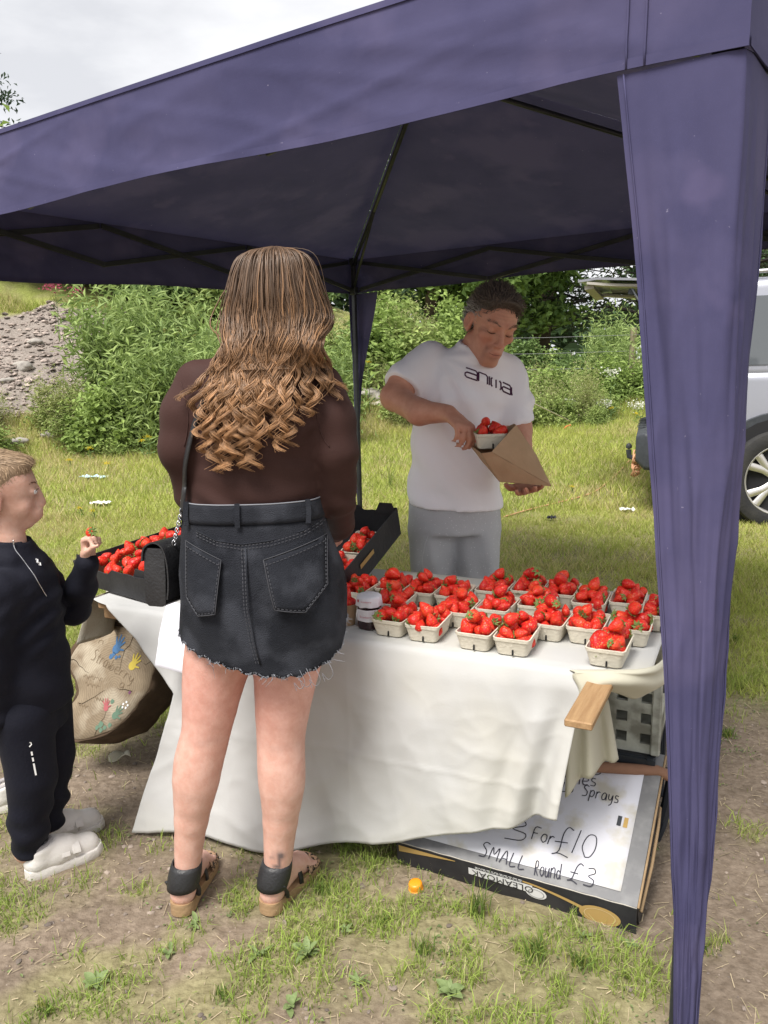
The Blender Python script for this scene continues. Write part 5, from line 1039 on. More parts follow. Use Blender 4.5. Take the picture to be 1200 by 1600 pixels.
def face_cols(P, W, R, s, base, child=False, tan=1.0):
    mz = -.063 if not child else -.058
    c = np.tile(np.array([base], float), (len(P), 1)); L_ = (P-W(0, 0, 0))@np.array(R)/s
    k = blob(L_, (0, -.104, mz), (.021, .02, .010))[:, None]; c = c*(1-k*.55)+np.array([.45, .16, .14])*tan*k*.55
    for sx in (1, -1):
        k = blob(L_, (.044*sx, -.07, -.03), (.028, .04, .024))[:, None]; c = c*(1-k*(.12 if child else .28))+np.array([.60, .22, .17])*tan*k*(.12 if child else .28)
        k = blob(L_, (.033*sx, -.085, .000), (.022, .03, .010))[:, None]; c *= 1-.22*k
        k = blob(L_, (.082*sx, .0, 0), (.02, .03, .04))[:, None]; c = c*(1-k*.25)+np.array([.60, .22, .16])*tan*k*.25
    k = blob(L_, (0, -.122, -.026), (.016, .02, .014))[:, None]; c = c*(1-k*.3)+np.array([.6, .22, .17])*tan*k*.3
    return c
m_eye = M('eye_white', (.72, .70, .68), .15, spec=.7); m_iris = M('iris', (.10, .13, .13), .1, spec=.8); m_brow = M('brow_hair', (.10, .065, .04), .8); m_lid = M('lash', (.035, .02, .015), .7)
def short_hair(fld_fn, name, mat, parent, P, F, n, ln, wd, dirf, lift=.4, seed=0, lo=None):
    """thin tapered locks combed over a hair cap"""
    rng = np.random.default_rng(seed); fc = P[F].mean(1); e1 = P[F[:, 1]]-P[F[:, 0]]; e2 = P[F[:, 3]]-P[F[:, 0]]; nn = np.cross(e1, e2); ar = np.linalg.norm(nn, axis=1); nn /= ar[:, None]+1e-12
    if lo is not None: ar = ar*lo(fc)
    i = rng.choice(len(F), n, p=ar/ar.sum()); p = fc[i]+rng.normal(size=(n, 3))*.002; nm = nn[i]; d = dirf(p)+rng.normal(size=(n, 3))*.28; d -= nm*(d*nm).sum(1)[:, None]*1.0; d /= np.linalg.norm(d, axis=1)[:, None]+1e-9
    L_ = (ln*rng.uniform(.6, 1.3, n))[:, None]; sd = np.cross(nm, d)*(wd*rng.uniform(.6, 1.3, n))[:, None]
    a = p-nm*.002; b = p+d*L_*.5+nm*L_*lift*.8; c = p+d*L_+nm*L_*lift*.5
    V = np.stack([a-sd, a+sd, b-sd*.8, b+sd*.8, c], 1).reshape(-1, 3)-np.array(parent.location); k = np.arange(n)[:, None]*5
    Fc = np.concatenate([k+np.array([[0, 1, 3]]), k+np.array([[0, 3, 2]]), k+np.array([[2, 3, 4]])]); me = mesh_np(name, V, Fc, mat, False, np.repeat(rng.uniform(.6, 1.35, (n, 1))*np.ones((1, 3)), 5, 0))
    o = bpy.data.objects.new(name, me); COL.objects.link(o); o.parent = parent; return o
# ------------------------------------------------ woman, seen from behind
WY = 1.90
wom = thing('person', 'woman from behind with long wavy hair, brown long-sleeved top and frayed black denim skirt', 'person', (-.42, 1.90, 0))
torso = [(.70, -.30, 1.90, .185, .115), (.80, -.302, 1.90, .196, .128), (.88, -.305, 1.90, .192, .128), (1.0, -.315, 1.905, .172, .115), (1.08, -.318, 1.91, .158, .102), (1.18, -.308, 1.91, .160, .103), (1.28, -.298, 1.905, .170, .112), (1.35, -.292, 1.90, .168, .104), (1.41, -.285, 1.90, .135, .080), (1.45, -.270, 1.90, .075, .058), (1.48, -.26, 1.90, .052, .052)]
armL = [(-.430, 1.90, 1.370), (-.463, 1.89, 1.30), (-.476, 1.885, 1.22), (-.462, 1.93, 1.110), (-.42, 2.09, 1.01), (-.37, 2.20, .955)]; arL = [.050, .049, .046, .041, .035, .026]
armR = [(-.146, 1.90, 1.356), (-.119, 1.89, 1.28), (-.112, 1.885, 1.20), (-.118, 1.93, 1.09), (-.125, 2.10, .985), (-.145, 2.24, .93)]; arR = [.050, .050, .047, .043, .037, .027]
legL = [(-.385, 1.90, .80), (-.434, 1.90, .66), (-.466, 1.895, .50), (-.500, 1.885, .36), (-.528, 1.885, .20), (-.541, 1.885, .095)]; lrL = [.094, .078, .058, .053, .035, .027]
legR = [(-.225, 1.90, .80), (-.256, 1.90, .65), (-.277, 1.895, .48), (-.279, 1.885, .345), (-.294, 1.885, .19), (-.303, 1.885, .095)]; lrR = [.094, .077, .058, .053, .037, .028]
HC = np.array([-.238, 1.925, 1.528]); HR = rotm(12, 2, 180)
f = Field(axis(-.66, .06, .0085), axis(1.74, 2.42, .0085), axis(-.005, 1.69, .0085))
f.loft(torso, .02, -.007); f.chain(armL, [r-.008*(i < 5) for i, r in enumerate(arL)], .02); f.chain(armR, [r-.008*(i < 5) for i, r in enumerate(arR)], .02); f.chain([np.array(p) for p in cr_spline(legL, 3)], np.interp(np.arange(16), np.arange(0, 16, 3), lrL), .02); f.chain([np.array(p) for p in cr_spline(legR, 3)], np.interp(np.arange(16), np.arange(0, 16, 3), lrR), .02)
f.rc((-.265, 1.90, 1.43), (-.248, 1.915, 1.50), .055, .050, .03)
Wh = head(f, HC, HR)
for lg, sx in ((legL, 1), (legR, -1)):
    a = np.array(lg[3]); f.ell(a+np.array([.0, -.014, .03]), (.040, .030, .08), None, .04); k_ = np.array(lg[2])
    pass
footd = [nrmz([.09, 1, 0]), nrmz([.42, .9, 0])]; heel = [np.array([-.553, 1.872, .050]), np.array([-.318, 1.868, .048])]
for hl, fd, an in zip(heel, footd, (legL[-1], legR[-1])):
    an = np.array(an); f.rc(an, hl, .029, .029, .02); f.rc(hl, hl+fd*.10+np.array([0, 0, .010]), .029, .030, .02); f.rc(an+fd*.02, hl+fd*.14+np.array([0, 0, .0]), .028, .026, .02)
    pd = np.cross(fd, [0, 0, 1]); f.rc(hl+fd*.14+pd*.012-np.array([0, 0, .006]), hl+fd*.165-pd*.022-np.array([0, 0, .008]), .022, .020, .02)
    for j in range(5):
        o = (j-2)*.0155; f.rc(hl+fd*(.165-.006*abs(j-1.6))+pd*o-np.array([0, 0, .010]), hl+fd*(.20-.010*abs(j-1.5))+pd*o*1.1-np.array([0, 0, .014]), .0095, .0082, .005)
hand(f, armL[-1], (.25, .85, -.35), (.6, -.1, -.8), .17, (.5, .5, .5, .5), (.6, .4), side=-1)
hand(f, armR[-1], (-.1, .9, -.25), (-.75, -.2, -.6), .17, (.75, .75, .75, .75), (.7, .5), side=1)
def wcol(P):
    c = np.tile(np.array([[.66, .41, .335]]), (len(P), 1)); z = P[:, 2:3]
    red = np.exp(-((z-.62)/.14)**2); c = c*(1-red*.5)+np.array([[.70, .345, .29]])*red*.5
    for lg in (legL, legR):
        k = blob(P, np.array(lg[2])+np.array([0, -.06, -.01]), (.05, .03, .012))[:, None]; c *= 1-.14*k
    t = sum(blob(P, q, r) for q, r in [((-.292, 1.845, .150), (.004, .03, .022)), ((-.285, 1.845, .165), (.008, .03, .010)), ((-.300, 1.845, .132), (.010, .03, .006)), ((-.310, 1.842, .158), (.007, .03, .003)), ((-.303, 1.842, .172), (.003, .03, .008))])
    t = np.clip(t*1.4, 0, 1)[:, None]; c = c*(1-t*.85)+np.array([[.10, .09, .10]])*t*.85
    return c
surf('body', f, m_skin, wom, wcol, 3)
# top
m_top = M('brown_jersey', (.058, .029, .025), .62, (.047, .024, .021), sc=5, bump=.1, bsc=260, spec=.10, sheen=.02)
f = Field(axis(-.62, .03, .0075), axis(1.74, 2.30, .0075), axis(.87, 1.48, .0075))
f.loft(torso, .02, .007); f.cut((0, 0, -1), (0, 0, 1.035)); f.chain(armL[:-1]+[(-.375, 2.185, .962)], [r+.007 for r in arL[:-1]]+[.034], .024); f.chain(armR[:-1]+[(-.142, 2.225, .938)], [r+.007 for r in arR[:-1]]+[.034], .012)
f.ell((-.26, 1.90, 1.49), (.075, .07, .05), None, .01, True)
def topdisp(P):
    d = np.zeros(len(P)); x, y, z = P.T
    for (ax, az), a0 in (((-.135, 1.285), 1), ((-.452, 1.29), -1)):
        r = np.hypot(x-ax, (z-az)); th = np.arctan2(z-az, (x-ax)*a0); d += .0022*np.sin(th*7+1)*np.exp(-((r-.07)/.06)**2)*(y < 1.95)*(x > -.455)*(x < -.13)
    d += .0035*np.sin(z*95+3*np.sin(x*16)+x*22*(1))*np.exp(-((z-1.075)/.05)**2)+.0025*np.sin(z*70+x*25)*np.exp(-((z-1.17)/.03)**2)
    d += .0012*np.sin((y*70-z*60))*np.exp(-((z-1.08)/.05)**2)*((x > -.18)|(x < -.44))
    c = np.array([-.30, 1.9, 0]); n = P-c; n[:, 2] = 0; n /= np.linalg.norm(n, axis=1, keepdims=True)+1e-9; return P+n*d[:, None]
topo, TP, TF_ = surf('top', f, m_top, wom, None, 3, topdisp)
tbvh = BVHTree.FromPolygons([tuple(p) for p in TP], [tuple(q) for q in TF_])
def onback(x, z, off=.003, y0=1.5):
    h = tbvh.ray_cast(Vector((x, y0, z)), Vector((0, 1, 0))); return np.array([x, (h[0].y if h[0] else 1.85)-off, z])
obj('armhole_seam', G().tube(cr_spline([onback(-.150+dx, z, .0003) for dx, z in ((.02, 1.375), (.006, 1.35), (0, 1.31), (.004, 1.27), (.016, 1.235), (.028, 1.22))], 4), .0016, 5), m_top, wom, True)
obj('armhole_seam', G().tube(cr_spline([onback(-.445+dx, z, .0003) for dx, z in ((-.015, 1.375), (-.004, 1.34), (.002, 1.30), (-.004, 1.26), (-.012, 1.23))], 4), .0016, 5), m_top, wom, True)
# skirt: rings with a shaped hem
m_denim = M('black_denim', (.027, .029, .036), .85, (.016, .0175, .0225), sc=7, det=8, bump=.5, bsc=420, spec=.08, sheen=.02, col3=(.042, .045, .055), sc3=9); m_thread = M('grey_thread', (.055, .056, .064), .9); m_fray = M('frayed_thread', (.24, .25, .28), .9)
SK = np.array([(1.092, -.320, 1.912, .166, .116), (1.05, -.318, 1.910, .172, .120), (1.0, -.314, 1.908, .181, .128), (.92, -.306, 1.904, .199, .143), (.85, -.303, 1.902, .206, .147), (.78, -.303, 1.900, .208, .145), (.70, -.310, 1.900, .206, .142), (.62, -.315, 1.900, .203, .140)])
def skp(th, z, off=0):
    zo = z
    cx, cy, a, b = [np.interp(z, SK[::-1, 0], SK[::-1, j]) for j in (1, 2, 3, 4)]; pw = 2.35; c, s = math.cos(th), math.sin(th); r = (abs(c)**pw+abs(s)**pw)**(-1/pw)
    w = .0035*math.sin(th*5+z*22)*min(1, (1.05-z)*6 if z < 1.05 else 0)+.0025*mnoise.noise(Vector((c*4, s*4, z*9)))
    but = .016*(math.exp(-((th+math.pi/2-.38)/.35)**2-((z-.87)/.075)**2)+math.exp(-((th+math.pi/2+.38)/.35)**2-((z-.87)/.075)**2))
    r2 = 1
    return np.array([cx+(a+off+w)*r*c, cy+(b+off+w+but)*r*s, z])
def hemz_(th):
    """th=-pi/2 faces the viewer, th=0 is the right side"""
    d = (th+math.pi/2+math.pi) % (2*math.pi)-math.pi; x = math.sin(d)
    return float(np.interp(x, [-1, -.75, -.45, -.1, .2, .5, .75, .9, 1], [.765, .742, .722, .700, .688, .684, .70, .73, .785])) + .004*math.sin(th*31)
def skf(u, v): th = 2*math.pi*u; zt = 1.052; return skp(th, zt+(hemz_(th)-zt)*v)
g = G().sheet(lambda u, v: skf(1-u, v), 96, 34, .004); obj('skirt', g, m_denim, wom, True)
def wbf(u, v): th = 2*math.pi*(1-u); z = 1.050+.045*v; p = skp(th, z, .0045); return p
obj('waistband', G().sheet(lambda u, v: wbf(u, 1-v), 72, 4, .004), m_denim, wom, True)
obj('waistband_edge', G().tube([skp(2*math.pi*k/72, 1.0955, .004) for k in range(73)], .0017, 5, False), m_fray, wom, True)
TB_ = -math.pi/2
def thx(x, z):
    """angle on the back of the skirt that gives a world x"""
    lo, hi = TB_-1.45, TB_+1.45
    for _ in range(30):
        m_ = (lo+hi)/2
        if skp(m_, z)[0] < x: lo = m_
        else: hi = m_
    return m_
def sk(x, z, off): return skp(thx(x, z), z, off)
def stitch(pts, nm='stitching', off=.0012, dash=.0055, par=None):
    """row of short raised stitches along a path of (x, z)"""
    pl = [np.array(p) for p in pts]; g = G(); acc = 0
    for a, b in zip(pl[:-1], pl[1:]):
        L_ = np.linalg.norm(b-a); n = max(1, int(L_/(dash*1.5)))
        for i in range(n):
            p, q = a+(b-a)*(i+.1)/n, a+(b-a)*(i+.72)/n; g.ribbon([sk(*p, off+.0012), sk(*q, off+.0012)], .0019, (0, -1, .1))
    return obj(nm, g, m_thread, par or wom)
def patch(poly, off, nm, nu=10, nv=10):
    """pocket sewn on the back: poly is four corners (x, z) plus a lower point"""
    (x0, z0), (x1, z1), (x2, z2), (xm, zm), (x3, z3) = poly
    def fn(u, v):
        xt = x0+(x1-x0)*u; zt = z0+(z1-z0)*u; xb = x3+(x2-x3)*u; kk = (xm-x3)/(x2-x3); zb = z3+(zm-z3)*(u/kk) if u < kk else zm+(z2-zm)*((u-kk)/(1-kk)); return sk(xt+(xb-xt)*v, zt+(zb-zt)*v, off)
    o = obj(nm, G().sheet(lambda u, v: fn(1-u, v), nu, nv, .0025), m_denim, wom, True)
    return o, poly
def px2(px, py): q = U(px, py, y=1.765); return (q[0], q[2])
pkR = [px2(411, 875), px2(503, 847), px2(507, 920), px2(476, 954), px2(430, 948)]; pkL = [px2(284, 853), px2(346, 876), px2(341, 955), px2(312, 962), px2(290, 938)]
for pk in (pkR, pkL):
    po, _ = patch(pk, .0055, 'back_pocket'); r = pk+[pk[0]]; c = np.mean(pk, 0)
    stitch([tuple(c+(np.array(p)-c)*.93) for p in (pk[1], pk[2], pk[3], pk[4], pk[0])], off=.0065); stitch([tuple(np.array(pk[0])*(1)+np.array([.003, -.012])), tuple(np.array(pk[1])+np.array([-.003, -.012]))], off=.0065)
    obj('pocket_edge', G().tube([sk(p[0]+(q[0]-p[0])*k/6, p[1]+(q[1]-p[1])*k/6, .0062) for p, q in zip(r[:-1], r[1:]) for k in range(6)]+[sk(*r[0], .0062)], .0013, 4), m_thread, wom, True)
yoke = [px2(300, 838), px2(335, 850), px2(375, 855), px2(420, 850), px2(470, 838), px2(505, 822)]
stitch(yoke); stitch([(x, z-.007) for x, z in yoke]); obj('yoke_seam', G().tube([sk(x, z+.003, .001) for x, z in yoke], .0022, 5), m_denim, wom, True)
cs = [px2(376, 858), px2(380, 900), px2(384, 950), px2(392, 1000), px2(402, 1035)]; stitch(cs); stitch([(x+.006, z) for x, z in cs]); obj('centre_seam', G().tube([sk(x+.009, z, .001) for x, z in cs], .0025, 5), m_denim, wom, True)
for xb in (-.335, -.185, -.455):
    lo = [sk(xb, 1.045, .010), sk(xb, 1.07, .012), sk(xb, 1.10, .009)]; g = G(); g.ribbon([p+np.array([0, -.0015, 0]) for p in lo], .012, (0, -1, .2)); g.ribbon([p+np.array([0, .0005, 0]) for p in lo], .012, (0, -1, .2)); obj('belt_loop', g, m_denim, wom)
g = G()
for k in range(230):
    th = RNG.uniform(-math.pi, math.pi*.02) if k < 300 else RNG.uniform(0, 3); z = hemz_(th); p = skp(th, z+.006, .001); ln = RNG.uniform(.004, .014)*(3.2 if RNG.random() < .04 else 1)
    d1 = RNG.normal(size=3)*np.array([.4, .3, .2])+np.array([0, -.15, -.8]); d2 = RNG.normal(size=3)*np.array([.8, .4, .5])+np.array([0, 0, -.5]); g.tube([p, p+d1*ln*.5, p+d1*ln*.5+d2*ln*.5], [.0008, .0007, .0003], 3, False)
for px, py in ((478, 1052), (492, 1050), (512, 1040), (468, 1055)):
    a = U(px, py-8, y=1.77); g.tube(cr_spline([a, a+np.array([.012, -.005, -.03]), a+np.array([.0, -.006, -.045]), a+np.array([-.014, -.003, -.03]), a+np.array([-.008, -.006, -.05])], 4), .0007, 3, False)
fr = obj('frayed_hem', g, m_fray, wom); tag(fr, kind='stuff')
# sandals
m_sole = M('tan_sole', (.38, .25, .14), .8, (.29, .19, .10), sc=20, bump=.3, bsc=60, stretch=(1, 1, 4)); m_blk = M('black_leather', (.016, .016, .018), .45, (.026, .026, .028), sc=18, bump=.2, bsc=160, spec=.45)
m_leo = M('leopard_print', (.42, .27, .17), .7, (.025, .018, .015), sc=120, det=1, lo=.50, hi=.56)
for si, (hl, fd, an) in enumerate(zip(heel, footd, (legL[-1], legR[-1]))):
    pd = np.cross(fd, [0, 0, 1.]); b0 = np.array([hl[0], hl[1], 0])-fd*.034
    out_ = [tuple(p[:2]) for p in cr_spline([np.array(q+(0,)) for q in [(0, .0), (.003, .014), (.013, .026), (.035, .032), (.08, .031), (.14, .038), (.19, .043), (.225, .036), (.247, .016), (.25, 0)]], 3)]
    R_ = [b0+fd*x+pd*y for x, y in out_]; L2 = [b0+fd*x-pd*y*(1.05 if x < .1 else .95) for x, y in out_[1:-1]][::-1]; loop = R_+L2
    def zt(p): x = (p-b0)@fd; return .034-.016*np.clip(x/.25, 0, 1)
    g = G(); g.rings([[p*np.array([1, 1, 0])+np.array([0, 0, .0005]) for p in loop], [p+pd*0+np.array([0, 0, zt(p)*.35]) for p in loop], [p+np.array([0, 0, zt(p)]) for p in loop]], True, True, True); sd_ = thing('sandal', None, None, (0, 0, 0)); sd_.parent = wom; sd_.location = tuple(hl-np.array(wom.location)-np.array([0, 0, hl[2]]))
    obj('sole', g, m_sole, sd_, True, sharp=40)
    an = np.array(an)
    def cuff(u, v, an=an, hl=hl, fd=fd, pd=pd):
        a = math.pi*(-.98+1.96*u)+math.atan2(-fd[1], -fd[0]); z = .066+.062*v; c = np.array([an[0]*(v)+hl[0]*(1-v), an[1]*v+hl[1]*(1-v), 0])+fd*.004; r = .0375+.003*math.sin(v*math.pi)-.002*v; return c+np.array([math.cos(a)*r, math.sin(a)*r*1.02, z])
    obj('ankle_cuff', G().sheet(cuff, 28, 5, -.004), m_blk, sd_, True)
    for vv in (.08, .52, .93): obj('cuff_stitch', G().tube([np.array(cuff(u/30, vv))+.002*nrmz(np.array(cuff(u/30, vv))-np.array([an[0], an[1], cuff(u/30, vv)[2]])) for u in range(3, 28)], .0009, 4), m_fray, sd_, True)
    for s_ in (1, -1):
        obj('side_strap', G().tube(cr_spline([hl+pd*.036*s_-fd*.005+np.array([0, 0, .032]), hl+pd*.036*s_+fd*.012+np.array([0, 0, .005]), b0+fd*.055+pd*.031*s_+np.array([0, 0, .028])], 4), .010, 6, True, .35), m_blk, sd_, True)
    def vamp(u, v, hl=hl, fd=fd, pd=pd, b0=b0):
        x = .130+.062*v; a = math.pi*u; wd = .043-.002*v; zz = .066-.018*v-.012*math.sin(v*3); return b0+fd*(x+.03)+pd*math.cos(a)*wd+np.array([0, 0, .022+math.sin(a)**.8*(zz-.020)])
    obj('leopard_strap', G().sheet(vamp, 18, 8, -.003), m_leo, sd_, True)
    def band(u, v): x = .098+.018*v; a = math.pi*u; return b0+fd*(x+.018)+pd*math.cos(a)*.038+np.array([0, 0, .026+math.sin(a)**.8*.060-.008*v])
    obj('black_strap', G().sheet(band, 16, 2, -.003), m_blk, sd_, True)
# hair: cap and clumped wavy locks, darker at the root
m_hair = M('wavy_hair', (1, 1, 1), .42, attr=True, spec=.45, bump=.0)
f = Field(axis(-.36, -.11, .006), axis(1.78, 2.06, .006), axis(1.41, 1.68, .006)); s_ = 1.0
f.ell(Wh(0, .022, .045), (.086, .104, .096), HR, .01); f.ell(Wh(0, .045, -.01), (.082, .072, .085), HR, .03); f.cut(tuple(HR@np.array([0, -1, -.25])), tuple(Wh(0, -.06, .03)))
hc, HP, HF = surf('hair_cap', f, m_hair, wom, lambda P: np.tile([[.065, .040, .026]], (len(P), 1))*(1+.25*vnoise(P*np.array([1, 1, .2]), 60)[:, None]), 2)
rng = np.random.default_rng(3); Vh = []; Fh = []; Ch = []; kk = 0
ends = [(282, 628), (292, 600), (283, 590), (300, 655), (312, 690), (322, 715), (335, 738), (348, 742), (358, 735), (330, 700), (372, 720), (385, 738), (398, 735), (408, 700), (395, 690), (430, 690), (440, 706), (452, 700), (462, 668), (445, 660), (478, 655), (490, 648), (500, 632), (485, 610), (512, 600), (523, 628), (531, 616), (508, 570), (376, 660), (350, 670), (415, 640), (320, 640), (362, 600), (345, 560), (400, 600), (430, 600), (455, 590), (390, 640), (330, 610), (470, 560), (492, 560), (310, 600), (340, 640), (365, 690), (385, 690), (422, 660), (300, 560), (352, 640), (380, 560), (418, 560), (442, 560)]
for ci, (ex, ey) in enumerate(ends):
    # root on the crown, spread by the end's place across the back
    fx = np.clip((ex-405)/120, -1.15, 1.15); long_ = ey > 585
    for st in range(56):
        a = fx*1.35+rng.normal()*.16; el = (1.75 if st % 3 == 0 else rng.uniform(.35, 1.75)) if long_ else rng.uniform(.0, 1.6)
        el = min(el, 1.74); rx, ry, rz = math.sin(a)*math.cos(el*.9), -math.cos(a)*math.cos(el*.9), math.sin(el*.9)
        root = np.array([HC[0]+rx*.088, HC[1]-.012+ry*.108, HC[2]+.040+rz*.112])
        px = ex+rng.normal()*1.5; py = ey-abs(rng.normal())*12; e = U(px, py, y=1.78)
        xm = HC[0]+.010+(e[0]-HC[0])*.55+fx*.052*math.exp(-abs(fx)); zm = 1.46
        side = max(0, abs(fx)-.75)
        def bk(x, z, off):
            if z > 1.40 or x > -.07 or x < -.55: return np.array([x, np.interp(z, [1.30, 1.40, 1.5, 1.56], [1.80, 1.815, 1.805, 1.80])+side*.09, z])
            p = onback(x, z, off); return p
        bx_, by_ = math.sin(a), -math.cos(a)
        ctl = [root*.985+HC*.015, np.array([HC[0]+bx_*.072, HC[1]-.008+by_*.090, HC[2]+.122])+rng.normal(size=3)*.002, np.array([HC[0]+bx_*.097, HC[1]-.004+by_*.119, HC[2]+.05])] if el > .9 else [root*.985+HC*.015]
        ctl += [np.array([HC[0]+bx_*.108+fx*.010, HC[1]+by_*.121, HC[2]-.012]), np.array([(HC[0]+bx_*.105)*.55+xm*.45, 1.795+side*.10, 1.455]), bk(xm*.75+e[0]*.25, 1.40, .016)]
        zs = np.linspace(1.35, e[2], 4) if e[2] < 1.30 else np.linspace(1.37, e[2], 4)
        if e[2] < 1.37: ctl += [bk(xm+(e[0]-xm)*(.45+.55*q), z, .014+.006*rng.random()) for q, z in zip((.3, .6, .85, 1), zs)]
        pass
        cv = np.array(cr_spline(ctl, 6)); m_ = len(cv); seg = np.r_[0, np.cumsum(np.linalg.norm(np.diff(cv, axis=0), axis=1))]; L_ = seg[-1]; t = seg/L_
        ph = ci*1.7+rng.normal()*.22+(rng.normal()*1.2 if st % 9 == 0 else 0); amp = (.0008+.0135*np.clip((1.56-cv[:, 2])/.44, 0, 1)**.95+.007*np.clip(t-.85, 0, 1)/.15)*rng.uniform(.92, 1.08); wl = (.085+.05*((ci*53) % 10)/10)*(1-.38*t); zz_ = np.clip(1.58-cv[:, 2], -.05, .6); an = 2*np.pi*zz_/(.075+.045*((ci*53) % 10)/10)*(1+.55*zz_/.4)*(1 if ci % 2 else -1)+ph
        sp = rng.normal(size=3)*np.array([.0055, .003, .0])*(2.2 if st % 9 == 0 else 1); off = np.stack([np.sin(an)*amp, np.cos(an)*amp*.75-amp*.5, 0*an], 1)+sp[None]*np.sin(np.clip(t*1.4, 0, 1)*np.pi)[:, None]*.9+sp[None]*.36*t[:, None]; cv = cv+off
        r = np.interp(t, [0, .1, .8, 1], [.0007, .0010, .0008, .0002])*rng.uniform(.6, 1.4)
        T_ = np.gradient(cv, axis=0); T_ /= np.linalg.norm(T_, axis=1, keepdims=True)+1e-9; S_ = np.cross(T_, np.array([0, 1., 0.])); S_ /= np.linalg.norm(S_, axis=1, keepdims=True)+1e-9; N_ = np.cross(S_, T_)
        ring = np.stack([cv+S_*r[:, None]*1.5, cv+N_*r[:, None]*.8, cv-S_*r[:, None]*1.5, cv-N_*r[:, None]*.8], 1)
        Vh.append(ring.reshape(-1, 3)); i0 = kk+np.arange(m_-1)[:, None]*4; q = np.arange(4)[None]; Fh.append(np.stack([i0+q, i0+(q+1) % 4, i0+4+(q+1) % 4, i0+4+q], -1).reshape(-1, 4)); kk += m_*4
        br = rng.uniform(.65, 1.35)*(.80+.42*((ci*37) % 11)/10); g_ = np.clip((1.57-cv[:, 2])/.42+rng.normal()*.15, 0, 1)[:, None]; c = (np.array([.125, .078, .050])*(1-g_)+np.array([.46, .245, .112])*g_)*br; Ch.append(np.repeat(c, 4, 0))
me = mesh_np('hair', np.concatenate(Vh)-np.array(wom.location), np.concatenate(Fh), m_hair, True, np.concatenate(Ch)); ho = bpy.data.objects.new('hair', me); COL.objects.link(ho); ho.parent = wom
# shoulder bag
bag = thing('shoulder_bag', 'small black leather shoulder bag with chain hanging at the woman\'s left hip', 'handbag', tuple(U(258, 940, y=1.93)))
b0 = U(266, 892, y=1.93); R = rotm(0, 4, 72)
def bagf(hx, hy, h0, h1): return None
g = G(); prof = [(.020, -.075), (.028, -.068), (.030, .0), (.028, .05), (.020, .068)]
rg = []
for hw, z in prof: rg.append([b0+R@np.array([sx*(.070)+0, sy*hw, z]) for sx, sy in ((-1, -.7), (-.96, -1), (0, -1.05), (.96, -1), (1, -.7), (1, .7), (.96, 1), (0, 1.05), (-.96, 1), (-1, .7))])
g.rings(rg, True, True, True); obj('pouch', g, m_blk, bag, True, True, sharp=50) if False else obj('pouch', g, m_blk, bag, True, sharp=50)
def flp(u, v):
    x = (u*2-1)*.073; pth = cr_spline([(.030, .035), (.024, .066), (.0, .080), (-.024, .070), (-.036, .03), (-.038, -.02), (-.034, -.055)], 5); i = v*(len(pth)-1); k = int(min(i, len(pth)-2)); p = pth[k]*(1-(i-k))+pth[k+1]*(i-k); return b0+R@np.array([x, p[0], p[1]])
obj('flap', G().sheet(flp, 8, 24, .004), m_blk, bag, True, sharp=50)
obj('gusset_edge', G().tube([b0+R@np.array([.072, .030*math.sin(math.pi*k/12+.0)*(1 if k else 1), .0])*1.0+R@np.array([0, -.030*math.cos(math.pi*k/12)*1.0-.03*math.sin(math.pi*k/12), -.07*math.sin(math.pi*k/12)]) for k in range(13)], .0025, 5), m_blk, bag, True)
st = [onback(-.395, 1.345, .006), onback(-.425, 1.29, .006), onback(-.455, 1.20, .006), onback(-.468, 1.14, .008), U(287, 770, y=1.845), U(284, 800, y=1.85)]
sp_ = cr_spline([np.array([-.30, 1.93, 1.43]), np.array([-.35, 1.86, 1.40])+np.array([0, -.03, 0])]+st, 6)
g = G(); g.tube(sp_, .0105, 6, True, .32); obj('strap', g, m_blk, bag, True)
m_chain = M('chain_metal', (.55, .55, .57), .25, metal=.9); a = U(284, 798, y=1.85); b = U(272, 848, y=1.90)
for i in range(11):
    c = a+(b-a)*i/10; R2 = rotm(0, 12, 90*(i % 2)+30); g = G(); g.tube([c+R2@np.array([.0048*math.cos(2*math.pi*k/12), 0, .0075*math.sin(2*math.pi*k/12)]) for k in range(13)], .0015, 5, False); obj('chain_link', g, m_chain, bag, True)
# ------------------------------------------------ man behind the table
MY = 2.88
man = thing('person', 'man in white T-shirt and grey shorts looking down as he packs strawberries', 'person', (.24, MY, float(gz(.24, MY))))
mt = [(.84, .255, MY, .150, .105), (.95, .260, MY, .152, .110), (1.05, .268, MY-.005, .152, .112), (1.18, .282, MY-.01, .158, .115), (1.28, .298, MY-.015, .165, .115), (1.36, .312, MY-.015, .160, .100), (1.42, .322, MY-.015, .120, .078), (1.46, .335, MY-.02, .065, .058), (1.49, .345, MY-.03, .055, .055)]
mz0 = float(gz(.24, MY))
ra = [(.180, MY-.005, 1.420), (.085, MY-.06, 1.345), (.045, MY-.10, 1.292), (.125, 2.66, 1.245), tuple(U(700, 646, y=2.585))]; rr_ = [.060, .052, .046, .042, .030]
la = [(.450, MY-.01, 1.365), (.475, MY-.04, 1.26), (.478, MY-.08, 1.17), (.480, 2.72, 1.06), (.475, 2.62, 1.0)]; lr_ = [.060, .053, .047, .040, .030]
MH = np.array([.382, MY-.085, 1.528]); MR = rotm(0, 0, 22)@rotm(0, 10, 0)@rotm(-26, 0, 0)
MR = rotm(0, 0, 18)@rotm(0, 11, 0)@rotm(24, 0, 0)
f = Field(axis(-.05, .66, .009, (.26, .50, .0042)), axis(2.40, 3.06, .009, (2.62, 2.94, .0046)), axis(-.0+mz0, 1.72, .0095, (1.39, 1.70, .0042)))
f.loft(mt, .02, -.012); f.chain(ra, rr_, .022); f.chain(la, lr_, .022)
f.rc((.340, MY-.02, 1.43), (.375, MY-.05, 1.52), .062, .058, .02)
Wm = head(f, MH, MR, 1.02)
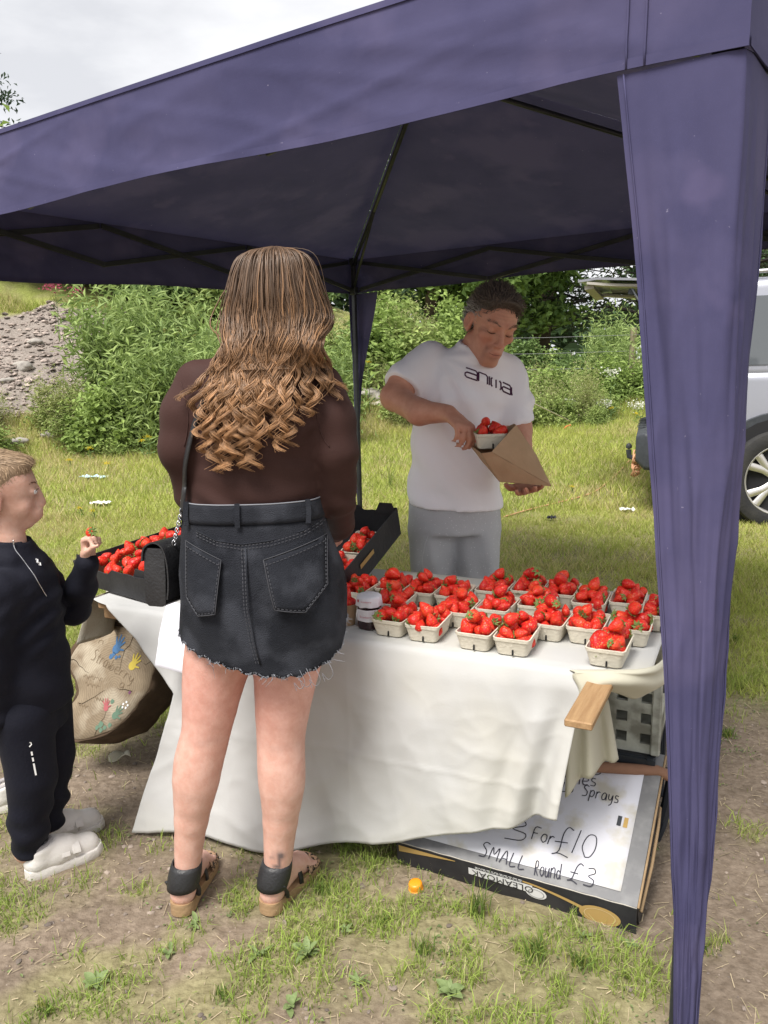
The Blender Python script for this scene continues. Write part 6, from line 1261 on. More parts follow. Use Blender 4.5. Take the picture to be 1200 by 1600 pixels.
for hx, sx in ((.175, -1), (.335, 1)):
    f.chain([(hx, MY, .84), (hx+.005*sx, MY, .48), (hx, MY+.01, .27), (hx, MY+.01, mz0+.08)], [.072, .056, .050, .034], .02)
    f.rc((hx, MY+.03, mz0+.05), (hx+.03*sx, MY-.14, mz0+.04), .032, .026, .02)
tipR = hand(f, U(700, 646, y=2.585), (.50, -.70, -.42), (-.33, .29, -.82), .19, (.72, .80, .85, .88), (.75, .35), .008, .02, side=1)
tipL = hand(f, (.475, 2.62, 1.0), (-.05, -.9, -.05), (-.2, .25, .95), .19, (.18, .18, .18, .18), (.8, .35), .009, .18, side=1)
def mcol(P):
    c = face_cols(P, Wm, MR, 1.02, (.60, .31, .215), False, 1.0); z = P[:, 2]; arm = (P[:, 2] < 1.34)[:, None]; c = np.where(arm, c*np.array([.92, .92, .92]), c)
    L_ = (P-Wm(0, 0, 0))@MR/1.02
    for sx in (1, -1):
        for q in [((.030*sx, -.10, -.045), (.0035, .02, .022)), ((.052*sx, -.08, .0), (.012, .02, .0025)), ((.054*sx, -.08, .008), (.012, .02, .0022))]: c *= 1-.28*blob(L_, *q)[:, None]
    for zz in (.052, .062, .072): c *= 1-.16*blob(L_, (0, -.09, zz), (.045, .03, .0022))[:, None]
    stub = blob(L_, (0, -.085, -.085), (.055, .05, .035))[:, None]; c = c*(1-stub*.16)
    for sx in (1, -1): c *= 1-.30*blob(L_, (.033*sx, -.1, .002), (.020, .03, .0030))[:, None]
    return c
mbody, MP, MF = surf('body', f, m_skin, man, mcol, 2, None, .45)
mbv = BVHTree.FromPolygons([tuple(p) for p in MP], [tuple(q) for q in MF])
def onface(x, z, off=.001):
    a = Wm(x, -.30, z); d = nrmz(MR@np.array([0, 1, 0])); h = mbv.ray_cast(Vector(a), Vector(d)); return (np.array(h[0]) if h[0] else Wm(x, -.1, z))-d*off
for sx in (1, -1):
    obj('eyelash', G().tube(cr_spline([onface(.019*sx, .004), onface(.027*sx, .000), (onface(.037*sx, .0)), onface(.046*sx, .004)], 4), [.0006]+[.0012]*11+[.0006], 5), m_lid, man, True)
    g = G()
    for k in range(46):
        x = .012+.040*RNG.random(); z = .030+.008*math.sin((x-.012)/.04*2.4)+RNG.normal()*.0022; p = onface(x*sx, z, .0005); g.tube([p, p+MR@np.array([.008*sx, -.003, .003])], [.0006, .0002], 3, False)
    obj('eyebrow', g, M('grey_brow', (.22, .15, .11), .8), man)['kind'] = 'stuff'
obj('mouth_line', G().tube(cr_spline([onface(x, -.0640+.0035*(abs(x)/.022)**2, .0004) for x in (-.022, -.012, 0, .012, .022)], 4), .0009, 4), M('mouth_shade', (.16, .055, .045), .7), man, True)
# his hair
m_mhair = M('greying_hair', (1, 1, 1), .6, attr=True, spec=.3)
f = Field(axis(.26, .52, .006), axis(2.64, 2.96, .006), axis(1.44, 1.72, .006)); s6 = 1.02
f.ell(Wm(0, .020, .050), np.array([.0785, .0975, .091])*s6, MR, .01); f.ell(Wm(0, -.045, .092), np.array([.062, .050, .034])*s6, MR, .03); f.ell(Wm(0, .055, .0), np.array([.075, .06, .075])*s6, MR, .03)
f.cut(tuple(MR@np.array([0, -.86, -.52])), tuple(Wm(0, -.062, .066))); f.cut(tuple(MR@np.array([0, -.55, -.85])), tuple(Wm(0, .0, -.045)))
for sx in (1, -1): f.ell(Wm(.085*sx, -.02, -.02), np.array([.03, .045, .055])*s6, MR, .008, True)
hobj, MHP, MHF = surf('hair', f, m_mhair, man, lambda P: np.tile([[.075, .060, .050]], (len(P), 1))*(1+.35*vnoise(P, 70)[:, None]), 1)
def mdir(p): L_ = (p-Wm(0, 0, 0))@MR; d = np.stack([L_[:, 0]*3+.25, np.full(len(p), .35)+L_[:, 1]*2, np.full(len(p), .15)], 1); return d@MR.T
def grey(fc): return np.ones(len(fc))
hl_ = short_hair(None, 'hair_locks', m_mhair, man, MHP, MHF, 2600, .024, .0013, mdir, .40, 5); tag(hl_, kind='stuff')
ca = hl_.data.color_attributes['Col']; n_ = len(ca.data); b_ = np.zeros(n_*4, np.float32); ca.data.foreach_get('color', b_); b_ = b_.reshape(-1, 4); pc = np.zeros(n_*3, np.float32); hl_.data.vertices.foreach_get('co', pc); pc = pc.reshape(-1, 3)+np.array(man.location); lc = (pc-Wm(0, 0, 0))@MR; gr_ = np.clip(sst(.055, .075, np.abs(lc[:, 0]))*sst(.08, .03, lc[:, 2]), 0, 1)[:, None]
b_[:, :3] *= np.array([.105, .082, .066])*(1-gr_)+np.array([.32, .31, .30])*gr_; ca.data.foreach_set('color', b_.ravel())
# T-shirt
m_tee = M('white_cotton', (.92, .91, .95), .85, (.90, .89, .93), sc=4, bump=.15, bsc=300, spec=.15, sheen=.1, transl=.05)
f = Field(axis(-.02, .62, .0075), axis(2.68, 3.06, .0075), axis(.84, 1.52, .0075))
ts = [(r[0], r[1], r[2], r[3]+(.010 if r[0] > 1.3 else .016), r[4]+.016) for r in mt]; ts[0] = (.84, .260, MY, .180, .138)
f.loft(ts, .02); f.rc(ra[0], ra[1], .064, .068, .03); f.rc(ra[1], (.062, MY-.085, 1.315), .068, .070, .01); f.rc(la[0], la[1], .064, .064, .03); f.rc(la[1], (.478, MY-.07, 1.19), .064, .062, .01)
ad = nrmz(np.array(ra[2])-np.array(ra[1])); f2 = None
X = f.x[:, None, None]; Y = f.y[None, :, None]; Z = f.z[None, None, :]
ac = np.array([.070, MY-.075, 1.325]); dcut = (X-ac[0])*ad[0]+(Y-ac[1])*ad[1]+(Z-ac[2])*ad[2]; f.V = np.where((X < .15) & (Z > 1.2), np.maximum(f.V, dcut), f.V)
lc_ = np.array([.478, MY-.07, 1.20]); dcut = lc_[2]-Z+(Y-lc_[1])*.3+(X-lc_[0])*.15; f.V = np.where((X > .428) & (Z > 1.0), np.maximum(f.V, np.where(X > .432, dcut, f.V)), f.V)
hem_ = (.885-.07*(X-.255)); f.V = np.maximum(f.V, (hem_-Z)); f.ell(np.array([.352, MY-.045, 1.485]), (.074, .080, .052), rotm(15, 6, 15), .006, True); _cr = [np.array([.349, MY-.040, 1.452])+rotm(16, 8, 15)@np.array([.0635*math.cos(a), .070*math.sin(a), 0]) for a in np.linspace(0, 2*math.pi, 25)]; f.chain(_cr, [.0085]*25, .006)
def teed(P):
    x, y, z = P.T; d = np.zeros(len(P)); fr = (y < MY+.02)
    # folds fan from his right shoulder down across the chest
    r = np.hypot(x-.20, z-1.43); th = np.arctan2(z-1.43, x-.20); d += .0085*np.sin(th*13+2.2)*np.exp(-((r-.17)/.09)**2)*fr*sst(.15, .22, x)
    r = np.hypot(x-.46, z-1.25); th = np.arctan2(z-1.25, x-.46); d += .0045*np.sin(th*7)*np.exp(-((r-.10)/.05)**2)*fr
    r = np.hypot(x-.16, z-1.27); th = np.arctan2(z-1.27, x-.16); d += .003*np.sin(th*7+1)*np.exp(-((r-.08)/.04)**2)
    d += .0085*np.sin(x*44+4*np.sin(z*6)+z*12)*sst(1.3, 1.05, z)*.8+.005*vnoise(P*np.array([1.6, 1, .8])+P[:, [2, 1, 0]]*.5, 9)+.003*np.sin(z*60+x*25)*np.exp(-((z-.94)/.05)**2)
    d += .0018*np.sin((x+z)*75)*np.exp(-(((x-.08)/.06)**2+((z-1.37)/.07)**2))
    c = np.stack([np.interp(z, [.84, 1.45], [.26, .33]), np.full(len(P), MY), z], 1); n = P-c; n /= np.linalg.norm(n, axis=1, keepdims=True)+1e-9; return P+n*d[:, None]
tee, EP, EF = surf('t_shirt', f, m_tee, man, None, 2, teed)
ebv = BVHTree.FromPolygons([tuple(p) for p in EP], [tuple(q) for q in EF])
def ray_on(bv, px, py, off=.0012):
    d = FW+RT*(px-600)/CF-UPV*(py-800)/CF; d = d/np.linalg.norm(d); h = bv.ray_cast(Vector((0, 0, CH)), Vector(d)); return np.array(h[0])+np.array(h[1])*off if h[0] else None
m_logo = M('plum_print', (.055, .012, .045), .7); strokes = []
# print on the chest: rounded square letters, laid on the shirt where its chest is
cb0, cb1 = np.array([727., 588.]), np.array([800., 618.])
def chest(u, v):
    """u along the word, v up, in letter heights"""
    p = cb0+(cb1-cb0)*u+np.array([0, 6*u*(1-u)*-1.0]); return p+np.array([0, -v])
H_ = 13.5
LET = [('a', .00, .255), ('n', .285, .47), ('i', .50, .52), ('m', .55, .76), ('a', .79, .965), ('l', .985, 1.0)]
SH = {'a': [[(0.05, 1), (.85, 1), (1, .85), (1, 0), (.15, 0), (0, .15), (0, .4), (.15, .55), (1, .55)]], 'n': [[(0, 0), (0, 1), (.8, 1), (1, .85), (1, 0)]], 'i': [[(.5, 0), (.5, 1)]], 'm': [[(.15, 1), (0, .85), (0, .15), (.12, 0)], [(.5, 0), (.5, .95)], [(.85, 1), (1, .8), (1, .15), (.88, 0)]], 'l': [[(0, .9), (0, .3), (1, 0)]]}
gl = G()
for ch, u0, u1 in LET:
    for st in SH[ch]:
        pl = []
        for (a, b), (c, d) in zip(st[:-1], st[1:]):
            for k in range(6): pl.append((a+(c-a)*k/6, b+(d-b)*k/6))
        pl.append(st[-1]); pts = [ray_on(ebv, *chest(u0+(u1-u0)*a, b*H_)) for a, b in pl]; pts = [p for p in pts if p is not None]
        if len(pts) > 1: gl.ribbon(pts, .0052, (0, -1, .1))
obj('lettering', gl, m_logo, man)
0 and obj('collar', G().tube([np.array([.357, MY-.055, 1.452])+rotm(18, 8, 20)@np.array([.070*math.cos(2*math.pi*k/32), .078*math.sin(2*math.pi*k/32), 0]) for k in range(33)], .009, 7, False), m_tee, man, True)
# shorts
m_short = M('grey_shorts', (.47, .48, .50), .85, (.42, .43, .455), sc=5, bump=.2, bsc=260, spec=.15)
nt_ = m_short.node_tree; vo = nt_.nodes.new('ShaderNodeTexVoronoi'); vo.inputs['Scale'].default_value = 85; rp = nt_.nodes.new('ShaderNodeValToRGB'); rp.color_ramp.elements[0].position = .10; rp.color_ramp.elements[1].position = .14; rp.color_ramp.elements[0].color = (1, 1, 1, 1); rp.color_ramp.elements[1].color = (0, 0, 0, 1)
tcx = nt_.nodes.new('ShaderNodeTexCoord'); nt_.links.new(tcx.outputs['Object'], vo.inputs['Vector']); nt_.links.new(vo.outputs['Distance'], rp.inputs[0]); bs = [n for n in nt_.nodes if n.type == 'BSDF_PRINCIPLED'][0]; src = bs.inputs['Base Color'].links[0].from_socket; mxx = nt_.nodes.new('ShaderNodeMix'); mxx.data_type = 'RGBA'; nt_.links.new(rp.outputs[0], mxx.inputs['Factor']); nt_.links.new(src, mxx.inputs['A']); mxx.inputs['B'].default_value = (.75, .75, .77, 1); nt_.links.new(mxx.outputs['Result'], bs.inputs['Base Color'])
f = Field(axis(.03, .49, .009), axis(2.70, 3.06, .009), axis(.40, .99, .009))
f.loft([(.79, .256, MY, .157, .122), (.80, .256, MY, .158, .124), (.97, .258, MY, .148, .112)], .03)
for hx in (.180, .340): f.chain([(hx, MY, .90), (hx, MY, .80), (hx, MY-.005, .60), (hx, MY, .44)], [.088, .092, .084, .080], .010)
f.cut((0, 0, -1), (0, 0, .46))
surf('shorts', f, m_short, man, None, 2, lambda P: P+np.stack([0*P[:, 0], -.005*np.sin(P[:, 0]*60+P[:, 2]*14)*sst(.9, .7, P[:, 2]), 0*P[:, 0]], 1))
obj('pocket_seam', G().tube([U(x, y, y=MY-.118) for x, y in ((672, 830), (664, 850), (660, 870), (658, 895))], .0014, 4), m_short, man, True)
for hx, sx in ((.175, -1), (.335, 1)):
    f = Field(axis(hx-.1, hx+.12, .008), axis(MY-.24, MY+.1, .008), axis(mz0-.01, mz0+.13, .008)); f.rc((hx, MY+.03, mz0+.05), (hx+.03*sx, MY-.15, mz0+.04), .042, .040, .02); f.rc((hx, MY+.02, mz0+.06), (hx, MY+.02, mz0+.10), .042, .045, .02); f.cut((0, 0, -1), (0, 0, mz0+.002)); f.cut((0, 0, 1), (0, 0, mz0+.105)); surf('shoe', f, m_blk, man, None, 1)
# ------------------------------------------------ boy at the left edge
BY = 2.10
boy = thing('person', 'small boy in black hooded top and joggers holding up a strawberry', 'person', (-1.0, BY, 0))
BH_ = np.array([-1.020, BY, 1.085]); BR = rotm(0, 0, 112)@rotm(3, 0, 0)
f = Field(axis(-1.24, -.74, .009, (-1.14, -.78, .0045)), axis(1.90, 2.44, .009, (2.0, 2.36, .0052)), axis(0, 1.24, .0095, (.90, 1.22, .0042)))
bt = [(.46, -1.01, BY, .085, .105), (.56, -1.005, BY, .085, .11), (.68, -1.0, BY, .085, .105), (.80, -1.0, BY, .085, .115), (.87, -1.0, BY, .072, .105), (.92, -1.005, BY, .045, .05), (.97, -1.01, BY, .040, .042)]
f.loft(bt, .02, -.01); f.rc((-1.01, BY, .90), (-1.012, BY, 1.0), .037, .036, .015)
bal = [(-1.0, BY+.10, .845), (-.965, BY+.16, .73), (-.920, BY+.15, .715), (-.870, BY+.10, .80), (-.835, BY+.07, .885)]; bar_ = [.040, .036, .034, .030, .022]
bra = [(-1.01, BY-.115, .84), (-1.045, BY-.13, .66), (-1.055, BY-.10, .50), (-1.06, BY-.08, .44)]; brr = [.040, .035, .03, .022]
f.chain(bal, bar_, .02); f.chain(bra, brr, .02)
Wb = head(f, BH_, BR, .90, True)
tb = hand(f, bal[-1], (.15, -.05, .98), (.9, -.42, -.1), .125, (1.2, 1.3, 1.35, 1.4), (.22, .95), .006, .03, side=-1)
hand(f, bra[-1], (.12, -.05, -1), (.3, .9, 0), .12, (.4, .4, .4, .4), (.5, .3), .006, .05, side=-1)
for oy in (-.065, .065): f.chain([(-1.005, BY+oy, .50), (-1.01, BY+oy, .28), (-1.035, BY+oy, .08)], [.06, .045, .032], .02); f.rc((-1.035, BY+oy, .07), (-1.02, BY+oy+.02, .05), .028, .022, .02)
bbody, BP, BF = surf('body', f, m_skin, boy, lambda P: face_cols(P, Wb, BR, .90, (.66, .42, .33), True), 2, None, .45)
bbv = BVHTree.FromPolygons([tuple(p) for p in BP], [tuple(q) for q in BF])
for sx in (1, -1):
    c = Wb(.032*sx, -.0835, .010); g = G(); Rz = BR
    g.rings([[c+BR@(np.array([.0125*math.sin(p)*math.cos(a), -.0125*math.cos(p), .0085*math.sin(p)*math.sin(a)])*.93) for a in np.linspace(0, 2*math.pi, 14)[:-1]] for p in (.05, .5, .9, 1.3)], True, True); obj('eye', g, m_eye, boy, True)
    g = G(); g.rings([[c+BR@(np.array([.0055*math.cos(a)*k-.001*sx, -.0130+.0006*k, .0055*math.sin(a)*k])*.93) for a in np.linspace(0, 2*math.pi, 14)[:-1]] for k in (.1, 1)], True, True); obj('iris', g, m_iris, boy, True)
    obj('eyelash', G().tube(cr_spline([c+BR@(np.array(q)*.93) for q in ((-.013*sx, -.009, .003), (-.005*sx, -.0145, .0085), (.006*sx, -.0135, .0085), (.014*sx, -.006, .003))], 4), .0011, 4), m_lid, boy, True)
    g = G()
    for k in range(40):
        x = .012+.036*RNG.random(); p = Wb(x*sx, -.13, .033+.006*math.sin((x-.012)/.036*2.6)+RNG.normal()*.0014); h = bbv.ray_cast(Vector(p), Vector(BR@np.array([0, 1, 0])))
        if h[0]: q = np.array(h[0])+BR@np.array([0, -.0008, 0]); g.tube([q, q+BR@np.array([.006*sx, -.001, .0012])], [.0007, .0002], 3, False)
    o = obj('eyebrow', g, M('light_brow', (.20, .125, .07), .8), boy); o['kind'] = 'stuff'
m_bhair = M('boy_hair', (1, 1, 1), .55, attr=True, spec=.35)
f = Field(axis(-1.16, -.86, .006), axis(1.96, 2.24, .006), axis(.99, 1.24, .006)); s9 = .90
f.ell(Wb(0, .020, .050), np.array([.0785, .097, .0885])*s9, BR, .01); f.ell(Wb(0, -.050, .092), np.array([.054, .044, .027])*s9, BR, .03); f.ell(Wb(0, .05, .0), np.array([.072, .062, .07])*s9, BR, .03)
f.cut(tuple(BR@np.array([0, -.85, -.52])), tuple(Wb(0, -.072, .062))); f.cut(tuple(BR@np.array([0, -.45, -.9])), tuple(Wb(0, .02, -.045)))
for sx in (1, -1): f.ell(Wb(.085*sx, -.035, -.01), np.array([.035, .05, .055])*s9, BR, .01, True)
_, BHP, BHF = surf('hair', f, m_bhair, boy, lambda P: np.tile([[.27, .185, .115]], (len(P), 1))*(1+.3*vnoise(P, 60)[:, None]), 1)
def bdir(p): L_ = (p-Wb(0, 0, 0))@BR; d = np.stack([L_[:, 0]*4, np.where(L_[:, 2] > .085, -1.0, -.25), np.where(L_[:, 2] > .085, -.1, -.9)], 1); return d@BR.T
hb = short_hair(None, 'hair_locks', m_bhair, boy, BHP, BHF, 3400, .020, .0008, bdir, .09, 8); tag(hb, kind='stuff')
ca = hb.data.color_attributes['Col']; n_ = len(ca.data); b_ = np.zeros(n_*4, np.float32); ca.data.foreach_get('color', b_); b_ = b_.reshape(-1, 4); b_[:, :3] *= np.array([.34, .235, .145]); ca.data.foreach_set('color', b_.ravel())
# hooded top and joggers
m_hood = M('black_tracksuit', (.009, .0095, .016), .75, (.014, .0145, .022), sc=6, bump=.15, bsc=160, spec=.10, sheen=.02)
f = Field(axis(-1.24, -.76, .0075), axis(1.86, 2.40, .0075), axis(.40, 1.0, .0075))
bts = [(r[0], r[1]+.006, r[2], r[3]+.010+(.012 if r[0] < .6 else 0), r[4]+.010) for r in bt[:-1]]+[(.965, -1.015, BY, .054, .056)]; f.loft(bts, .02)
f.chain([bal[0], bal[1], bal[2], bal[3], np.array(bal[4])-np.array([.004, 0, .012])], [.056, .046, .044, .038, .034], .02); f.chain([bra[0], bra[1], bra[2], (-1.058, BY-.09, .462)], [.062, .058, .050, .040], .02)
f.ell((-1.075, BY, .905), (.06, .085, .06), None, .03)                # hood lying on the back
f.chain([(-1.06, BY+.05, .93), (-1.0, BY+.062, .925), (-.955, BY+.03, .895), (-.95, BY-.01, .885), (-.99, BY-.055, .915), (-1.05, BY-.06, .93)], [.024]*6, .012)
f.ell((-1.0, BY, .985), (.045, .045, .05), None, .006, True); f.cut((.12, 0, -1), (-1.0, BY, .478))
def hdisp(P):
    x, y, z = P.T; d = .006*np.sin(z*46+y*20+x*15)*np.exp(-((z-.60)/.13)**2)*.8+.005*np.sin(y*45-z*30)*np.exp(-((z-.78)/.08)**2)
    d += .0055*np.sin((z*1.2-x)*95)*np.exp(-(((x+.93)/.05)**2+((z-.75)/.08)**2))+.004*np.sin(z*120+x*20)*np.exp(-(((x+1.05)/.05)**2+((y-BY+.12)/.06)**2))
    c = np.stack([np.full(len(P), -1.0), np.full(len(P), BY), z], 1); n = P-c; n /= np.linalg.norm(n, axis=1, keepdims=True)+1e-9; return P+n*d[:, None]
_, OP, OF = surf('hooded_top', f, m_hood, boy, None, 2, hdisp); obv = BVHTree.FromPolygons([tuple(p) for p in OP], [tuple(q) for q in OF])
zp = [ray_on(obv, x, y, .002) for x, y in ((21, 850), (24, 860), (33, 872), (42, 884), (52, 898), (60, 912), (67, 924), (72, 932))]; zp = [p for p in zp if p is not None]
obj('zip', G().tube(cr_spline(zp, 4), .0016, 5), m_chain, boy, True); obj('zip_pull', G().rbox(zp[0]+np.array([.002, -.003, .004]), (.004, .003, .012), .001), m_chain, boy)
lg_ = G()
for st in ([(55, 874), (58, 875), (58, 878), (56, 878)], [(58, 879), (62, 880), (63, 883), (60, 882)]):
    pp = [ray_on(obv, *q, .0015) for q in st]; pp = [p for p in pp if p is not None]
    if len(pp) > 1: lg_.ribbon(pp, .0045, (.5, -.8, .2))
obj('chest_emblem', lg_, m_white, boy)
f = Field(axis(-1.20, -.84, .008), axis(1.90, 2.32, .008), axis(.04, .56, .008)); f.loft([(.42, -1.0, BY, .082, .115), (.56, -1.0, BY, .080, .105)], .02)
for oy in (-.065, .065): f.chain([(-1.0, BY+oy, .48), (-.995, BY+oy, .30), (-1.018, BY+oy, .16), (-1.025, BY+oy, .085)], [.078, .066, .054, .043], .012)
f.cut((0, 0, -1), (0, 0, .062))
_, JP, JF = surf('joggers', f, m_hood, boy, None, 2, lambda P: P+np.stack([.006*np.sin(P[:, 2]*75+P[:, 1]*30), .004*np.sin(P[:, 2]*80+P[:, 0]*30), 0*P[:, 0]], 1)*sst(.30, .14, P[:, 2])[:, None]); jbv = BVHTree.FromPolygons([tuple(p) for p in JP], [tuple(q) for q in JF])
pq = [(49+7*k/12, 1174+37*k/12) for k in range(13)]; pq = [ray_on(jbv, *q, .0015) for q in pq]
if all(p is not None for p in pq):
    for k0, k1 in ((0, 2), (3, 5), (6, 8), (8.6, 12)):
        sg = [pq[int(k0)]+(pq[int(k1)]-pq[int(k0)])*t for t in (0, .5, 1)]; obj('leg_print', G().ribbon(sg, .0045, (.3, -.9, 0)), m_white, boy)
pp = [ray_on(jbv, *q, .0015) for q in ((46, 1160), (48, 1160), (49, 1163), (46, 1166), (47, 1167))]
if all(p is not None for p in pp): obj('emblem', G().ribbon(pp, .003, (.3, -.9, 0)), m_white, boy)
# trainers
m_shoe = M('white_trainer', (.72, .69, .66), .6, (.66, .63, .60), sc=9, bump=.15, bsc=90, spec=.3); m_lining2 = M('grey_lining', (.36, .34, .34), .9)
def trainer(par, o, ang, nm='trainer'):
    """one child's shoe, heel at o, pointing along ang"""
    t = thing(nm, None, None, (0, 0, 0)); t.parent = par; t.location = Vector(o)-par.location if par else Vector(o); t.rotation_euler = (0, 0, ang)
    f = Field(axis(-.02, .235, .0055), axis(-.06, .06, .0055), axis(-.002, .12, .0055))
    f.rc((.035, 0, .04), (.09, 0, .042), .034, .036, .02); f.rc((.09, 0, .042), (.175, .004, .030), .037, .036, .02); f.rc((.035, 0, .045), (.04, 0, .085), .034, .034, .015); f.rc((.05, 0, .08), (.11, 0, .055), .030, .034, .02); f.cut((0, 0, -1), (0, 0, .018)); f.cut((-.25, 0, 1), (.04, 0, .086)); f.ell((.045, 0, .095), (.030, .022, .03), None, .006, True)
    P, F = f.mesh(); P = laplace(P, F, 2); obj('upper', mesh_np('upper', P, F, m_shoe, True), None, t, local=True)
    ol_ = [(-.002, 0), (.006, .026), (.04, .036), (.09, .037), (.15, .043), (.19, .038), (.212, .020), (.216, 0)]; lp = ol_+[(x, -y) for x, y in ol_[1:-1]][::-1]
    obj('sole', G().rings([[(x, y, 0) for x, y in lp], [(x*1.01, y*1.03, .004) for x, y in lp], [(x*1.01, y*1.03, .020) for x, y in lp], [(x*.99, y*.97, .026+.006*(x > .19)) for x, y in lp]], True, True, True), m_shoe, t, True, True, 40)
    for x in (.082, .112):
        obj('strap', G().sheet(lambda u, v, x=x: (x+.022*v+.01, .0415*math.cos(math.pi*(.06+.88*u)), .036+.043*math.sin(math.pi*(.06+.88*u))**.9*(1-(x-.082)*3.4-.2*v)), 14, 2, -.004), m_shoe, t, True, True, 60)
    obj('sock_collar', G().tube([(.045+.030*math.cos(a), .024*math.sin(a), .086+.006*math.cos(a)) for a in np.linspace(0, 2*math.pi, 20)], .008, 6, False), m_lining2, t, True, True)
    for k in range(3): obj('side_stripe', G().tube([(.085+.022*k, -.0375, .030), (.095+.022*k, -.036, .055)], .003, 5, True, .4).tube([(.085+.022*k, .0375, .030), (.095+.022*k, .036, .055)], .003, 5, True, .4), m_shoe, t, True, True)
    return t
sa = math.atan2(.136, .17); ts_ = trainer(boy, (-1.035, 2.015, .0), sa)
t2 = copy_tree(ts_, boy); t2.location = Vector((-1.075, 2.145, 0))-boy.location; t2.rotation_euler = (0, 0, sa)
obj('sock', G().tube([(-1.02, 2.04, .07), (-1.022, 2.045, .10)], .036, 14), M('white_sock', (.72, .73, .80), .9), boy, True); obj('sock', G().tube([(-1.06, 2.17, .07), (-1.05, 2.17, .10)], .036, 14), bpy.data.materials['white_sock'], boy, True)
ot = trainer(None, U(-14, 1268, z=0), .5); tag(ot, 'white trainer just entering the picture at the left edge behind the boy', 'shoe')
# ---------------------------------------------------------------- strawberries, punnets, trays
def berry_mat(name, c1, c2):
    m = M(name, c1, .40, c2, sc=14, det=3, spec=.38, sss=.08); t = m.node_tree; n = t.nodes; l = t.links.new; b = [x for x in n if x.type == 'BSDF_PRINCIPLED'][0]
    tc_ = n.new('ShaderNodeTexCoord'); v = n.new('ShaderNodeTexVoronoi'); v.inputs['Scale'].default_value = 190; l(tc_.outputs['Object'], v.inputs['Vector'])
    r = n.new('ShaderNodeValToRGB'); r.color_ramp.elements[0].position = .16; r.color_ramp.elements[1].position = .26; r.color_ramp.elements[0].color = (1, 1, 1, 1); r.color_ramp.elements[1].color = (0, 0, 0, 1); l(v.outputs['Distance'], r.inputs[0])
    mx_ = n.new('ShaderNodeMix'); mx_.data_type = 'RGBA'; l(r.outputs[0], mx_.inputs['Factor']); l(b.inputs['Base Color'].links[0].from_socket, mx_.inputs['A']); mx_.inputs['B'].default_value = (.62, .26, .05, 1); l(mx_.outputs['Result'], b.inputs['Base Color'])
    bp = n.new('ShaderNodeBump'); bp.inputs['Strength'].default_value = .45; bp.inputs['Distance'].default_value = .003; l(v.outputs['Distance'], bp.inputs['Height']); l(bp.outputs[0], b.inputs['Normal']); return m
BM = [berry_mat('ripe_red', (.60, .016, .013), (.70, .036, .018)), berry_mat('deep_red', (.50, .012, .012), (.62, .022, .016)), berry_mat('orange_red', (.72, .065, .022), (.66, .025, .016))]
m_calyx = M('calyx_green', (.17, .26, .06), .6, (.28, .34, .12), sc=90, transl=.2)
def berry_mesh(i, ln, wd, lump):
    g = G(); rr = []
    for k in range(9):
        t = k/8; z = ln*(t-.5); r = wd/2*(math.sin(math.pi*(t*.93+.04))**.55)*(1.13-.66*(1-t)**1.15) if 0 < k < 8 else wd*.05
        rr.append([(r*math.cos(a)*(1+lump*math.cos(2*a+i))+lump*.004*math.sin(t*5+i), r*math.sin(a)*(1+lump*math.sin(3*a+i*2)), z) for a in np.linspace(0, 2*math.pi, 13)[:-1]])
    g.rings(rr, True, True, True); me = bpy.data.meshes.new('strawberry'); me.from_pydata(g.v, [], g.f); me.polygons.foreach_set('use_smooth', [True]*len(me.polygons)); return me
def calyx_mesh(i, ln):
    g = G(); n = 8
    for k in range(n):
        a = 2*math.pi*k/n+i; L_ = .017*random.uniform(.75, 1.2); dz = random.uniform(-.004, .005); c, s = math.cos(a), math.sin(a); w_ = .0042
        z = ln*.47; g.add([(0, 0, z), (c*L_*.5-s*w_, s*L_*.5+c*w_, z+.0025), (c*L_, s*L_, z+dz-.002), (c*L_*.5+s*w_, s*L_*.5-c*w_, z+.0025)], [(0, 3, 2, 1)])
    g.tube([(0, 0, ln*.46), (.001, .001, ln*.46+.010)], [.0013, .001], 4); me = bpy.data.meshes.new('calyx'); me.from_pydata(g.v, [], g.f); me.materials.append(m_calyx); return me
BERRY = []; UNDER = []
for i, (ln, wd, lu) in enumerate([(.043, .037, .03), (.047, .036, .05), (.038, .036, .03), (.050, .042, .08), (.041, .033, .04)]):
    cm = calyx_mesh(i, ln)
    for mt_ in BM:
        bm_ = berry_mesh(i, ln, wd, lu); bm_.materials.append(mt_); BERRY.append((bm_, cm))
def berry(p, label, group, sc=1.0, rot=None, up=False):
    bm_, cm = random.choice(BERRY); o = bpy.data.objects.new('strawberry', bm_); COL.objects.link(o); o.location = p
    if rot is None:
        # tips point every way, the leafy end turned up or sideways on some
        th = random.uniform(1.9, 4.4) if random.random() < .66 else random.uniform(.9, 1.7)*random.choice((-1, 1)); rot = (th, random.uniform(-.5, .5), random.uniform(0, 6.28))
    o.rotation_euler = rot; s = sc*random.uniform(.8, 1.2); o.scale = (s, s, s); tag(o, label, 'strawberry', group)
    c = bpy.data.objects.new('calyx', cm); COL.objects.link(c); c.parent = o; return o
m_pulp = M('pulp_card', (.70, .65, .54), .85, (.62, .58, .48), sc=12, bump=.25, bsc=120); m_slit = M('slit_shadow', (.012, .012, .012), .9)
PW, PL, PH = .098, .138, .050
def rr_ring(hw, hl, z, r=.012, n=5):
    out = []
    for cx, cy, a0 in ((1, 1, 0), (-1, 1, 90), (-1, -1, 180), (1, -1, 270)):
        for k in range(n): a = math.radians(a0+90*k/(n-1)); out.append((cx*(hw-r)+r*math.cos(a), cy*(hl-r)+r*math.sin(a), z))
    return out
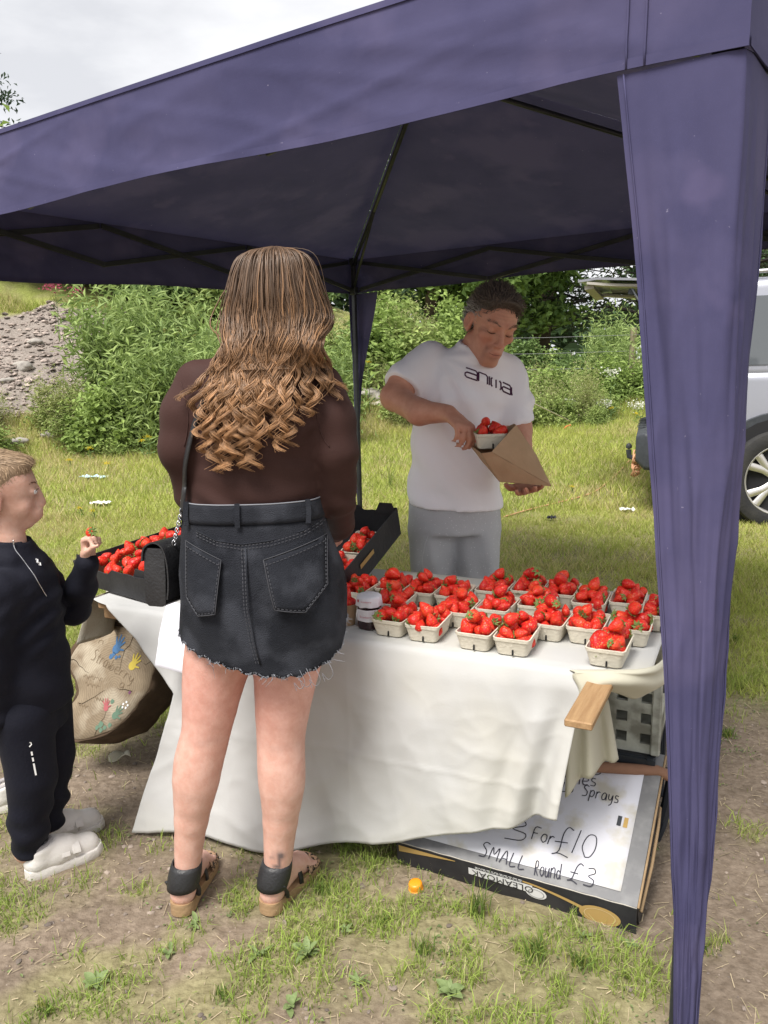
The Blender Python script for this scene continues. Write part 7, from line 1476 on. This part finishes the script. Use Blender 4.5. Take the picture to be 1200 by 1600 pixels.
def tub_mesh():
    g = G(); w0, l0, w1, l1 = .078/2, .114/2, PW/2, PL/2
    lip = lambda R_: [(x, y, z+.0022*math.sin((x+y)*75)) for x, y, z in R_]
    g.rings([rr_ring(w0-.004, l0-.004, 0), rr_ring(w0, l0, .003), rr_ring(w1-.003, l1-.003, PH*.78), rr_ring(w1-.001, l1-.001, PH*.80), lip(rr_ring(w1, l1, PH)), lip(rr_ring(w1-.003, l1-.003, PH+.0006)), rr_ring(w1-.006, l1-.006, PH*.78), rr_ring(w0-.003, l0-.003, .006)], True, True, True)
    me = bpy.data.meshes.new('tub'); me.from_pydata(g.v, [], g.f); me.polygons.foreach_set('use_smooth', [True]*len(me.polygons)); me.set_sharp_from_angle(angle=math.radians(35)); me.materials.append(m_pulp); return me
TUB = tub_mesh(); g = G().box((0, 0, 0), (.0042, .003, .016)); SLIT = bpy.data.meshes.new('slit'); SLIT.from_pydata(g.v, [], g.f); SLIT.materials.append(m_slit)
FLAP = bpy.data.meshes.new('slit_flap'); g = G().rbox((0, 0, 0), (.010, .002, .010), .0009); FLAP.from_pydata(g.v, [], g.f); FLAP.materials.append(m_pulp)
LAY = [(-.021, -.034, 0), (.021, -.034, 0), (-.021, .004, 0), (.021, .004, 0), (-.021, .042, 0), (.021, .042, 0), (-.020, -.046, 1), (.024, -.040, 1), (-.026, -.006, 1), (.022, .002, 1), (-.016, .042, 1), (.026, .046, 1)]
def punnet(p, rz, label, short, group='punnets of strawberries on the white cloth', nb=12, top=0, mtx=None, sc=1.0):
    t = thing('punnet', label, 'punnet', p, rz, group); t.scale = (sc,)*3
    o = bpy.data.objects.new('tub', TUB); COL.objects.link(o); o.parent = t
    s = bpy.data.objects.new('slit', SLIT); COL.objects.link(s); s.parent = t; s.location = (.004, -.0605, .012); s.rotation_euler = (-.2, 0, 0)
    if mtx is not None: t.matrix_world = mtx
    W = Matrix.Translation(Vector(p)) @ Matrix.Rotation(rz, 4, 'Z') @ Matrix.Scale(sc, 4) if mtx is None else mtx
    for k, (x, y, l) in enumerate(LAY[:nb]):
        z = .027 if l == 0 else .055; z += random.uniform(-.004, .006); q = W @ Vector((x+random.uniform(-.005, .005), y+random.uniform(-.006, .006), z))
        if l == 0: UNDER.append((q, 1.09*sc)); continue
        berry(q, 'ripe strawberry in the '+short, 'strawberries in the '+short, 1.0*sc, None, l == 1)
    for k in range(10): UNDER.append((W @ Vector((random.uniform(-.030, .030), random.uniform(-.054, .056), random.uniform(.045, .064))), .88*sc))
    for k in range(top): q = W @ Vector((random.uniform(-.012, .012), random.uniform(-.03, .03), .084+.004*k)); berry(q, 'ripe strawberry in the '+short, 'strawberries in the '+short, sc, None, True)
    return t
# each punnet: pixel of its front bottom edge, name
PN = [(612, 995, 'punnet touching the jam jar', 0), (656, 1002, 'front row punnet second from the jam jar', 0), (745, 1018, 'front row punnet with a big gap on its left', 0), (794, 1025, 'front row punnet left of the gap, heaped high', 1), (857, 1003, 'punnet behind the gap in the middle of the front row', 1), (907, 1009, 'punnet left behind the frontmost right one', 0), (947, 1042, 'frontmost right punnet with the biggest berry', 0),
      (716, 984, 'second row punnet at the centre', 0), (770, 978, 'second row punnet heaped behind the front pair', 1), (822, 968, 'second row punnet hidden by red heaps', 1), (985, 1008, 'second punnet from the right end', 1)]
def st_of(q): return q@EX, q@EY
rows = []
for px, py, sh, tp in PN: q = U(px, py, z=TZ+.006); s, t = st_of(q); rows.append([s, t+PL/2*.83, sh, tp])
extra = [(567, 950, 'punnet directly behind the jam jar', 0), (607, 967, 'punnet behind the jar-side front pair', 0), (637, 947, 'back row punnet nearest the tilted crate', 1), (668, 952, 'back row punnet in front of the man, left one', 1), (712, 956, 'wide looking back row punnet before the man', 1), (766, 947, 'back row punnet right of the man', 0), (805, 947, 'back row punnet with one pale tub side', 1), (858, 951, 'back row punnet under the high ridge of berries', 1), (905, 966, 'third row punnet on the right', 0), (951, 964, 'back row punnet at the right, half empty', 0), (1003, 988, 'last punnet at the right end of the table', 0)]
for px, py, sh, tp in extra: q = U(px, py, z=TZ+.006); s, t = st_of(q); rows.append([s, t+PL/2*.83, sh, tp])
# ease apart any that overlap
for it in range(200):
    for i in range(len(rows)):
        for j in range(i+1, len(rows)):
            ds = rows[j][0]-rows[i][0]; dt = rows[j][1]-rows[i][1]; ox = PW+.002-abs(ds); oy = PL+.002-abs(dt)
            if ox > 0 and oy > 0:
                if ox < oy: sh = math.copysign(ox/2, ds if ds else 1); rows[i][0] -= sh*.5; rows[j][0] += sh*.5
                else: sh = math.copysign(oy/2, dt if dt else 1); rows[i][1] -= sh*.5; rows[j][1] += sh*.5
for i, (s, t, sh, tp) in enumerate(rows): punnet(tuple(T(s, t, TZ+.0075)), TRZ+random.uniform(-.05, .05), 'pale card '+sh if not sh.startswith('wide') else sh, sh, nb=12, top=tp+1)
# loose stray leaf scraps are left out; jam jar
q = U(578, 980, z=TZ+.006); jar = thing('jam_jar', 'hexagonal jar of dark jam with white label and cover at the left of the punnets', 'jar', tuple(q), .35)
def hexr(r, z, b=.12): return [(r*math.cos(math.pi/3*k+s_*b), r*math.sin(math.pi/3*k+s_*b), z) for k in range(6) for s_ in (-1, 1)]
m_jam = M('jam_in_glass', (.030, .008, .012), .08, spec=.8); m_lab = M('jar_label', (.80, .79, .84), .6); m_pink = M('pink_print', (.55, .12, .18), .7)
g = G(); g.rings([hexr(.028, 0), hexr(.034, .003), hexr(.035, .030), hexr(.035, .060), hexr(.030, .066)], True, True, True); obj('jar_glass', g, m_jam, jar, True, True, 30)
g = G(); g.rings([hexr(.0356, .026), hexr(.0358, .028), hexr(.0358, .058), hexr(.0356, .060)], True, False, False); obj('label', g, m_lab, jar, True, True, 30)
g = G(); g.rings([hexr(.031, .064), hexr(.034, .0645), hexr(.034, .072), hexr(.031, .073)], True, True, True); obj('lid_rim', g, m_blk, jar, True, True, 30)
def coverring(r, z, wv): return [(r*(1+wv*math.sin(a*9))*math.cos(a), r*(1+wv*math.sin(a*9))*math.sin(a), z+wv*.02*math.cos(a*6)) for a in np.linspace(0, 2*math.pi, 37)[:-1]]
g = G(); g.rings([coverring(.0375, .068, .06), coverring(.037, .078, .03), coverring(.0355, .094, .01), coverring(.030, .098, 0), coverring(.006, .099, 0)], True, False, True); obj('paper_cover', g, m_lab, jar, True, True, 60)
jv = Matrix.Rotation(-.35, 4, 'Z') @ Vector((0, -1, 0)); vr = -math.atan2(-jv.x, -jv.y)
def onjar(txt, sz, zc, mat, nm, r=.0362, a0=-math.pi/2-.35-.25):
    g = text_mesh(txt, sz); g.v = [(r*math.cos(a0+x/r), r*math.sin(a0+x/r), zc+y) for x, y, z in g.v]; 
    k = lambda a: .0358*math.cos(.12)/max(math.cos(((a+math.pi/6) % (math.pi/3))-math.pi/6), .86)+.0006
    obj(nm, g, mat, jar, local=True)
onjar('Strawberry J', .0085, .038, m_pink, 'label_lettering', .0372); onjar('Strawberry', .007, .083, m_pink, 'cover_lettering', .0378)
g = G(); g.add([(.0376*math.cos(-2.9+.10*math.cos(t)), .0376*math.sin(-2.9+.10*math.cos(t)), .086+.0045*math.sin(t)) for t in np.linspace(0, 2*math.pi, 14)[:-1]], [tuple(range(13))]); obj('red_dot', g, M('red_print', (.55, .03, .05), .6), jar, local=True)
# kraft cup of berries left of the jar
q = U(541, 974, z=TZ+.006); cup = thing('paper_cup', 'brown paper cup of strawberries between the woman and the jam jar', 'cup', tuple(q)); m_kraft = M('kraft_paper', (.40, .27, .165), .8, (.35, .235, .14), sc=12, bump=.15, bsc=90)
obj('cup_body', G().lathe([(.026, 0), (.034, .062), (.0355, .064), (.033, .063), (.025, .003)], 28), m_kraft, cup, True, True, 40)
for dx, dy, dz in ((-.014, 0, .060), (.014, .008, .062), (0, -.014, .064), (.002, .006, .082)): berry(tuple(q+np.array([dx, dy, dz])), 'ripe strawberry in the brown paper cup beside the jam jar', 'strawberries in the paper cup')
# left tray, seen corner on
m_tray = M('black_card_tray', (.020, .020, .023), .6, (.032, .032, .035), sc=12, bump=.15, bsc=90, spec=.35); m_brown = M('brown_card_inside', (.17, .085, .055), .85)
def tray(name, label, Mx, w_, l_, h_, inner, hole=False):
    t = thing(name, label, 'tray', (0, 0, 0)); t.matrix_world = Mx; th = .004
    obj('base', G().box((w_/2, l_/2, .003), (w_-.002, l_-.002, .005)), inner, t, local=True)
    def wl(nm, f): obj(nm, f, m_tray, t, local=True)
    def scal(k, n=16): return [(i/n, h_-(.016 if .30 < i/n < .52 else 0)-.0015*math.sin(i*1.9)) for i in range(n+1)]
    def wall(p0, p1, nrm, notch=True):
        p0, p1 = np.array(p0), np.array(p1); out = []; g = G(); lo = []; hi = []
        for u, z in scal(0): p = p0+(p1-p0)*u; lo.append(p+np.array([0, 0, .0])); hi.append(p+np.array([0, 0, z if notch else h_])+np.array([*nrm, 0])*.003)
        nn = np.array([*nrm, 0]); g.rings([[p-nn*th for p in lo], [p for p in lo], [p for p in hi], [p-nn*th for p in hi]], False); g.f.append(tuple()) if False else None
        n = len(lo); v0 = 0
        for a in range(n-1): g.f.append((a, a+3*n, a+1+3*n, a+1))
        g.f.append((0, n, 2*n, 3*n)); g.f.append((n-1, 4*n-1, 3*n-1, 2*n-1)); return g
    wl('front_wall', wall((0, 0, 0), (w_, 0, 0), (0, -1))); wl('back_wall', wall((w_, l_, 0), (0, l_, 0), (0, 1))); wl('left_wall', wall((0, l_, 0), (0, 0, 0), (-1, 0), False)); wl('right_wall', wall((w_, 0, 0), (w_, l_, 0), (1, 0), False))
    for nm, a, b, nrm in (('inner_lining', (.006, .006), (w_-.006, .006), (0, 1)), ('inner_lining', (w_-.006, l_-.006), (.006, l_-.006), (0, -1)), ('inner_lining', (.006, l_-.006), (.006, .006), (1, 0)), ('inner_lining', (w_-.006, .006), (w_-.006, l_-.006), (-1, 0))):
        obj(nm, G().sheet(lambda u, v: (a[0]+(b[0]-a[0])*u, a[1]+(b[1]-a[1])*u, .006+(h_-.026)*v), 2, 1), inner, t, local=True)
    for cx, cy in ((0, 0), (w_, 0), (0, l_), (w_, l_)):
        sx = 1 if cx == 0 else -1; sy = 1 if cy == 0 else -1
        g = G(); zt = h_+.022; g.add([(cx+sx*.001, cy+sy*.007, h_-.02), (cx+sx*.085, cy+sy*.007, h_-.02), (cx+sx*.060, cy+sy*.007, zt), (cx+sx*.012, cy+sy*.007, zt), (cx+sx*.001, cy+sy*.010, h_-.02), (cx+sx*.085, cy+sy*.010, h_-.02), (cx+sx*.060, cy+sy*.010, zt), (cx+sx*.012, cy+sy*.010, zt)], [(0, 1, 2, 3), (7, 6, 5, 4), (3, 2, 6, 7), (0, 3, 7, 4), (1, 5, 6, 2)]); obj('corner_flap', g, m_tray, t, local=True)
    return t
L0 = U(122, 910, z=.672); Mx = Matrix.Translation(Vector(L0)) @ Matrix.Rotation(math.atan2(-.64, .768), 4, 'Z') @ Matrix.Rotation(math.radians(6), 4, 'X')
tray('berry_tray', 'black card tray of loose strawberries on the left end of the table', Mx, .43, .50, .082, m_brown)
n = 0
for iy in range(9):
    for ix in range(7):
        if ix > 4 and iy < 1: continue
        x = .040+.056*ix+(.02 if iy % 2 else 0)+random.uniform(-.007, .007); y = .045+.051*iy+random.uniform(-.007, .007)
        if x > .405: continue
        q = Mx @ Vector((x, y, .066+random.uniform(-.008, .016))); berry(q, 'ripe loose strawberry in the black tray beside the boy', 'loose strawberries in the left tray', 1.18, None, True); n += 1
for k in range(12): q = Mx @ Vector((random.uniform(.1, .36), random.uniform(.12, .42), .104)); berry(q, 'ripe loose strawberry in the black tray beside the boy', 'loose strawberries in the left tray', 1.1, None, True)
# right tray, tipped up beside the woman
N0 = np.array([-.118, 2.415, .672]); dy_ = nrmz([.150, .30, .115]); dx_ = nrmz(np.cross(dy_, [0, 0, 1.])); dz_ = np.cross(dx_, dy_); w2, l2 = .27, .42
o2 = N0-dx_*w2; M2 = Matrix(((dx_[0], dy_[0], dz_[0], o2[0]), (dx_[1], dy_[1], dz_[1], o2[1]), (dx_[2], dy_[2], dz_[2], o2[2]), (0, 0, 0, 1)))
tray('punnet_tray', 'black card crate of punnets tipped up beside the woman\'s right elbow', M2, w2, l2, .105, m_tray)
obj_t = G().sheet(lambda u, v: np.array(M2 @ Vector((w2+.0065, .10+.10*u, .055+.016*v))), 3, 2); tag(obj('side_sticker', obj_t, m_gold, None), 'narrow gold and white sticker on the tilted crate side', 'sticker'); 
for i, (x, y) in enumerate(((.20, .10), (.20, .255), (.085, .12))):
    punnet((0, 0, 0), 0, ['pale card punnet lowest in the tipped up black crate', 'pale card punnet higher up in the tipped crate', 'pale card punnet on the woman side of the tipped crate'][i], 'tipped up black crate', 'punnets in the tipped crate', 9, 1, M2 @ Matrix.Translation((x, y, .008)))
# what the man packs: a punnet in his hand and a paper bag
q = U(768, 702, y=2.46); punnet(tuple(q+np.array([0, .055, 0])), 0.0, 'pale card punnet the man holds at the mouth of the paper bag', 'punnet in the man\'s hand', None, 12, 1, None, 1.0)
pb = thing('paper_bag', 'brown paper bag held open by the man for a punnet', 'paper bag', tuple(U(780, 740, y=2.46)))
def B(px, py, y): return U(px, py, y=y)
def tri_sheet(name, a, b, c, d, bul=.0):
    a, b, c, d = map(np.array, (a, b, c, d)); nrm = nrmz(np.cross(b-a, d-a)); nrm = -nrm if nrm[1] > 0 else nrm
    obj(name, G().sheet(lambda u, v: (a*(1-u)+b*u)*(1-v)+(d*(1-u)+c*u)*v+nrm*(bul*math.sin(math.pi*u)*math.sin(math.pi*v)+.0025*fold((a*(1-u)+b*u)*(1-v)+(d*(1-u)+c*u)*v, 22)), 8, 8, .0012), m_kraft, pb, False)
kx = B(768, 706, 2.395)
tri_sheet('lower_panel', B(752, 708, 2.40), kx, B(861, 759, 2.46), B(780, 752, 2.43), .004)
tri_sheet('upper_panel', kx, B(806, 664, 2.45), B(838, 712, 2.475), B(861, 759, 2.46), .006)
tri_sheet('back_panel', B(733, 694, 2.56), B(803, 662, 2.60), B(861, 760, 2.475), B(781, 753, 2.50), -.004)
tri_sheet('side_panel', B(733, 694, 2.56), B(752, 708, 2.40), B(780, 752, 2.43), B(781, 753, 2.50), .003)
tri_sheet('end_panel', B(806, 664, 2.45), B(803, 662, 2.60), B(861, 760, 2.475), B(838, 712, 2.475), .003)
# the boy's strawberry
berry(tuple(U(141, 832, y=2.165)), 'half eaten bright strawberry held up in the boy\'s fingers', None, 1.0, (1.2, .4, .5))

# the lower layer in the punnets, mostly hidden under the heaps, joined into one
Vu = []; Fu = []; k_ = 0
for q, s in UNDER:
    me = random.choice(BERRY)[0]; n_ = len(me.vertices); c = np.zeros(n_*3, np.float32); me.vertices.foreach_get('co', c); c = c.reshape(-1, 3)*s*random.uniform(.9, 1.1); R3 = rotm(*RNG.uniform(0, 360, 3)); Vu.append(c@R3.T+np.array(q)); Fu += [tuple(i+k_ for i in p.vertices) for p in me.polygons]; k_ += n_
g = G(); g.v = [tuple(p) for p in np.concatenate(Vu)]; g.f = Fu; tag(obj('strawberries', g, BM[0], None, True), 'lower layer of strawberries filling the punnets', None, None, 'stuff')
